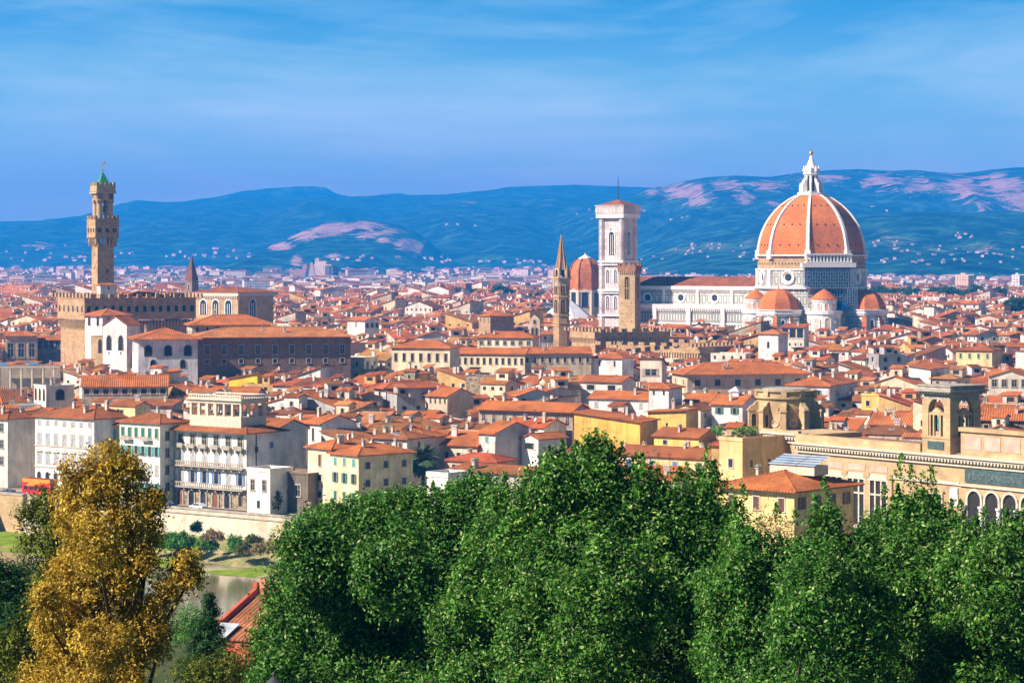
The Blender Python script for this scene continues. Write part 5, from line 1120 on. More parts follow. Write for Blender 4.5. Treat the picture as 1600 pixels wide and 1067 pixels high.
# ---------------------------------------------------------------- river front, left to right
W_ = lambda *a: a
def kit(t, name, mat, fn, color=None): return part(name, mat, t, fn, color)
H_('white house cut by the left picture edge above the red bus', -60, 12, 14, 655, 16.5, -38, 'hip', 'offwhite', 'brn', (W_('f', 3, 4, 'stone', 1.2, 1.0, 1.0, 4.0),), 90, lm='the white house at the left edge')
H_('grey stone house with pointed windows beside the red bus', 12, 31, 56, 651, 16.3, -38, 'hip', (.50, .44, .35), 'brn', (W_('f', 3, 1, 'archd', 1.6, 1.0, 1.5, 4.6), W_('r', 3, 1, 'arch', 1.6, 1.2, 1.3, 4.4)), 95, dmax=11, lm='the grey house with pointed windows')
t, w, d = H_('long white palace with grey shutters and arched pediments on the river front', 55, 147, 149, 655, 17.6, -38, 'hip', (.84, .82, .76), 'brn', (W_('f', 1, 7, 'shut_grey', .9, .9, .55, 3), ), 110, dmin=14, chim=3, lm='the long white palace with grey shutters')
for k in range(7):
    x = -w / 2 + w * (k + .5) / 7; put_window(t, 'shut_grey', x, -d / 2, 11.2, 'f', 1.15, 1.35); put_window(t, 'shut_grey', x, -d / 2, 6.6, 'f', 1.2, 1.35); put_window(t, 'arch', x, -d / 2, 2.0, 'f', 1.2, 1.4)
    kit(t, 'pediment', M['trim'], lambda b: (b.box(x - 1.1, x + 1.1, -d / 2 - .4, -d / 2, 9.25, 9.5), b.frustum([(x - 1.0, -d / 2 - .35, 9.5), (x + 1.0, -d / 2 - .35, 9.5), (x + 1.0, -d / 2, 9.5), (x - 1.0, -d / 2, 9.5)], [(x - .2, -d / 2 - .35, 9.95), (x + .2, -d / 2 - .35, 9.95), (x + .2, -d / 2, 9.95), (x - .2, -d / 2, 9.95)])))
for z in (10.6, 5.6): kit(t, 'string_course', M['trim'], lambda b: b.box(-w / 2 - .1, w / 2 + .1, -d / 2 - .22, -d / 2, z, z + .3))
H_('narrow yellow house with loggia squeezed between two white palaces', 147, 186, 187, 664, 16.0, -38, 'sf', (.78, .60, .32), 'brn', (W_('f', 1, 3, 'shut_teal', 1.2, 1.0, 1.2, 4.2), W_('f', 3, 3, 'stone', 5.2, 1.0, 1.2, 4.2)), 100, p=.22, room=(9, 5, 2.6, 1, 2), lm='the narrow yellow river house')
t, w, d = H_('white house with green shutters and small balconies on the river front', 187, 250, 276, 662, 18.3, -38, 'hip', (.84, .81, .73), 'brn', (W_('r', 4, 2, 'stone', 2, .9, 1.0, 3.8),), 115, chim=2, dmax=14, lm='the white house with green shutters')
for i, kd in enumerate(('shut_green', 'open_teal', 'shut_grey', 'open_teal')):
    for k in range(6): put_window(t, kd, -w / 2 + w * (k + .5) / 6, -d / 2, 18.3 - 3.3 - i * 4.1, 'f', .95, 1.2)
for x, z in ((-.30, 14.5), (.18, 14.5), (-.08, 10.2), (.1, 6.2), (.38, 2.8)):
    kit(t, 'balcony', M['stone'], lambda b: (b.box(x * w - 1.4, x * w + 1.4, -d / 2 - 1.0, -d / 2, z - .2, z), b.box(x * w - 1.4, x * w + 1.4, -d / 2 - 1.0, -d / 2 - .92, z, z + .8)))
kit(t, 'shop_awning', M['teal_sh'], lambda b: b.frustum([(-1.6, -d / 2 - 1.3, 3.0), (1.6, -d / 2 - 1.3, 3.0), (1.6, -d / 2, 3.2), (-1.6, -d / 2, 3.2)], [(-1.6, -d / 2 - 1.2, 3.1), (1.6, -d / 2 - 1.2, 3.1), (1.6, -d / 2, 4.0), (-1.6, -d / 2, 4.0)]))
# villa with balconies and roof loggia
t, w, d = H_('white villa with blue shutters, long balconies and a pillared roof loggia', 274, 385, 437, 676, 17.0, -38, 'hip', (.84, .81, .74), 'brn', (), 130, dmax=15, o=1.6, p=.26, chim=0, lm='the villa with the roof loggia')
yf = -d / 2
for k in range(6):
    x = -w / 2 + w * (k + .5) / 6
    put_window(t, 'stone', x, yf, 13.6, 'f', 1.2, 1.25); put_window(t, 'shut_grey', x, yf, 9.7, 'f', 1.2, 1.35); put_window(t, 'open_blue' if k in (1, 2, 3, 5) else 'shut_grey', x, yf, 5.2, 'f', 1.25, 1.5)
    kit(t, 'pediment', M['trim'], lambda b: (b.lathe([(1.0, 0), (1.0, .45), (.7, .45)], 8, 0, (0, 0)) if 0 else b.prism([(x - 1.05, yf - .35), (x + 1.05, yf - .35), (x + 1.05, yf), (x - 1.05, yf)], 8.25, 8.5), b.frustum([(x - .95, yf - .3, 8.5), (x + .95, yf - .3, 8.5), (x + .95, yf, 8.5), (x - .95, yf, 8.5)], [(x - .3, yf - .3, 9.0), (x + .3, yf - .3, 9.0), (x + .3, yf, 9.0), (x - .3, yf, 9.0)])))
    kit(t, 'small_balcony', M['stone'], lambda b: (b.box(x - 1.25, x + 1.25, yf - 1.0, yf, 13.0, 13.2), b.box(x - 1.25, x + 1.25, yf - 1.0, yf - .85, 13.2, 14.0), b.box(x - .9, x - .6, yf - .7, yf, 12.3, 13.0), b.box(x + .6, x + .9, yf - .7, yf, 12.3, 13.0)))
    if k < 5: q = MB(); opening(q, 1.6, 3.4, True, .4, .18, 0, 1); o = q.build('ground_arch' if k in (0, 3) else 'door', [M['stone'], M['wood'] if k in (0, 3) else M['glass']], t); o.location = (x, yf - .30, .1)
put_window(t, 'archd', w / 2 * .86, yf - .3, .9, 'f', 1.0, 1.4)
kit(t, 'rusticated_base', M['rough'], lambda b: b.box(-w / 2 - .25, w / 2 + .25, yf - .28, yf + .6, -1, 4.4))
for z in (4.5, 9.2):
    def _(b):
        b.box(-w / 2, w / 2, yf - 1.35, yf, z - .35, z - .05); b.box(-w / 2, w / 2, yf - 1.35, yf - 1.15, z + .75, z + .95)
        n_ = 34
        for k in range(n_): x = -w / 2 + w * (k + .5) / n_; b.box(x - .12, x + .12, yf - 1.32, yf - 1.18, z - .05, z + .75)
        for k in range(9): x = -w / 2 + w * (k + .5) / 9; b.box(x - .2, x + .2, yf - 1.0, yf, z - .95, z - .35)
    kit(t, 'long_balcony', M['stone'], _)
lg = kit(t, 'roof_loggia', M['trim'], lambda b: b.box(-w * .36, w * .36, yf + 1.5, yf + 9.5, 17.3, 20.2))
def _(b):
    xs = [-w * .35 + w * .70 * k / 6 for k in range(7)]
    for x in xs:
        for y in (yf + 1.8, yf + 9.2): b.box(x - .28, x + .28, y - .28, y + .28, 20.2, 23.0)
    for y in (yf + 4.2, yf + 6.6):
        for x in (xs[0], xs[-1]): b.box(x - .28, x + .28, y - .28, y + .28, 20.2, 23.0)
    b.box(-w * .36, w * .36, yf + 1.4, yf + 9.6, 23.0, 23.7); b.box(-w * .39, w * .39, yf + .9, yf + 10.1, 23.7, 24.0)
kit(lg, 'pillars', M['trim'], _)
def _(b):
    for q in ((-w * .37, w * .37, yf + 1.2, yf + 1.5), (-w * .37, w * .37, yf + 9.5, yf + 9.8), (-w * .37, -w * .37 + .3, yf + 1.5, yf + 9.5), (w * .37 - .3, w * .37, yf + 1.5, yf + 9.5)): b.box(*q, 24.7, 25.0); b.box(*q, 24.0, 24.2)
    for k in range(22): x = -w * .36 + w * .72 * k / 21; b.box(x - .14, x + .14, yf + 1.25, yf + 1.45, 24.2, 24.7)
    for k in range(12): y = yf + 1.4 + 8.2 * k / 11; b.box(w * .37 - .25, w * .37 - .05, y - .14, y + .14, 24.2, 24.7)
kit(lg, 'balustrade', M['trim'], _)
for k, (u, z) in enumerate(((-.2, 12.5), (.25, 13.2), (.2, 8.2))): put_window(t, 'shut_blue' if k == 1 else 'plain', w / 2, u * d, z, 'r', .9, .75)
kit(t, 'drain_pipe', M['iron'], lambda b: b.tube((w / 2 + .12, yf + 3, 16.6), (w / 2 + .12, yf + 3, 0), .12, .12, 6))
t, w, d = H_('small white house with flat balustrade roof beside the river wall', 386, 422, 424, 738, 9.2, -38, 'flat', (.86, .84, .78), 'flat', (W_('f', 1, 2, 'stone', 1.9, .9, 1.2, 4), W_('f', 1, 1, 'plain', 6.2, .8, .9, 4)), 70, dmin=7, parapet=.8, chim=0, lm='the small white house with the balustrade')
H_('tall beige house wall with a pilaster behind the small white river house', 385, 437, 440, 668, 16.2, -38, 'gx', (.68, .62, .54), 'brn', (W_('f', 2, 2, 'shut_blue', 1.8, .8, .8, 6),), 70, dmin=9, chim=1)
H_('cream house with two blue shuttered windows above the dark garden', 437, 477, 480, 663, 15.8, -38, 'sf', (.80, .74, .58), 'org', (W_('f', 2, 1, 'open_grey', 1.4, 1.3, 1.1, 5.0), W_('f', 2, 3, 'plain', 1.4, .35, .4, 5)), 75, p=.2, dmin=8)
H_('white gabled house with one tall window and a grey blank side', 477, 502, 556, 662, 16.2, -50, 'gx', (.80, .78, .72), 'org', (W_('f', 1, 1, 'narrow', 1.3, 1.2, 1.6, 4), W_('r', 1, 1, 'dark', 1.2, 1.2, .7, 4)), 50, lm='the white gabled house')
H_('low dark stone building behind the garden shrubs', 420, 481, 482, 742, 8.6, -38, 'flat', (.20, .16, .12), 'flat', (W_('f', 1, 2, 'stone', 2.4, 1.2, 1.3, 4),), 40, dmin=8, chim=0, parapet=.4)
CR = (.86, .72, .40)
H_('cream corner house wing with one brown shutter near the river', 481, 519, 530, 702, 14.2, -50, 'hip', (.86, .74, .48), 'org', (W_('f', 1, 1, 'shut_brown', 1.4, .9, 1.4, 4), W_('f', 3, 1, 'dark', 5.6, 1.2, .8, 3.6)), 100, dmin=10, chim=2)
H_('cream corner house with green shutters on its sunny side', 517, 560, 645, 712, 13.4, -50, 'hip', CR, 'org', (W_('f', 1, 3, 'shut_teal', .8, .95, .9, 3), W_('f', 1, 3, 'open_green', 4.0, .95, 1.2, 3.5), W_('f', 1, 3, 'shut_green', 8.0, .95, 1.1, 3.5), W_('r', 3, 3, 'dark', 1.4, 1.1, .85, 3.8)), 90, chim=4, lm='the cream corner house with green shutters')
H_('small white house with green shutter and pale blue balustrade among the trees', 667, 700, 702, 746, 10.0, -38, 'flat', (.85, .82, .72), 'flat', (W_('f', 2, 1, 'shut_green', 2.2, 1.0, 1.5, 4),), 60, dmin=7, chim=0, parapet=1.0)
H_('low grey house with tiled lean-to roof behind the treetops', 702, 818, 822, 742, 8.4, -38, 'sf', (.50, .45, .38), 'brn', (W_('f', 1, 2, 'dark', 2, 1, 1, 3),), 40, dmin=6, p=.2)
# second line and the middle of the city
H_('white house with pyramid roof right behind the palm', 617, 664, 675, 684, 13.4, -30, 'hip', (.78, .72, .62), 'org', (W_('f', 1, 2, 'plain', 1.8, .8, .8, 3),), 36, lm='the palm')
H_('low cream house with grey shuttered windows right of the palm', 670, 745, 748, 697, 11.4, -30, 'sf', (.76, .64, .48), 'org', (W_('f', 1, 4, 'open_grey', 1.7, 1.0, .8, 3),), 30)
H_('dark grey gabled house with rough unplastered side', 748, 774, 836, 677, 14.6, -44, 'gx', (.72, .66, .58), 'org', (W_('f', 1, 1, 'shut_teal', .9, 1, .7, 3),), 60, wmat=None, lm='the dark rough gabled house')
t, w, d = H_('white house with wide dark attic window among the treetops', 815, 841, 884, 686, 13.2, -48, 'gy', (.82, .78, .70), 'org', (W_('f', 1, 1, 'dark', 1.0, 2.6, .8, 3),), 60, chim=1, lm='the white house in the treetops')
H_('long grey loggia house under a straight orange roof', 748, 895, 900, 642, 16.4, -30, 'gx', (.42, .37, .30), 'org', (W_('f', 1, 9, 'stone', 1.6, .9, 1.3, 3), W_('f', 1, 9, 'narrow', 1.4, .5, .5, 3)), 42, o=1.3, dmin=9, chim=2, lm='the long grey loggia house')
H_('ochre yellow wall of a house with sloping top, right of the long loggia house', 897, 1000, 1003, 660, 15.6, -24, 'sr', (.84, .53, .12), 'org', (), 42, p=.12, dmin=12, chim=2, dish=1, lm='the big yellow wall')
H_('smaller ochre yellow house wall with one tiny window', 1012, 1072, 1076, 645, 16.4, -24, 'sl', (.84, .55, .15), 'org', (W_('f', 1, 1, 'plain', 2.6, .5, .5, 3),), 36, p=.06, dmin=9, chim=1, lm='the smaller yellow wall')
H_('square white tower house with small pyramid roof', 1014, 1045, 1052, 607, 19.2, -28, 'pyr', (.84, .80, .73), 'org', (W_('f', 1, 2, 'narrow', .7, .8, .6, 3),), 30, chim=0, lm='the square white tower house')
H_('long low white house with ribbed roof left of the white tower house', 920, 1013, 1016, 624, 15.6, -28, 'gx', (.82, .77, .68), 'org', (W_('f', 1, 4, 'shut_grey', 1.0, .9, .9, 3),), 22, dmin=10, chim=2)
H_('white house with dark loggia openings and a plain gable', 907, 972, 992, 597, 17.6, -30, 'gx', (.84, .80, .72), 'brn', (W_('f', 1, 2, 'dark', 1.0, 2.4, .9, 3),), 28, chim=1, lm='the white house with dark loggia openings')
H_('long beige palace with six large dark windows', 1050, 1074, 1262, 585, 19.0, 12, 'hip', (.66, .55, .38), 'org', (W_('f', 1, 6, 'dark', 1.6, 1.7, 1.2, 3), W_('l', 1, 2, 'plain', 1.6, .8, 1, 3)), 26, ant=3, chim=3, o=1.2, dmax=20, lm='the long beige palace with six windows')
H_('white house with blue grey window under a ribbed roof', 1070, 1110, 1113, 627, 15.2, -26, 'gx', (.82, .77, .68), 'org', (W_('f', 1, 2, 'shut_grey', 1.0, 1.0, 1.2, 3),), 26, dmin=10)
t, w, d = H_('white house with green shutters, roof skylight and lilac gable', 1112, 1160, 1186, 632, 15.0, -26, 'gx', (.82, .78, .72), 'org', (W_('f', 1, 2, 'open_green', 1.0, 1.1, 1.0, 3), W_('r', 1, 1, 'dark', 2, 1.4, 1.3, 3)), 30, chim=1, lm='the white house with green shutters and skylight')
sk = part('skylight', M['white'], t, lambda b: b.box(-1.4, 1.4, -1.4, 1.4, 16.4, 18.2)); part('skylight_roof', M['metalroof'], sk, lambda b: b.frustum([(-1.8, -1.8, 18.2), (1.8, -1.8, 18.2), (1.8, 1.8, 18.2), (-1.8, 1.8, 18.2)], [(-.1, -.1, 19.6), (.1, -.1, 19.6), (.1, .1, 19.6), (-.1, .1, 19.6)]))
H_('yellow house under a broad brown roof between the treetops', 965, 1110, 1137, 716, 12.0, -36, 'gx', (.82, .62, .30), 'brn', (W_('f', 1, 4, 'shut_blue', 1.2, 1.2, 1.3, 3),), 60, dmax=14, chim=1, lm='the yellow house between the treetops')
t, w, d = H_('ochre house with planted roof terrace beside the library', 1124, 1160, 1243, 690, 22.1, -50, 'flat', (.80, .55, .25), 'flat', (W_('f', 1, 1, 'dark', 3.2, 1.0, .9, 3), W_('r', 1, 3, 'plain', 3.4, .6, .7, 3)), 50, chim=0, lm='the ochre house with the planted terrace')
H_('small ochre house with tiled roof left of the planted terrace', 1022, 1092, 1096, 683, 13.2, -36, 'gx', (.84, .55, .16), 'brn', (W_('f', 1, 2, 'dark', 1.0, 1.0, .6, 3),), 24, dmin=9)
t, w, d = H_('yellow villa with hipped roof and glass skylights in front of the library', 1124, 1241, 1352, 767, 17.2, -42, 'hip', (.82, .62, .27), 'org', (W_('f', 1, 3, 'shut_brown', 1.4, 1.1, 1.2, 3), W_('r', 1, 4, 'open_brown', 1.2, 1.0, 1.1, 3)), 90, dmax=17, o=1.3, p=.27, chim=2, lm='the yellow villa with skylights')
for x, L in ((-w * .05, 5.5), (w * .25, 3.6)):
    sk = part('skylight', M['offw'] if 'offw' in M else M['trim'], t, lambda b: b.prism([(x - L / 2, 0), (x + L / 2, 0), (x + L / 2, 4), (x - L / 2, 4)], 19.0, 20.6))
    def _(b):
        for k in range(9):
            y0 = -.3 + k * .52; b.face([(x - L / 2 - .2, y0, 20.62 + .16 * k), (x + L / 2 + .2, y0, 20.62 + .16 * k), (x + L / 2 + .2, y0 + .5, 20.62 + .16 * k + .14), (x - L / 2 - .2, y0 + .5, 20.62 + .16 * k + .14)], k % 2)
    part('glass_roof', [M['metalroof'], M['solar']], sk, _)
H_('white house with hipped roof and dark side windows behind the ornate drum', 1230, 1296, 1340, 603, 16.6, -24, 'hip', (.72, .68, .62), 'org', (W_('f', 1, 2, 'open_teal', 1.4, .9, 1.0, 3), W_('r', 1, 2, 'dark', 1.4, 1.1, 1.2, 3)), 30, chim=3, lm='the white house with the roof box')
H_('ochre house with flat projecting roof', 1346, 1386, 1392, 619, 14.6, -26, 'flat', (.78, .55, .16), 'flat', (W_('f', 1, 2, 'dark', 1.4, 1, .9, 3),), 22, dmin=8, chim=0)
H_('bright white windowless house block with a sunlit blank front', 1420, 1454, 1494, 577, 19.5, -30, 'sr', (.86, .83, .76), 'org', (), 24, p=.16, chim=0, lm='the bright white blank block')
H_('yellow house with green shutters under a wide brown roof', 1494, 1550, 1566, 548, 20.4, -26, 'hip', (.82, .64, .32), 'brn', (W_('f', 1, 4, 'shut_green', 1.2, .8, 1.0, 3),), 22, chim=2)
H_('house with glazed veranda under a low gable at the right edge', 1546, 1608, 1612, 589, 17.4, -10, 'gy', (.74, .66, .52), 'org', (W_('f', 1, 4, 'stone', 1.0, 1.3, 1.2, 3),), 24, dmin=11)
H_('long orange roofed house directly behind the sandstone tower', 1358, 1444, 1448, 664, 13.0, -20, 'gx', (.70, .60, .45), 'org', (), 14, dmin=14, chim=4)
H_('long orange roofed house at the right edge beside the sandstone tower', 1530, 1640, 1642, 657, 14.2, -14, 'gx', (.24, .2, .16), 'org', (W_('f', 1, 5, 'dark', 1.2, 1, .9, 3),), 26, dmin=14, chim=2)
H_('rough stone wall block with flat top, a roofless house side', 728, 779, 783, 588, 17.2, -20, 'flat', (.48, .40, .28), 'flat', (), 30, wmat=M['rough'], chim=0, dmin=8, parapet=.2, lm='the rough stone block')
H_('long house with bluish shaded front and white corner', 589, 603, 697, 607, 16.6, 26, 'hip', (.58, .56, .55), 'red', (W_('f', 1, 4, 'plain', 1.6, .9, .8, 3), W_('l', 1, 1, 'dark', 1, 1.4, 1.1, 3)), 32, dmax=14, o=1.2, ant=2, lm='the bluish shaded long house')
H_('brown gabled house with small windows under an orange roof', 669, 699, 739, 619, 15.4, -38, 'gx', (.66, .54, .38), 'org', (W_('f', 1, 4, 'narrow', .8, .8, .7, 3),), 24, chim=1)
H_('small yellow house under a hipped orange roof', 614, 650, 668, 585, 17.2, -30, 'hip', (.80, .60, .20), 'org', (W_('f', 1, 2, 'dark', .9, .9, .8, 3),), 12, chim=2)
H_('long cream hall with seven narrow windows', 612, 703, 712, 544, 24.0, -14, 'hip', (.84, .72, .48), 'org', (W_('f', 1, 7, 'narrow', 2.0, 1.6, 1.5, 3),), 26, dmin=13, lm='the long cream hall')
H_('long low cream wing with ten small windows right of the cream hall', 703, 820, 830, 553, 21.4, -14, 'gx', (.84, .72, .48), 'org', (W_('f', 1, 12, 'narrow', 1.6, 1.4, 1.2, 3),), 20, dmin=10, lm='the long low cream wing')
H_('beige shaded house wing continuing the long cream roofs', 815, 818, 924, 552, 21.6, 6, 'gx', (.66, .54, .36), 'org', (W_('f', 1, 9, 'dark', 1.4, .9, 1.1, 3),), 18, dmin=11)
H_('upper cream hall with framed small windows behind the low wing', 746, 832, 840, 528, 26.0, -14, 'hip', (.84, .74, .52), 'org', (W_('f', 1, 7, 'stone', 1.2, 1.0, .8, 3),), 16, dmin=11, lm='the upper cream hall')
H_('white house with big hipped roof in front of the brown crenellated wall', 925, 972, 990, 560, 19.8, -28, 'hip', (.84, .80, .74), 'org', (W_('f', 1, 2, 'narrow', 1, 1, 1, 3),), 24)
H_('beige house with one large dark attic window', 1000, 1034, 1038, 573, 18.6, -14, 'sb', (.74, .66, .52), 'brn', (W_('f', 1, 1, 'stone', 1.0, 3.4, 1.1, 3),), 16, dmin=9)
H_('brown stone tower house with hipped roof in the far centre', 748, 766, 803, 494, 27.5, -60, 'hip', (.46, .37, .25), 'org', (W_('f', 1, 3, 'narrow', 1, 1, 1, 3),), 20, wmat=M['pietra'], dmax=18, lm='the brown stone tower house')
H_('white house with three dark windows left of the far centre', 543, 570, 587, 501, 26.5, -45, 'gx', (.82, .78, .70), 'org', (W_('r', 1, 3, 'dark', 1.2, 1.5, 1.2, 3), W_('f', 1, 1, 'narrow', 1, 1, 1, 3)), 18)
t = thing('bell_gable', 'pale stone church bell gable with two arched openings left of the slim spire', 'bell gable', (PXY(836, 960), 960, 0), R(-12)); PROT.append((824, 850, 485, 545, 950)); foot(PXY(836, 960), 962, 6, 4, 0)
gzz = lambda py: PZ(py, 960)
part('wall', M['wall'], t, lambda b: (b.prism([(-2.0, -.8), (2.0, -.8), (2.0, .8), (-2.0, .8)], 0, gzz(500)), b.frustum([(-2.2, -.9, gzz(500)), (2.2, -.9, gzz(500)), (2.2, .9, gzz(500)), (-2.2, .9, gzz(500))], [(-.1, -.9, gzz(492)), (.1, -.9, gzz(492)), (.1, .9, gzz(492)), (-.1, .9, gzz(492))])), (.60, .48, .32))
for x, py, w_, h_ in ((-.75, 527, .9, 3.6), (.75, 527, .9, 3.6), (0, 506, .8, 1.7)): q = MB(); opening(q, w_, h_, True, .15, .1); o = q.build('bell_opening', [M['stone'], M['dark']], t); o.location = (x, -.83, gzz(py))
H_('loggia house with dark openings in front of the brick dome', 1221, 1256, 1262, 512, 26.0, -20, 'sf', (.80, .74, .60), 'red', (W_('f', 1, 3, 'dark', .4, 2.4, 2.2, 3), W_('f', 1, 4, 'plain', 6.5, .6, .6, 3)), 26, p=.15, dmin=9, chim=1)
H_('white tower like house below the brick dome', 1185, 1216, 1232, 522, 26.2, -30, 'hip', (.84, .80, .74), 'pal', (W_('f', 1, 1, 'archd', 3, .8, 1.4, 3),), 24, dmax=9, chim=0)
# left: houses below the crenellated palace
STN = (.40, .27, .18)
t, w, d = H_('huge brown stone palazzo with shaded front and overhanging roof', 300, 310, 548, 527, 28.6, 13, 'hip', STN, 'pal', (W_('f', 1, 9, 'stone', 3.0, 1.3, 1.6, 3), W_('f', 1, 9, 'dark', 7.4, 1.2, .9, 3)), 46, wmat=M['brick'], dmax=26, o=1.8, p=.25, chim=3, ant=2, lm='the huge brown palazzo')
H_('white palazzo wing with arched windows left of the huge brown palazzo', 192, 216, 309, 530, 28.4, 13, 'hip', (.80, .79, .78), 'org', (W_('f', 1, 3, 'archd', 2.2, 2.2, 2.0, 3), W_('f', 1, 2, 'archd', 7, 1.6, 1.6, 3), W_('l', 1, 3, 'dark', 1.5, 1.2, 1.6, 3)), 44, dmax=24, o=1.6, p=.30, lm='the white palazzo wing')
H_('long orange roof with arched gable behind the white palazzo wing', 248, 300, 428, 508, 32.0, 13, 'hip', (.66, .55, .40), 'org', (W_('l', 1, 3, 'archd', 2.0, 1.6, 1.6, 3), W_('f', 1, 8, 'narrow', .8, 1, .8, 3)), 8, dmax=18, o=1.2)
H_('white church gable with two tall arched windows', 161, 198, 216, 508, 31.0, -24, 'gy', (.86, .84, .78), 'org', (W_('f', 1, 2, 'archd', 4.0, 1.8, 3.0, 3), W_('f', 1, 2, 'narrow', 9.8, .5, .5, 3)), 60, p=.62, dmax=22, o=.5, chim=0, lm='the white church gable')
H_('beige stone apse tower with one arched window left of the church gable', 142, 171, 173, 526, 26.6, -24, 'flat', (.66, .55, .38), 'flat', (W_('f', 1, 1, 'archd', 1.0, 1.5, 2.9, 3),), 40, chim=0, dmin=7, wmat=M['sand'], parapet=.2)
H_('white house with hipped roof and dark corner loggia under the palace wall', 133, 160, 201, 493, 34.0, -52, 'hip', (.80, .76, .70), 'org', (W_('f', 1, 2, 'dark', .8, 1.8, 1.8, 3), W_('r', 1, 1, 'dark', .8, 6, 1.8, 3)), 34, dmax=13, o=1.2, chim=0)
H_('pale beige hall with three tall windows at the left', -2, 8, 58, 525, 22.5, 10, 'hip', (.62, .52, .38), 'org', (W_('f', 1, 3, 'stone', 3.2, 2.0, 3.2, 3),), 40, dmax=20, o=.9, lm='the beige hall with three tall windows')
H_('long tiled roof over a row of dark glazed windows at the left', 55, 58, 140, 531, 20.2, 6, 'gx', (.42, .36, .27), 'org', (W_('f', 1, 9, 'stone', .6, 1.6, 1.7, 3),), 26, dmin=10, chim=2)
t, w, d = H_('house with brown slab roof and blue panels over a colonnaded terrace', -14, -8, 94, 573, 16.8, 6, 'flat', (.52, .44, .32), (.30, .19, .13), (), 30, dmin=12, chim=0, parapet=.15, lm='the colonnaded roof terrace')
for k in range(6): part('column', M['trim'], t, lambda b: b.lathe([(.42, 8), (.35, 15.8), (.55, 16.2), (.55, 16.5)], 8, 0, (-w / 2 + w * (k + .5) / 6, -d / 2 - 2.2)))
part('pergola_beam', M['trim'], t, lambda b: b.box(-w / 2, w / 2, -d / 2 - 2.7, -d / 2 - 1.7, 16.5, 17.0))
for x in (-.42, .05): part('solar_panel', M['solar'], t, lambda b: b.frustum([(x * w - 1.8, 0, 17.0), (x * w + 1.8, 0, 17.0), (x * w + 1.8, 2.4, 17.8), (x * w - 1.8, 2.4, 17.8)], [(x * w - 1.8, 0, 17.12), (x * w + 1.8, 0, 17.12), (x * w + 1.8, 2.4, 17.92), (x * w - 1.8, 2.4, 17.92)]))
t, w, d = H_('white roof loggia with three arched openings and a tiled top', 53, 72, 109, 604, 17.2, -56, 'flat', (.80, .74, .62), 'flat', (W_('f', 1, 3, 'archd', .8, 1.2, 2.0, 3), W_('r', 1, 1, 'archd', 1.0, 2.4, 1.8, 3)), 34, dmax=12, chim=1, parapet=.4, lm='the white arched roof loggia')
H_('long beige house with dark square windows under a low roof', 124, 128, 262, 604, 17.0, 7, 'gx', (.58, .47, .33), 'org', (W_('f', 1, 9, 'dark', .7, 1.5, .9, 3),), 20, dmin=11, ant=2, lm='the long beige house with square windows')
H_('bright golden yellow house side with sloping roof line', 358, 402, 408, 592, 16.2, -20, 'sl', (.86, .56, .05), 'org', (W_('f', 1, 1, 'plain', 2, .6, .6, 3),), 18, p=.2, dmin=9, chim=1, lm='the golden yellow house side')
H_('large orange roofed house behind the villa loggia', 296, 398, 402, 620, 14.4, -8, 'gx', (.66, .56, .44), 'org', (), 10, dmin=14, chim=4)
H_('grey terrace wall house with a white chimney', 186, 268, 272, 634, 15.2, -10, 'sf', (.52, .47, .40), 'brn', (), 14, dmin=8, p=.15, chim=3)
# ---------------------------------------------------------------- the crowd of houses between the landmarks
def scr(x, y, z): return 800 + x / y * F, HY - (z - CZ) / y * F
class Grid:
    def __init__(s, c=24): s.c = c; s.d = {}
    def near(s, x, y):
        i, j = int(x // s.c), int(y // s.c)
        for a in (-1, 0, 1):
            for b in (-1, 0, 1): yield from s.d.get((i + a, j + b), ())
    def add(s, r): s.d.setdefault((int(r[0] // s.c), int(r[1] // s.c)), []).append(r)
def rect_axes(r):
    a = R(r[4]); return Vector((math.cos(a), math.sin(a))), Vector((-math.sin(a), math.cos(a)))
def overlap(p, q, sh=1.0):
    d = Vector((q[0] - p[0], q[1] - p[1])); pa, qa = rect_axes(p), rect_axes(q)
    for ax in (*pa, *qa):
        rp = abs(pa[0].dot(ax)) * p[2] / 2 + abs(pa[1].dot(ax)) * p[3] / 2; rq = abs(qa[0].dot(ax)) * q[2] / 2 + abs(qa[1].dot(ax)) * q[3] / 2
        if abs(d.dot(ax)) > (rp + rq) * sh: return False
    return True
def infill(n_try, Y0, Y1, seed, grid, big, smin=8, smax=17):
    r = random.Random(seed); out = []
    for i in range(n_try):
        Y = math.sqrt(r.uniform(Y0 * Y0, Y1 * Y1)); px = r.uniform(-50, 1650); X = PXY(px, Y)
        if X < 10 and Y < 700:
            if (Vector((X, Y)) - B0).dot(BN) < 33: continue
        elif px < 1130 and Y < 545: continue
        elif px >= 1130 and Y < 525: continue
        blk = mnoise.noise(Vector((X / 130, Y / 170, 5)))
        th = -30 + 10 * blk if blk > -.22 else 22 + 14 * blk
        th += r.uniform(-3, 3); w, d = r.uniform(smin, smax), r.uniform(smin * .9, smax * .8)
        q = (X, Y, w, d, th)
        if any(overlap(q, g, .82) for g in grid.near(X, Y)) or any(abs(g[0] - X) < 60 and abs(g[1] - Y) < 60 and overlap(q, g, .96) for g in big): continue
        H = r.choice((11, 12.5, 13.5, 14.5, 15.5, 16.5)) + r.uniform(-1, 1)
        if Y > 900: H += r.choice((0, 0, 1, 3, 5))
        ok = False
        for k in range(5):
            x0, _t = scr(X - w * .7, Y, 0); x1, _t = scr(X + w * .7, Y, 0); yt = scr(X, Y, H + min(w, d) * .17 + 2.6)[1]
            ok = not any(x1 > p[0] and x0 < p[1] and yt < p[3] and Y < p[4] for p in PROT)
            if ok: break
            H -= 2.0
            if H < 7: break
        if not ok: continue
        grid.add(q); out.append((*q, H))
    return out
PROT.append((635, 690, 692, 775, 556))
grid = Grid(26)
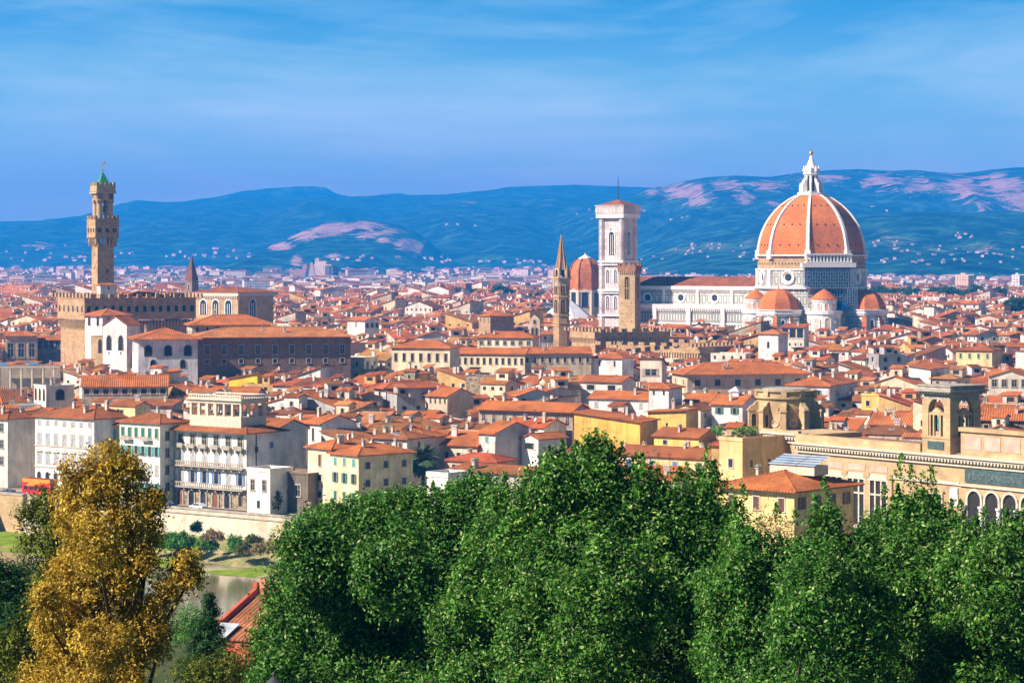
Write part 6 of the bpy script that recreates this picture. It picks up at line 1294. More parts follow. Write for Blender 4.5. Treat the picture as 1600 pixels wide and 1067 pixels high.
small = [f for f in FOOT if max(f[2], f[3]) <= 22]; big = [f for f in FOOT if max(f[2], f[3]) > 22]
for f in small: grid.add(f)
cand = infill(34000, 470, 1250, 3, grid, big)
cand.sort(key=lambda q: -(q[2] * q[5] / (q[1] ** 2)) - (1 if q[1] < 700 else 0))
N_IND = 224
near, rest = cand[:N_IND], cand[N_IND:]
near.sort(key=lambda q: q[1])
LMS = [h for h in HANDS if h[0]]
WPAL = [('white', 'white'), ('offwhite', 'off-white'), ('cream', 'cream'), ('pale', 'pale cream'), ('beige', 'beige'), ('pink', 'pinkish'), ('white', 'white'), ('offwhite', 'off-white'), ('cream', 'cream'), ('ochre', 'ochre'), ('grey', 'grey'), ('stone', 'brown stone'), ('pale', 'pale cream')]
RPAL = ['org', 'org', 'org', 'red', 'brn', 'pal', 'pal', 'dk']
RWORD = {'hip': 'hipped', 'gx': 'gabled', 'gy': 'gable-fronted', 'sf': 'lean-to', 'sb': 'lean-to', 'sl': 'slanting', 'sr': 'slanting', 'flat': 'flat', 'pyr': 'pyramid'}
COLW = {'org': 'orange', 'red': 'red', 'brn': 'brown', 'pal': 'pale orange', 'dk': 'dark brown', 'flat': 'terracotta'}
ORD = ['nearest', 'second', 'third', 'fourth', 'fifth', 'sixth', 'seventh', 'eighth', 'ninth', 'tenth', 'eleventh', 'twelfth', 'thirteenth', 'fourteenth', 'fifteenth', 'sixteenth']
spec = []; r = random.Random(21)
for (X, Y, w, d, th, H) in near:
    px, py = scr(X, Y, H); dx = lambda h: (px - h[1]) / 1.0; best = min(LMS, key=lambda h: math.hypot(px - h[1], (py - h[2]) * 1.6))
    ddx, ddy = px - best[1], (py - best[2]) * 1.6
    side = ('right of' if ddx > 0 else 'left of') if abs(ddx) > abs(ddy) else ('below' if ddy > 0 else 'above')
    spec.append([X, Y, w, d, th, H, best[0], side, math.hypot(ddx, ddy)])
groups = {}
for s in spec: groups.setdefault((s[6], s[7]), []).append(s)
for g in groups.values():
    g.sort(key=lambda s: s[8])
    for k, s in enumerate(g): s.append(ORD[min(k, 15)])
for s in spec:
    X, Y, w, d, th, H, lm, side, _d, od = s
    wk, wn = r.choice(WPAL); rk = r.choice(RPAL)
    kind = r.choice(['hip', 'hip', 'gx', 'gx', 'gx', 'gy', 'gy', 'sf', 'sr', 'sl', 'flat'] if Y > 600 else ['hip', 'gx', 'gx', 'gy'])
    if kind == 'flat': rk = 'flat'
    wt = r.choice(['dark', 'plain', 'plain', 'shut_brown', 'shut_green', 'shut_grey', 'open_green', 'open_brown', 'open_grey', 'stone', 'narrow'])
    wins = []; nf = max(1, int(w / r.uniform(3.0, 4.6))); wins.append(('f', 2 if Y < 700 else 1, nf, wt, r.uniform(.7, 1.3), r.uniform(.7, 1.0), r.uniform(.65, .95), 3.4))
    face = 'r' if th < 0 else 'l'; wins.append((face, 1, max(1, int(d / 5)), wt, r.uniform(.7, 1.6), .8, .75, 3.4))
    if r.random() < .18: wins = [('f', 1, max(1, int(w / 5)), 'dark', .6, 2.6, 1.0, 3)]
    room = (r.uniform(3, 5.5), r.uniform(3, 4.5), r.uniform(2.0, 2.8), r.uniform(-.2, .2) * w, r.uniform(-.15, .2) * d) if (r.random() < .28 and kind != 'flat') else None
    c = WC[wk]; k = r.uniform(.86, 1.04); c = tuple(min(.86, v * k) for v in c); rc = tuple(v * r.uniform(.85, 1.15) for v in RC[rk])
    lab = f'{wn} house with {COLW[rk]} {RWORD[kind]} roof, {od} {side} {lm}'
    if len(lab.split()) > 16: lab = f'{wn} house, {COLW[rk]} roof, {od} {side} {lm}'
    house(lab, X, Y, th, w, d, H, kind, c, rc, r.uniform(.26, .36), r.uniform(.4, .9), wins, chim=r.choice((1, 1, 2, 2, 3)), ant=r.choice((0, 1, 1, 2)), dish=1 if r.random() < .35 else 0, group='tiled houses of the old city', seed=int(X), room=room, wmat=M['rough'] if wk == 'stone' else None)
# the rest: too many to tell one by one
def far_house(b, X, Y, w, d, th, H, r, nwin=True):
    kind = r.choice(['hip', 'hip', 'gx', 'gx', 'gy', 'gy', 'sf', 'sr', 'sl', 'flat']); Mx = Matrix.Translation((X, Y, 0)) @ Matrix.Rotation(R(th), 4, 'Z')
    k = r.uniform(.84, 1.05); wc = tuple(min(.86, v * k) for v in WC[r.choice(WPAL)[0]]); rc = tuple(v * r.uniform(.8, 1.15) for v in RC[r.choice(RPAL)]); p = r.uniform(.24, .34)
    s = MB(); s.col = wc; wall_mesh(kind, w, d, H, p, 0, s, 0)
    if kind == 'flat': s.face([(-w / 2, -d / 2, H - .3), (w / 2, -d / 2, H - .3), (w / 2, d / 2, H - .3), (-w / 2, d / 2, H - .3)], 1)
    if r.random() < .45:                               # room on the roof
        rw, rd, x, y = r.uniform(2.5, 5), r.uniform(2.5, 4.5), r.uniform(-.25, .25) * w, r.uniform(-.1, .25) * d; z = roof_z(kind, w, d, H, p, x, y)
        s.box(x - rw / 2, x + rw / 2, y - rd / 2, y + rd / 2, z - 1.5, z + 2.2, 0, False, False)
        s.col = rc; s.frustum([(x - rw / 2 - .3, y - rd / 2 - .3, z + 2.0), (x + rw / 2 + .3, y - rd / 2 - .3, z + 2.0), (x + rw / 2 + .3, y + rd / 2 + .3, z + 2.9), (x - rw / 2 - .3, y + rd / 2 + .3, z + 2.9)], [(x - rw / 2 - .3, y - rd / 2 - .3, z + 2.2), (x + rw / 2 + .3, y - rd / 2 - .3, z + 2.2), (x + rw / 2 + .3, y + rd / 2 + .3, z + 3.1), (x - rw / 2 - .3, y + rd / 2 + .3, z + 3.1)], 1)
        s.col = None; s.face([(x - rw * .25, y - rd / 2 - .03, z + .4), (x + rw * .25, y - rd / 2 - .03, z + .4), (x + rw * .25, y - rd / 2 - .03, z + 1.6), (x - rw * .25, y - rd / 2 - .03, z + 1.6)], 2)
    if kind != 'flat':
        q = MB(); q.col = rc; roof_mesh(kind, w, d, H, r.uniform(.4, .9), p, None, q); q.m = [1] * len(q.m); s.merge(q)
    s.col = (.68, .62, .54)
    for k in range(r.choice((1, 2, 2, 3))):
        x, y = r.uniform(-.4, .4) * w, r.uniform(-.4, .4) * d; z = roof_z(kind, w, d, H, p, x, y); e = r.uniform(.3, .6); s.box(x - e, x + e, y - .35, y + .35, z - 1, z + r.uniform(1.0, 2.0), 0, True, False)
    if nwin:
        s.col = (.05, .05, .05); n_ = max(1, int(w / r.uniform(2.8, 4.4))); hw = r.uniform(.4, .65); hh = r.uniform(.9, 1.7)
        for row in range(2):
            z = H - 1.0 - hh - row * 3.4
            for k in range(n_): x = -w / 2 + w * (k + .5) / n_; s.face([(x - hw, -d / 2 - .03, z), (x + hw, -d / 2 - .03, z), (x + hw, -d / 2 - .03, z + hh), (x - hw, -d / 2 - .03, z + hh)], 2)
            m_ = max(1, int(d / 4.5)); sx = w / 2 + .03 if th < 0 else -w / 2 - .03
            for k in range(m_): y = -d / 2 + d * (k + .5) / m_; s.face([(sx, y - hw, z), (sx, y + hw, z), (sx, y + hw, z + hh), (sx, y - hw, z + hh)], 2)
    b.merge(s, Mx)
r = random.Random(5); fb = MB()
for q in rest: far_house(fb, *q[:5], q[5], r)
far = infill(24000, 1250, 2150, 4, grid, big, 10, 20)
for q in far: far_house(fb, *q[:5], q[5] + r.choice((0, 0, 2, 4)), r)
far2 = infill(8000, 2150, 2700, 6, grid, big, 13, 28)
for q in far2: far_house(fb, *q[:5], q[5] + r.choice((0, 1, 3, 6)), r, False)
tag(fb.build('distant_houses', [M['wall_attr'], M['roof_attr'], M['dark']]), 'mass of small tiled houses filling the city behind the nearer roofs', 'houses', kind='stuff')
# pale apartment blocks of the plain
r = random.Random(9); bb = MB(); tb_ = []
def block(b, X, Y, w, d, th, H):
    Mx = Matrix.Translation((X, Y, 0)) @ Matrix.Rotation(R(th), 4, 'Z'); s = MB()
    s.col = r.choice([(.80, .77, .72), (.74, .70, .62), (.70, .58, .44), (.78, .74, .66), (.62, .58, .54), (.82, .80, .78), (.60, .42, .34)])
    s.box(-w / 2, w / 2, -d / 2, d / 2, 0, H, 0, False, False)
    s.col = r.choice([(.40, .16, .08), (.44, .18, .09), (.46, .40, .34), (.55, .52, .48), (.36, .14, .07)])
    if r.random() < .55: s.frustum([(-w / 2 - .6, -d / 2 - .6, H), (w / 2 + .6, -d / 2 - .6, H), (w / 2 + .6, d / 2 + .6, H), (-w / 2 - .6, d / 2 + .6, H)], [(-w / 2 + d * .45, -.2, H + d * .14), (w / 2 - d * .45, -.2, H + d * .14), (w / 2 - d * .45, .2, H + d * .14), (-w / 2 + d * .45, .2, H + d * .14)], 1)
    else: s.box(-w / 2, w / 2, -d / 2, d / 2, H, H + .5, 1); s.col = (.7, .68, .64); s.box(-w * .15, w * .1, -d * .2, d * .2, H, H + 3, 0)
    b.merge(s, Mx)
PR2 = [p for p in PROT if p[4] > 900]
for Y0, Y1, n_, hs_ in ((2650, 3700, 1500, (11, 13, 16, 19, 23)), (3700, 5000, 2000, (10, 13, 16, 20, 24)), (5000, 9500, 3800, (10, 14, 18, 24, 30))):
    for i in range(n_):
        Y = math.sqrt(r.uniform(Y0 ** 2, Y1 ** 2)); px = r.uniform(-40, 1640); X = PXY(px, Y)
        if px > 1000 and Y > 6100 and px < 1600 and r.random() < .7: continue
        if mnoise.noise(Vector((X / 500, Y / 700, 2))) > .28: tb_.append((X, Y)); continue
        block(bb, X, Y, r.uniform(14, 46), r.uniform(11, 18), r.choice((-32, -30, 20, 58, 5)) + r.uniform(-6, 6), r.choice(hs_) * r.uniform(.8, 1.1))
tag(bb.build('distant_apartment_blocks', [M['block_attr'], M['roof_attr']]), 'pale apartment blocks and sheds spread over the far plain', 'apartment blocks', kind='stuff')
# white villas scattered over the lower hill
# ---------------------------------------------------------------- foliage
def leaf_mesh(name, P, N, L, Wd, rs, droop=0.0):
    """one small pointed leaf (two folded triangles) per point; P, N are n x 3"""
    n = len(P); N = N + rs.normal(0, .55, (n, 3)); N /= np.linalg.norm(N, axis=1)[:, None] + 1e-9
    t = rs.normal(0, 1, (n, 3)); t[:, 2] -= droop; t -= N * (t * N).sum(1)[:, None]; t /= np.linalg.norm(t, axis=1)[:, None] + 1e-9
    b = np.cross(N, t); l = (L * rs.uniform(.45, 1.6, n))[:, None]; w = (Wd * rs.uniform(.7, 1.25, n))[:, None]
    V = np.stack([P - t * l * .5, P + b * w * .5 + N * w * .18, P + t * l * .5, P - b * w * .5 + N * w * .18], 1).reshape(-1, 3)
    me = bpy.data.meshes.new(name); me.vertices.add(4 * n); me.vertices.foreach_set('co', V.astype(np.float32).ravel())
    me.loops.add(4 * n); me.loops.foreach_set('vertex_index', np.arange(4 * n, dtype=np.int32)); me.polygons.add(n); me.polygons.foreach_set('loop_start', np.arange(0, 4 * n, 4, dtype=np.int32))
    me.update(calc_edges=True); return me
def lobe_points(lobes, per_m2, clump, rs, per=14, fill=.35, up=.35, sub=0):
    """leaf sprays: branch masses on each lobe's skin, sprays over each mass, then leaves along each spray"""
    P, N = [], []
    def skin(cx, cy, cz, rx, ry, rz, dens, low=-1.0):
        area = 4 * math.pi * (((rx * ry) ** 1.6 + (rx * rz) ** 1.6 + (ry * rz) ** 1.6) / 3) ** (1 / 1.6)
        m = max(4, int(area * dens / per)); d = rs.normal(0, 1, (m, 3)); d /= np.linalg.norm(d, axis=1)[:, None]
        d[:, 2] = np.where(d[:, 2] < low, -d[:, 2], d[:, 2])
        k = np.where(rs.uniform(0, 1, m) < fill, rs.uniform(.45, .92, m), rs.uniform(.88, 1.12, m))
        C = d * k[:, None] * np.array([rx, ry, rz]) + np.array([cx, cy, cz])
        nn = d / np.array([rx, ry, rz]); nn /= np.linalg.norm(nn, axis=1)[:, None]; nn[:, 2] += up
        cs = clump * rs.uniform(.5, 1.4, m); sd = nn + rs.normal(0, .45, (m, 3)); sd /= np.linalg.norm(sd, axis=1)[:, None]
        f = np.tile(np.linspace(-1, 1, per), m)[:, None]
        p = np.repeat(C, per, 0) + np.repeat(sd * cs[:, None] * 1.25, per, 0) * f + rs.normal(0, 1, (m * per, 3)) * (np.repeat(cs, per)[:, None] * .55) * (1.15 - .6 * f)
        P.append(p); N.append(np.repeat(nn, per, 0))
    for (cx, cy, cz, rx, ry, rz) in lobes:
        if not sub: skin(cx, cy, cz, rx, ry, rz, per_m2); continue
        skin(cx, cy, cz, rx * .72, ry * .72, rz * .72, per_m2 * .35)
        K_ = int(sub * rs.uniform(.8, 1.25))
        for q in range(K_):
            d = rs.normal(0, 1, 3); d[1] -= .35; d[2] += .15; d /= np.linalg.norm(d); r_ = rs.uniform(.15, .38)
            c = np.array([cx, cy, cz]) + d * np.array([rx, ry, rz]) * (1.0 - r_ * .75) * rs.uniform(.9, 1.08)
            m_ = min(rx, ry, rz) ** .7 * max(rx, rz) ** .3 * r_
            skin(c[0], c[1], c[2], m_ * rs.uniform(.75, 1.2), m_, m_ * rs.uniform(.9, 1.7), per_m2 * .62, -.45)
    return np.concatenate(P), np.concatenate(N)
def px_lobes(L, Y, deep=1.0):
    out = []
    for q in L:
        px, py, rx, ry = q[:4]; dy = q[4] if len(q) > 4 else 0; c = at(px, py, Y + dy); k = (Y + dy) / F
        out.append((c.x, c.y, c.z, rx * k, max(rx, ry) * .8 * k * deep, ry * k))
    return out
OG = 'evergreen oaks below the viewpoint'
def tree(name, label, cat, Y, lobes, leafmat, L, Wd, per_m2, clump, seed, base=None, sub=0, trunk_r=.25, droop=0.0, per=14, fill=.35, group=None, up=.35, shoots=()):
    rs = np.random.RandomState(seed); lb = px_lobes(lobes, Y); xs = [l[0] for l in lb]
    bx = base if base is not None else sum(xs) / len(xs); by = Y + (2.2 if sub else 0); bz = terrain(by) if by < 400 else (min(l[2] - l[5] for l in lb) if name == 'bank_bush' else 0)
    t = thing(name, label, cat, (bx, by, bz), 0, group); off = np.array([bx, by, bz])
    P, N = lobe_points(lb, per_m2, clump, rs, per, fill, up, sub)
    shoots = list(shoots); rq = random.Random(seed + 77)
    if group == OG:                                    # a ragged top line: young shoots on every upper bough
        for q in lobes:
            if q[1] - q[3] < 850:
                for k in range(4): dxx = rq.uniform(-.85, .85); yt = q[1] - q[3] * math.sqrt(1 - dxx * dxx) + 8; shoots.append((q[0] + dxx * q[2], yt, yt - rq.uniform(16, 38), rq.uniform(3, 6)))
    for (px, py0, py1, wd) in shoots:                  # upright young shoots above the crown
        n_ = int(abs(py0 - py1) * 2.2); f = rs.uniform(0, 1, n_) ** .8; k = Y / F
        c = at(px, py0, Y); lean = rs.uniform(-.12, .12); q = np.stack([c.x + (f * (py0 - py1) * lean + rs.normal(0, 1, n_) * wd * (1.15 - f)) * k, c.y + rs.normal(0, 1, n_) * wd * .7 * k, c.z + f * (py0 - py1) * k], 1)
        P = np.concatenate([P, q]); N = np.concatenate([N, rs.normal(0, .6, (n_, 3)) + np.array([-.4, -.5, .6])])
    me = leaf_mesh('crown', P - off, N, L, Wd, rs, droop); me.materials.append(leafmat); link('crown', me, t)
    b = MB(); r = random.Random(seed); top = max(lb, key=lambda l: l[2]); crown_z = min(l[2] for l in lb) - bz
    b.tube((0, 0, -.5), (.1, 0, max(crown_z, 1.0)), trunk_r * 1.3, trunk_r, 9); b.tube((.1, 0, max(crown_z, 1.0)), (top[0] - bx, top[1] - by, top[2] - bz), trunk_r, trunk_r * .15, 8)
    for l in lb:
        e = Vector((l[0], l[1], l[2])) - Vector(off); s = Vector((.05, 0, max(crown_z * .7, 1, e.z - .8 * math.hypot(e.x, e.y) - .4))); m_ = s.lerp(e, .5) + Vector((0, 0, -.06 * (e - s).length + r.uniform(-.2, .2)))
        b.tube(s, m_, trunk_r * .38, trunk_r * .24, 6); b.tube(m_, e, trunk_r * .24, trunk_r * .1, 6)
        for k in range(3):
            v = Vector((r.uniform(-1, 1) * l[3], r.uniform(-1, 1) * l[4], r.uniform(-.2, 1) * l[5])) * .8; b.tube(e - v * .1, e + v, trunk_r * .14, .012, 5)
    b.build('trunk', M['bark'], t); return t
LW, LL = .064, .120
tree('evergreen_oak', 'dark green broad oak, leftmost of the big green trees in front', 'tree', 80, [(512, 862, 62, 62), (560, 850, 70, 58), (610, 845, 70, 60), (650, 830, 60, 55), (700, 835, 70, 68), (745, 815, 60, 62), (560, 950, 110, 95), (690, 950, 110, 110), (470, 940, 55, 66), (455, 1020, 60, 66), (560, 1060, 130, 80), (720, 1060, 110, 90), (640, 1100, 220, 50, -2), (500, 880, 60, 70, -2), (620, 900, 80, 70, -3), (440, 1075, 50, 50, -3)], M['leaf_oak'], LL * 1.05, LW * 1.05, 470, .24, 1, trunk_r=.3, group=OG, sub=24, shoots=((640, 790, 765, 5), (545, 805, 782, 5), (700, 775, 752, 5), (735, 765, 728, 6), (510, 810, 786, 5)))
tree('evergreen_oak', 'bright green oak, tallest of the trees in front, before the yellow houses', 'tree', 72, [(880, 775, 46, 62), (930, 760, 44, 66), (985, 785, 55, 66), (845, 800, 40, 56), (1060, 805, 48, 60), (1105, 790, 26, 56), (900, 880, 95, 100), (1020, 890, 95, 100), (830, 900, 60, 100), (1090, 890, 60, 90), (870, 1010, 100, 100), (1010, 1020, 110, 100), (1110, 1020, 70, 90), (1000, 1095, 190, 50, -2), (850, 1095, 80, 50, -2), (950, 950, 100, 100, -4), (790, 830, 36, 70, 3), (770, 930, 60, 110, 2), (740, 1000, 60, 110, 2), (985, 855, 70, 60, 2), (930, 850, 60, 60, 2), (1040, 850, 50, 60, 2), (1100, 850, 50, 70, 2), (1140, 930, 40, 90, 3)], M['leaf_oak2'], LL, LW, 480, .23, 2, trunk_r=.3, group=OG, sub=24, shoots=((880, 720, 686, 6), (930, 705, 668, 6), (970, 735, 690, 6), (1030, 760, 728, 6), (1075, 765, 722, 6), (1104, 745, 698, 6), (850, 755, 720, 5), (1000, 740, 705, 6), (905, 720, 690, 5)))
tree('evergreen_oak', 'dark green oak in front of the yellow villa with skylights', 'tree', 66, [(1185, 890, 44, 50), (1240, 900, 50, 50), (1290, 840, 26, 50), (1325, 885, 46, 52), (1160, 930, 56, 76), (1260, 950, 100, 90), (1180, 1020, 90, 90), (1310, 1030, 100, 90), (1240, 1070, 120, 70), (1130, 960, 50, 90, 2), (1150, 1040, 60, 70, 1), (1350, 980, 50, 90, 2), (1260, 1100, 140, 50, -2), (1150, 840, 16, 50, 3), (1275, 910, 60, 60, -3), (1257, 992, 50, 60, -4)], M['leaf_oak'], LL * .95, LW * .95, 500, .21, 3, trunk_r=.28, group=OG, sub=24, shoots=((1290, 775, 742, 5), (1160, 785, 752, 5), (1215, 815, 785, 5), (1245, 820, 796, 5)))
tree('evergreen_oak', 'light green oak with thin upright shoots before the library windows', 'tree', 74, [(1405, 815, 24, 34), (1440, 815, 30, 38), (1470, 845, 40, 46), (1372, 860, 38, 46), (1410, 870, 70, 70), (1480, 900, 60, 80), (1390, 950, 80, 90), (1470, 1000, 90, 90), (1400, 1060, 110, 80), (1500, 960, 50, 90, 2), (1345, 930, 40, 80, 3), (1380, 1095, 120, 50, -2), (1480, 1095, 70, 50, -2), (1430, 900, 70, 80, -3), (1423, 968, 40, 50, -3)], M['leaf_oak2'], LL, LW, 420, .23, 4, trunk_r=.26, group=OG, sub=24, shoots=((1404, 755, 708, 7), (1425, 765, 725, 6), (1460, 775, 728, 7), (1445, 760, 735, 6), (1380, 785, 758, 6), (1500, 800, 780, 5)))
tree('evergreen_oak', 'green oak at the right edge in front of the library arches', 'tree', 69, [(1535, 880, 46, 56), (1590, 872, 50, 56), (1640, 870, 60, 60), (1520, 930, 60, 80), (1590, 940, 80, 90), (1550, 1030, 100, 100), (1640, 1000, 80, 110), (1490, 1050, 60, 80), (1560, 1090, 110, 50, -2), (1640, 1090, 70, 50, -2), (1560, 900, 60, 60, -3), (1553, 965, 40, 50, -3)], M['leaf_oak2'], LL, LW, 470, .23, 5, trunk_r=.28, group=OG, sub=24, shoots=((1540, 832, 792, 6), (1575, 828, 800, 6), (1600, 825, 790, 6), (1520, 840, 808, 5)))
tree('flowering_shrub', 'pale yellow blossoming bush among oaks below the yellow villa', 'shrub', 70, [(1195, 822, 26, 30, 5), (1150, 838, 22, 34, 5), (1225, 842, 20, 28, 5)], M['leaf_blossom'], .07, .05, 260, .14, 6, trunk_r=.08)
tree('golden_tree', 'tall golden brown autumn tree at the left in front of the river', 'tree', 62, [(165, 725, 36, 26), (120, 748, 30, 34), (198, 752, 26, 36), (150, 790, 52, 50), (198, 812, 34, 52), (112, 805, 28, 46), (145, 870, 54, 64), (195, 885, 32, 58), (112, 925, 42, 54), (160, 955, 58, 66), (95, 1000, 36, 46), (130, 1050, 62, 46), (200, 1015, 36, 56), (228, 1000, 20, 50), (287, 882, 20, 20), (298, 902, 15, 16), (265, 918, 22, 26), (246, 952, 16, 32), (252, 1000, 16, 34), (62, 1060, 34, 30), (243, 782, 11, 16), (228, 800, 16, 18), (150, 850, 40, 50, -2.5), (160, 1010, 48, 50, -2.5), (72, 935, 16, 12, -1), (76, 975, 18, 14, -1), (150, 1080, 90, 30, -1), (238, 832, 11, 20), (230, 878, 14, 26)], M['leaf_gold'], .095, .048, 600, .15, 7, trunk_r=.26, droop=1.3, per=16, fill=.30, sub=18)
tree('tree', 'yellow green leafy tree behind the left side of the golden tree', 'tree', 78, [(64, 792, 22, 22), (82, 800, 34, 38), (48, 812, 20, 20), (68, 860, 34, 46), (88, 910, 34, 60), (105, 850, 34, 60), (70, 950, 30, 50), (100, 1010, 40, 60)], M['leaf_olive'], .11, .058, 380, .18, 8, sub=11, trunk_r=.2, shoots=((72, 775, 762, 4),))
tree('tree', 'dark green tree in the lower left corner beside the golden tree', 'tree', 92, [(-10, 905, 40, 40), (22, 915, 32, 36), (-5, 970, 50, 46), (40, 960, 34, 50), (0, 1040, 70, 60), (50, 1040, 46, 50)], M['leaf_dark'], .12, .06, 400, .2, 9, sub=11, trunk_r=.24)
tree('shrub', 'yellow green bush at the bottom left corner', 'shrub', 70, [(10, 1020, 40, 34), (45, 1000, 30, 34), (20, 1065, 60, 30), (60, 1065, 36, 30)], M['leaf_olive'], .09, .05, 420, .15, 10, trunk_r=.08)
tree('shrub', 'grey green bush left of the golden tree near the water', 'shrub', 150, [(38, 888, 20, 14), (55, 900, 14, 16), (45, 915, 24, 20)], M['leaf_dark'], .17, .09, 120, .25, 21, trunk_r=.1)
# small conifer
def conifer(label, px, py0, py1, Y, wpx, seed):
    rs = np.random.RandomState(seed); base = at(px, py1, Y); bz = terrain(Y); t = thing('conifer', label, 'tree', (base.x, Y, bz)); k = Y / F; H = at(px, py0, Y).z - bz; hv = (py1 - py0) * k
    P, N = [], []
    b = MB(); b.tube((0, 0, -.3), (0, 0, H), .22, .02, 7)
    lv = 22
    for i in range(lv):
        f = i / lv; z = H - hv * (.02 + .98 * f); rad = wpx * k * (.10 + .95 * f) ; nb = 6 + int(6 * f)
        for j in range(nb):
            a = rs.uniform(0, 6.28); ln = rad * rs.uniform(.65, 1.15); n_ = int(30 + 260 * ln / (wpx * k) * .7); s = rs.uniform(.05, 1, n_) ** .7
            u = np.array([math.cos(a), math.sin(a), 0]); tip = -.30 * ln; q = s[:, None] * u * ln; q[:, 2] += z + tip * s ** 1.5 + .10 * ln * s; q += rs.normal(0, 1, (n_, 3)) * np.array([.07, .07, .05]) * (1.3 - .5 * s)[:, None] * 1.3
            q[:, 2] -= abs(rs.normal(0, .08, n_)); P.append(q); N.append(np.tile(u * .5 + np.array([0, 0, .8]), (n_, 1)))
            b.tube((0, 0, z), tuple(u * ln * .9 + np.array([0, 0, z + tip * .8])), .04, .01, 4)
    me = leaf_mesh('crown', np.concatenate(P), np.concatenate(N), .13, .035, rs, .6); me.materials.append(M['leaf_dark']); link('crown', me, t); b.build('trunk', M['bark'], t)
conifer('dark green conifer with drooping tiers between the golden tree and red roof', 327, 925, 1075, 98, 62, 11)
tree('shrub', 'light green bush at the foot of the conifer', 'shrub', 84, [(372, 1030, 30, 26), (345, 1050, 40, 26), (385, 1058, 30, 20), (310, 1060, 40, 26)], M['leaf_olive'], .10, .055, 260, .15, 12, trunk_r=.08)
tree('shrub', 'feathery bright green bush behind the conifer by the water', 'shrub', 190, [(300, 962, 26, 16), (285, 985, 20, 22), (320, 985, 20, 20)], M['leaf_grass'], .2, .08, 90, .3, 13, trunk_r=.1)
tree('shrub', 'thin brownish green twiggy bush in front of the red roof', 'shrub', 88, [(402, 965, 14, 14), (418, 980, 16, 18), (395, 985, 12, 12)], M['leaf_oak'], .09, .045, 130, .16, 14, trunk_r=.06)
tree('shrub', 'orange brown bush at the bottom beside the lamp', 'shrub', 80, [(375, 1058, 14, 14), (395, 1048, 16, 22)], M['leaf_gold'], .09, .045, 230, .12, 15, trunk_r=.06)
# riverside bushes on the far bank, in front of the wall
for i, (px, py, rx, ry, mt, lab) in enumerate([(250, 842, 22, 14, 'leaf_grass', 'bright green reed clump on the far bank nearest the golden tree'), (285, 845, 28, 16, 'leaf_grass', 'wide bright green bush on the far river bank'), (306, 823, 8, 7, 'leaf_dark', 'small round dark bush against the embankment wall'), (322, 850, 18, 11, 'leaf_grass', 'low bright green bush right of the wide one on the bank'), (367, 848, 10, 15, 'leaf_grass', 'upright green bush at the foot of the embankment wall'), (383, 856, 16, 9, 'leaf_olive', 'olive brown bush beside the upright green bush'), (335, 836, 16, 7, 'leaf_dry', 'dry straw coloured grass tuft below the embankment wall'), (410, 855, 20, 10, 'leaf_dry', 'long dry grass tuft on the bank near the big oaks'), (437, 850, 18, 9, 'leaf_dry', 'dry pale grass tuft beside the leftmost oak'), (398, 842, 12, 5, 'leaf_olive', 'small olive weed patch under the embankment wall'), (462, 852, 18, 10, 'leaf_dry', 'brown dry bush at the right end of the visible bank')]):
    Yb = 548 - (px - 265) * .115 - 10; tree('bank_bush', lab, 'bush', Yb, [(px, py, rx, ry), (px - rx * .5, py + ry * .4, rx * .7, ry * .6), (px + rx * .5, py + ry * .3, rx * .6, ry * .7)], M[mt], .55, .2, 60, .34, 30 + i, trunk_r=.06, per=10, group='bushes on the far river bank', droop=-.8, sub=7)
# garden trees and hedge by the river houses
tree('garden_tree', 'round dark green garden tree between the small white and cream houses', 'tree', 556, [(466, 762, 14, 13), (458, 778, 16, 14), (474, 782, 10, 12)], M['far_tree'], .5, .28, 26, .4, 50, trunk_r=.15, per=10)
tree('garden_hedge', 'clipped dark hedge right beside the small white river house', 'hedge', 552, [(430, 784, 8, 12), (434, 776, 6, 7)], M['leaf_dark'], .4, .22, 30, .3, 51, trunk_r=.1, per=10)
tree('garden_hedge', 'bright green hedge under the cream corner house', 'hedge', 515, [(572, 782, 14, 9), (595, 780, 14, 10), (615, 783, 12, 9), (632, 778, 12, 10), (650, 786, 14, 10)], M['leaf_grass'], .42, .24, 30, .3, 52, trunk_r=.1, per=10)
for i, (px, py, Y, s) in enumerate([(682, 672, 640, 6), (689, 680, 640, 5)]): tree('roof_garden_bush', ['leafy green bush in a courtyard behind the palm', 'lower leafy bush in the courtyard behind the palm'][i], 'bush', Y, [(px, py, s, s + 2)], M['far_tree'], .5, .28, 26, .35, 60 + i, per=10, trunk_r=.06)
tree('garden_tree', 'dark green round tree beside the white arched roof loggia', 'tree', 800, [(42, 615, 8, 7), (38, 623, 9, 7)], M['leaf_dark'], .6, .34, 20, .45, 63, per=10, trunk_r=.2)
tree('roof_garden_bush', 'green climbing plants on a roof right of the crenellated wing', 'bush', 1040, [(1180, 547, 7, 5), (1195, 548, 8, 5), (1211, 549, 8, 5)], M['leaf_grass'], .9, .5, 10, .5, 64, per=10, trunk_r=.2)
for i, (px, py, s) in enumerate([(1124, 674, 9), (1152, 676, 7), (1165, 672, 9), (1178, 673, 8)]):
    t = thing('potted_plant', ['feathery potted shrub at the left end of the ochre roof terrace', 'low potted shrub second from left on the ochre roof terrace', 'tall feathery potted shrub third from left on the roof terrace', 'potted shrub at the right end of the ochre roof terrace'][i], 'plant', (PXY(px, 466), 466 + abs(px - 1160) * .06, 22.1)); rs = np.random.RandomState(70 + i)
    b = MB(); b.lathe([(.3, 0), (.5, .7), (.55, .9), (.1, .85)], 10); b.build('pot', M['pink'], t); k = 468 / F
    P, N = lobe_points([(0, 0, .9 + s * k * .7, s * k, s * k, s * k * .8)], 60, .25, rs, 10); me = leaf_mesh('foliage', P, N, .32, .12, rs); me.materials.append(M['leaf_grass']); link('foliage', me, t)
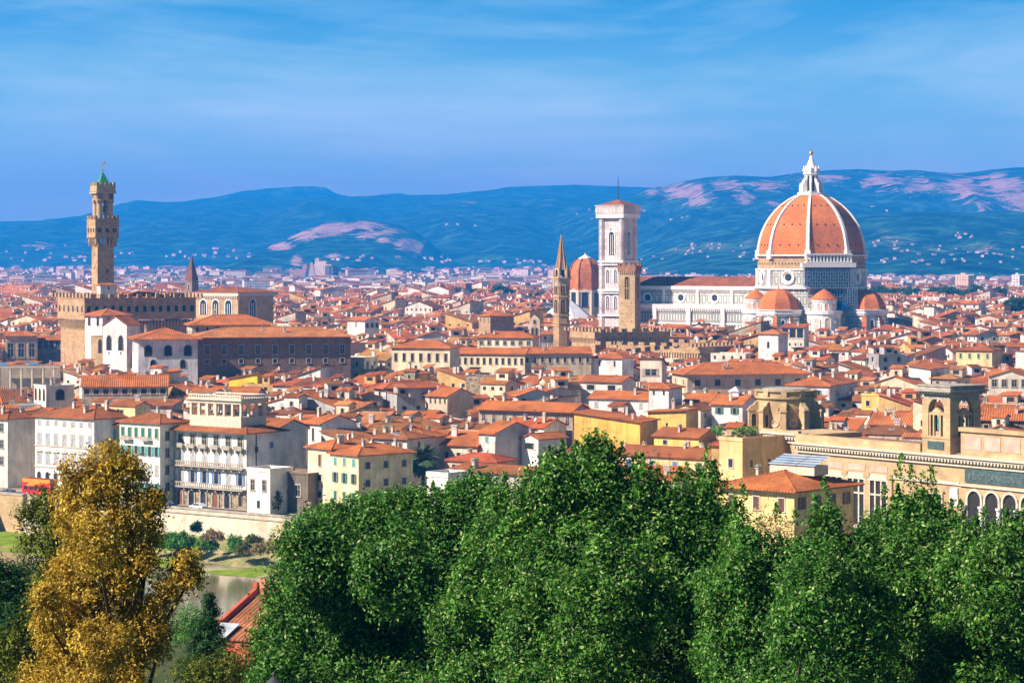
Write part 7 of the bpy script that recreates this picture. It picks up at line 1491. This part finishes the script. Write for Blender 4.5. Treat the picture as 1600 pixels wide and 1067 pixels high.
# palm
def palm(px, py_top, Y, label):
    c = at(px, py_top, Y); t = thing('palm_tree', label, 'palm', (c.x, Y, 0)); b = MB(); H = c.z; rs = random.Random(3)
    for k in range(10): z0_, z1_ = H * k / 10, H * (k + 1) / 10; b.tube((0, 0, z0_), (0, 0, z1_), .42, .36, 9)
    b.tube((0, 0, H - .9), (0, 0, H + .3), .55, .35, 9); b.build('trunk', M['bark'], t)
    f = MB(); g2 = MB()
    for k in range(84):
        a = rs.uniform(0, 6.28); el = rs.uniform(-.55, 1.35); L = rs.uniform(4.0, 5.2); prev = Vector((0, 0, H)); n_ = 9; dirv = Vector((math.cos(a) * math.cos(el), math.sin(a) * math.cos(el), math.sin(el)))
        for i in range(n_):
            nx = prev + dirv * (L / n_); dirv = (dirv + Vector((0, 0, -.155))).normalized(); sd = dirv.cross(Vector((0, 0, 1))).normalized(); wd = 1.0 * math.sin(math.pi * (i + 1.0) / (n_ + 1.2)) + .1; tgt = g2 if el > 1.0 and i < 4 else f
            for s in (-1, 1):
                for q in range(3): p_ = prev.lerp(nx, q / 3.0); e = p_ + sd * s * wd + dirv * .35 + Vector((0, 0, -.22 * wd)); tgt.face([p_, p_ + dirv * .2, e])
            prev = nx
    f.build('fronds', M['palm'], t); g2.build('young_fronds', M['palm_y'], t)
M['palm'] = mk_plain('palm_green', (.05, .10, .035), .6, 2, .35, 0); M['palm_y'] = mk_plain('palm_young', (.30, .24, .07), .7, 2, .3, 0)

palm(661, 720, 560, 'tall date palm beside the cream corner house')
# mid-distance tree clumps in the city and on the plain
r = random.Random(17); MIDT = []
def mid_tree(px, py, Y, rad, label, seed):
    c = at(px, py, Y); t = thing('city_tree', label, 'tree', (c.x, Y, 0), 0, 'trees standing between the far houses'); rs = np.random.RandomState(seed); lb = [(0, 0, c.z, rad, rad, rad * .8)] + [(r.uniform(-.7, .7) * rad, r.uniform(-.5, .5) * rad, c.z + r.uniform(-.3, .35) * rad, rad * .6, rad * .6, rad * .55) for k in range(4)]
    P, N = lobe_points(lb, 5.0, rad * .16, rs, 10, .3); me = leaf_mesh('crown', P, N, 1.5, .9, rs); me.materials.append(M['far_tree']); link('crown', me, t); b = MB(); b.tube((0, 0, -.5), (0, 0, c.z), .5, .3, 7); b.build('trunk', M['bark'], t)
def tree_row(L, where, Y, r0, r1):
    L = sorted(L)
    for i, (px, py) in enumerate(L): mid_tree(px, py, Y + r.uniform(-60, 60), r.uniform(r0, r1), f'tree, {"leftmost" if i == 0 else ORD[i] + " from left"} in the clump {where}', 100 + int(px))
tree_row([(738, 466), (752, 464), (766, 461), (781, 459), (796, 462), (758, 470), (712, 463)], 'between far blocks', 2300, 6, 9)
tree_row([(816, 472), (832, 471), (848, 470), (857, 473)], 'just left of the slim spire', 2150, 5, 7.5)
tree_row([(1372, 460), (1388, 462), (1404, 463), (1418, 459), (1428, 461)], 'just right of the brick dome', 2300, 5, 8)
tree_row([(1462, 461), (1474, 459), (1486, 462), (1498, 464), (1512, 463), (1524, 458), (1545, 462), (1562, 459)], 'far right behind roofs', 2350, 5, 8.5)
tree_row([(1584, 478), (1597, 476), (1606, 480)], 'at the right edge', 1700, 4, 6)
rs = np.random.RandomState(5); P, N = [], []
for (X, Y) in tb_:
    if rs.uniform() < .8: q, n_ = lobe_points([(X, Y, 6, 13, 10, 6)], .25, 2.6, rs, 8); P.append(q); N.append(n_)
for i in range(900):                                    # woods at the hill feet
    Y = rs.uniform(5200, 9000); px = rs.uniform(-40, 1640); q, n_ = lobe_points([(PXY(px, Y), Y, 6, 20, 12, 7)], .12, 4, rs, 8); P.append(q); N.append(n_)
me = leaf_mesh('distant_trees', np.concatenate(P), np.concatenate(N), 5.0, 3.4, rs); me.materials.append(M['far_tree']); tag(link('distant_trees', me), 'dark tree masses between the apartment blocks of the plain', 'trees', kind='stuff')
# ---------------------------------------------------------------- red roofed house, lamp, traffic, far landmarks
M['redplaster'] = mk_plain('red_plaster', (.50, .11, .055), .9, .8, .25, .2); M['salmon'] = mk_plain('salmon_plaster', (.72, .25, .16), .9, .8, .15, .2)
hY = 335.0; hx = PXY(448, hY); t = house('red plastered house with tiled roof and grey sheet metal at the bottom left', hx, hY + 4, -24, 17, 13, 5.2, 'sf', (.50, .13, .07), (.44, .16, .065), .34, .3, (), chim=1, wmat=M['redplaster'], seed=3)
part('roof_wall', M['redplaster'], t, lambda b: (b.frustum([(-8.9, -6.6, 5.3), (-8.35, -6.6, 5.3), (-8.35, 6.6, 9.6), (-8.9, 6.6, 9.6)], [(-8.9, -6.6, 6.1), (-8.35, -6.6, 6.1), (-8.35, 6.6, 10.5), (-8.9, 6.6, 10.5)]), b.box(-8.95, -8.3, 5.9, 6.9, 9.5, 11.1)))
part('back_wall', M['salmon'], t, lambda b: (b.box(-7.9, 3, 6.55, 7.0, 8.5, 11.2), b.box(-8.1, -7.2, 6.2, 7.2, 8.5, 11.5)))
part('sheet_metal', M['metalroof'], t, lambda b: [b.frustum([(-9.2 + k * .42, -7.2, 5.55), (-8.82 + k * .42, -7.2, 5.55), (-8.82 + k * .42, -3.6, 6.8), (-9.2 + k * .42, -3.6, 6.8)], [(-9.2 + k * .42, -7.2, 5.7), (-8.82 + k * .42, -7.2, 5.7), (-8.82 + k * .42, -3.6, 6.95), (-9.2 + k * .42, -3.6, 6.95)]) for k in range(9)])
LYm = 25.0; lx_ = PXY(428, LYm); lz_ = terrain(LYm); t = thing('street_lamp', 'dark iron lantern top of a street lamp at the bottom edge', 'street lamp', (lx_, LYm, lz_)); zt_ = PZ(1049, LYm) - lz_
b = MB(); b.lathe([(.14, 0), (.14, .5), (.07, .7), (.05, zt_ - .75)], 12); b.build('post', M['iron'], t)
b = MB(); b.lathe([(.01, zt_), (.018, zt_ - .02), (.012, zt_ - .045), (.03, zt_ - .06), (.075, zt_ - .10), (.095, zt_ - .135), (.085, zt_ - .15), (.02, zt_ - .15)], 20); b.build('lantern_cap', M['iron'], t, smooth=True)
b = MB(); b.lathe([(.08, zt_ - .16), (.06, zt_ - .55), (.02, zt_ - .6)], 8); b.build('lantern_glass', M['glass'], t)
# sightseeing bus
M['busred'] = mk_plain('bus_red', (.62, .02, .02), .35, .5, .08, 0, spec=.5); M['busorange'] = mk_plain('bus_orange', (.80, .27, .03), .35, .5, .2, 0, spec=.5); M['tyre'] = mk_plain('tyre', (.02, .02, .02), .9); M['carpaint'] = mk_plain('white_car_paint', (.70, .73, .76), .3, .4, .05, 0, spec=.5); M['carblue'] = mk_plain('blue_car_paint', (.12, .18, .30), .3, .4, .05, 0, spec=.5)
def wheel(parent, x, y, r_, w_=.3):
    b = MB(); b.tube((x, y, r_), (x, y + w_, r_), r_, r_, 14); o = b.build('wheel', M['tyre'], parent); b = MB(); b.tube((x, y - .02, r_), (x, y + w_ + .02, r_), r_ * .5, r_ * .5, 10); b.build('rim', M['metalroof'], o)
bp_ = bank(-49, 6.2, .06); t = thing('tour_bus', 'red open top double decker tour bus with orange side on the embankment', 'bus', bp_, R(-38))
b = MB(); b.box(-4.9, 4.9, -1.25, 1.25, .35, 2.2); b.frustum([(-4.9, -1.25, 2.2), (4.9, -1.25, 2.2), (4.9, 1.25, 2.2), (-4.9, 1.25, 2.2)], [(-4.8, -1.22, 3.0), (4.6, -1.22, 3.0), (4.6, 1.22, 3.0), (-4.8, 1.22, 3.0)], 0, False, False); b.build('body', M['busred'], t)
b = MB()
for q in ((-4.8, 4.6, -1.22, -1.14), (-4.8, 4.6, 1.14, 1.22), (-4.8, -4.72, -1.14, 1.14), (4.52, 4.6, -1.14, 1.14)): b.box(*q, 3.0, 3.9)
b.build('upper_deck', M['busorange'], t)
b = MB(); b.face([(-3.6, -1.27, 2.25), (-1.2, -1.27, 2.25), (1.6, -1.24, 2.98), (-2.4, -1.24, 2.98)]); b.face([(.6, -1.27, .6), (3.0, -1.27, .6), (4.4, -1.27, 1.2), (2.2, -1.27, 1.2)]); b.build('side_graphic', M['gold'] if 0 else M['busorange'], t)
for k in range(5): part('window', M['glass'], t, lambda b: b.box(-4.3 + k * 1.7, -2.9 + k * 1.7, -1.29, -1.2, 1.3, 2.1))
part('windscreen', M['glass'], t, lambda b: b.box(4.85, 4.94, -1.1, 1.1, 1.1, 2.3))
for k in range(7): part('seat', M['busred'], t, lambda b: (b.box(-4.0 + k * 1.2, -3.9 + k * 1.2, -1.0, 1.0, 3.0, 4.0), b.box(-3.9 + k * 1.2, -3.5 + k * 1.2, -1.0, 1.0, 3.0, 3.45)))
for x in (-3.2, 3.2):
    for y in (-1.28, .98): wheel(t, x, y, .5)
def car(label, pos, rz, paint):
    t = thing('parked_car', label, 'car', pos, rz); b = MB()
    prof = [(-2.0, .45), (-2.05, .85), (-1.6, .95), (-1.1, 1.0), (-.6, 1.42), (.9, 1.45), (1.6, 1.0), (2.0, .9), (2.05, .4)]
    for (xa, za), (xb, zb) in zip(prof, prof[1:]): b.face([(xa, -.85, za), (xb, -.85, zb), (xb, .85, zb), (xa, .85, za)])
    for s in (-.85, .85): b.face([(x, s, z) for x, z in prof])
    b.face([(-2.0, -.85, .4), (2.05, -.85, .4), (2.05, .85, .4), (-2.0, .85, .4)]); b.build('body', paint, t)
    b = MB()
    for s in (-.86, .86): b.face([(-.95, s, 1.02), (-.55, s, 1.36), (.85, s, 1.38), (1.35, s, 1.03)])
    b.face([(-1.06, -.7, 1.04), (-.62, -.7, 1.41), (-.62, .7, 1.41), (-1.06, .7, 1.04)]); b.build('windows', M['glass'], t)
    for x in (-1.3, 1.3):
        for y in (-.9, .7): wheel(t, x, y, .32, .2)
    for s in (-.6, .6): part('headlight', M['white'], t, lambda b: b.box(-2.08, -2.0, s - .15, s + .15, .65, .8))
car('white car parked on the embankment in front of the villa', bank(4.2, 4.6, .06), R(-38), M['carpaint'])
car('blue car parked near the embankment wall left of the white car', bank(-6, 4.6, .06), R(-38), M['carblue'])
for k in range(3):
    t = thing('motor_scooter', ['dark scooter parked behind the red bus, nearest to it', 'dark scooter parked second behind the red bus', 'dark scooter parked at the left edge behind the red bus'][k], 'scooter', bank(-58.5 - k * 1.6, 6 + k * .4, .06), R(50), 'scooters parked at the bridge head')
    b = MB(); b.box(-.2, .9, -.18, .18, .4, .75); b.box(-.75, -.2, -.16, .16, .25, .4); b.frustum([(-.8, -.2, .3), (-.7, -.2, .3), (-.7, .2, .3), (-.8, .2, .3)], [(-.72, -.1, 1.05), (-.62, -.1, 1.05), (-.62, .1, 1.05), (-.72, .1, 1.05)]); b.build('body', M['carblue'], t)
    part('handlebar', M['iron'], t, lambda b: b.tube((-.66, -.35, 1.08), (-.66, .35, 1.08), .03, .03, 5)); wheel(t, -.8, -.06, .25, .12); wheel(t, .6, -.06, .25, .12)
# garden fence pillars beside the small white house
t = thing('garden_fence', 'low garden fence with cream pillars between the river houses', 'fence', bank(24, 11.5), R(-38)); PROT.append((425, 482, 770, 805, 540))
for x in (-3.4, 0, 3.4, 6.8): part('pillar', M['trim'], t, lambda b: (b.box(x - .3, x + .3, -.3, .3, 0, 2.6), b.box(x - .4, x + .4, -.4, .4, 2.6, 2.8)))
part('low_wall', M['trim'], t, lambda b: b.box(-3.4, 6.8, -.15, .15, 0, .7)); part('railing', M['iron'], t, lambda b: [b.tube((x * .34, 0, .7), (x * .34, 0, 2.1), .03, .03, 4) for x in range(-10, 20)] and b.tube((-3.4, 0, 2.0), (6.8, 0, 2.0), .04, .04, 4))
# courthouse on the plain
JY = 5000.0; kj = JY / F; jx = PXY(491, JY); t = thing('courthouse', 'angular modern courthouse with sloping blades rising from the far plain', 'courthouse', (jx, JY, 0), R(-20)); jz = lambda py: PZ(py, JY)
part('right_block', M['block_attr'], t, lambda b: (setattr(b, 'col', (.66, .58, .50)), b.box(2, 42, -14, 14, 0, jz(413)), b.box(6, 14, -10, 10, jz(413), jz(404)), b.box(14, 30, -10, 10, jz(413), jz(408))))
part('dark_tower', M['block_attr'], t, lambda b: (setattr(b, 'col', (.16, .15, .18)), b.box(30, 40, -16, -14.1, 0, jz(415)), b.box(42.2, 46, -14, 14, 0, jz(417))))
part('left_block', M['block_attr'], t, lambda b: (setattr(b, 'col', (.40, .26, .24)), b.prism([(-46, -12), (-12, -12), (-12, 14), (-46, 14)], 0, jz(421)), b.box(-22, -12.2, -8, 10, jz(421), jz(413))))
part('sloping_blade', M['stone'], t, lambda b: (b.face([(-10, -15, 0), (14, -15, 0), (3, -15, jz(410)), (-1, -15, jz(410))]), b.face([(-10, -14, 0), (14, -14, 0), (3, -14, jz(410)), (-1, -14, jz(410))]), b.face([(-10, -15, 0), (-1, -15, jz(410)), (-1, -14, jz(410)), (-10, -14, 0)]), b.face([(14, -15, 0), (3, -15, jz(410)), (3, -14, jz(410)), (14, -14, 0)])))
part('glass_slope', M['solar'], t, lambda b: b.frustum([(-34, -13, 0), (-12, -13, 0), (-12, 10, 0), (-34, 10, 0)], [(-14, -12.5, jz(427)), (-12, -12.5, jz(427)), (-12, 10, jz(427)), (-14, 10, jz(427))]))
def tower_block(label, px0, px1, py, Y, col, dp=14, th=-25):
    t = thing('apartment_tower', label, 'apartment block', (PXY((px0 + px1) / 2, Y), Y, 0), R(th)); w = (px1 - px0) * Y / F * .85; H = PZ(py, Y)
    b = MB(); b.col = col; b.box(-w / 2, w / 2, -dp / 2, dp / 2, 0, H, 0, True, False); b.build('wall', M['block_attr'], t)
    part('roof_room', M['wall'], t, lambda b: b.box(-w * .2, w * .15, -dp * .2, dp * .2, H, H + 2.6), col); part('parapet', M['trim'], t, lambda b: [b.box(*q, H, H + .9) for q in ((-w / 2 - .1, w / 2 + .1, -dp / 2 - .1, -dp / 2 + .3), (-w / 2 - .1, w / 2 + .1, dp / 2 - .3, dp / 2 + .1))])
tower_block('pinkish red apartment tower among the far blocks left of the slim spire', 712, 735, 442, 2500, (.50, .22, .17))
tower_block('white apartment block between the pinkish tower and the far trees', 736, 762, 448, 2560, (.80, .78, .74), 12, -40)
tower_block('white apartment block with blue shadows just left of the slim spire', 842, 864, 451, 2620, (.78, .78, .78), 14, 8)
tower_block('beige apartment block right of the brick dome on the plain', 1494, 1520, 430, 3300, (.72, .55, .40), 20, -30)
tower_block('tall white slab block at the far right edge of the plain', 1583, 1598, 430, 3000, (.80, .79, .76), 16, -30)
# villas on the hills
r = random.Random(31); vb = MB()
def villas(gr, spots, sz):
    pts = []
    for i in range(len(gr) - 1):
        for k in range(2, len(gr[i]) - 3):
            f, g_ = r.random(), r.random(); v = Vector(gr[i][k]).lerp(Vector(gr[i + 1][k]), f).lerp(Vector(gr[i][k + 1]).lerp(Vector(gr[i + 1][k + 1]), f), g_)
            if v.z > 5: pts.append((800 + v.x / v.y * F, HY - (v.z - CZ) / v.y * F, v))
    for (px, py, rx, ry, m_) in spots:
        c_ = [p for p in pts if ((p[0] - px) / rx) ** 2 + ((p[1] - py) / ry) ** 2 < 1]
        for k in range(min(m_, len(c_))):
            v = r.choice(c_)[2]; x, y, z = v; w, d, h = r.uniform(.6, 1.4) * sz, r.uniform(.5, .9) * sz, r.uniform(.35, .7) * sz; s = MB(); s.col = r.choice([(.62, .59, .54), (.58, .52, .42), (.70, .68, .66), (.45, .42, .38)])
            s.box(-w / 2, w / 2, -d / 2, d / 2, -8, h, 0, False, False); s.col = (.42, .17, .09); s.frustum([(-w / 2 - .5, -d / 2 - .5, h), (w / 2 + .5, -d / 2 - .5, h), (w / 2 + .5, d / 2 + .5, h), (-w / 2 - .5, d / 2 + .5, h)], [(-w / 4, -.2, h + d * .15), (w / 4, -.2, h + d * .15), (w / 4, .2, h + d * .15), (-w / 4, .2, h + d * .15)], 1)
            vb.merge(s, Matrix.Translation((x, y, z)) @ Matrix.Rotation(R(r.uniform(-40, 10)), 4, 'Z'))
villas(GR['villa_hill'], [(1100, 378, 30, 8, 5), (1085, 372, 20, 5, 3), (1060, 390, 50, 10, 8), (1130, 392, 60, 12, 9), (1020, 402, 30, 6, 5), (1495, 366, 12, 4, 6), (1510, 372, 16, 6, 6), (1390, 384, 30, 8, 7), (1440, 392, 60, 10, 9), (1370, 404, 30, 6, 9), (1530, 400, 60, 8, 12), (1570, 392, 40, 10, 7), (1480, 410, 100, 5, 14), (1180, 400, 30, 8, 5)], 7)
villas(GR['quarried_hill'], [(690, 405, 30, 6, 14), (560, 404, 80, 4, 11)], 10)
villas(GR['middle_ridge'], [(755, 408, 16, 4, 3), (785, 409, 14, 4, 5), (812, 408, 12, 3, 5), (720, 352, 30, 6, 3), (840, 412, 60, 4, 14)], 11)
villas(GR['rocky_massif'], [(1010, 331, 18, 4, 6), (1065, 342, 30, 5, 3), (930, 335, 40, 8, 3), (1390, 325, 60, 8, 4), (1540, 340, 50, 8, 5)], 10)
villas(GR['back_ridge'], [(100, 402, 100, 8, 18), (260, 398, 80, 8, 15), (360, 396, 40, 10, 12), (60, 390, 60, 8, 5)], 13)
tag(vb.build('distant_villas', [M['wall_attr'], M['roof_attr']]), 'tiny pale villas and hamlets scattered over the blue hill slopes', 'villas', kind='stuff')
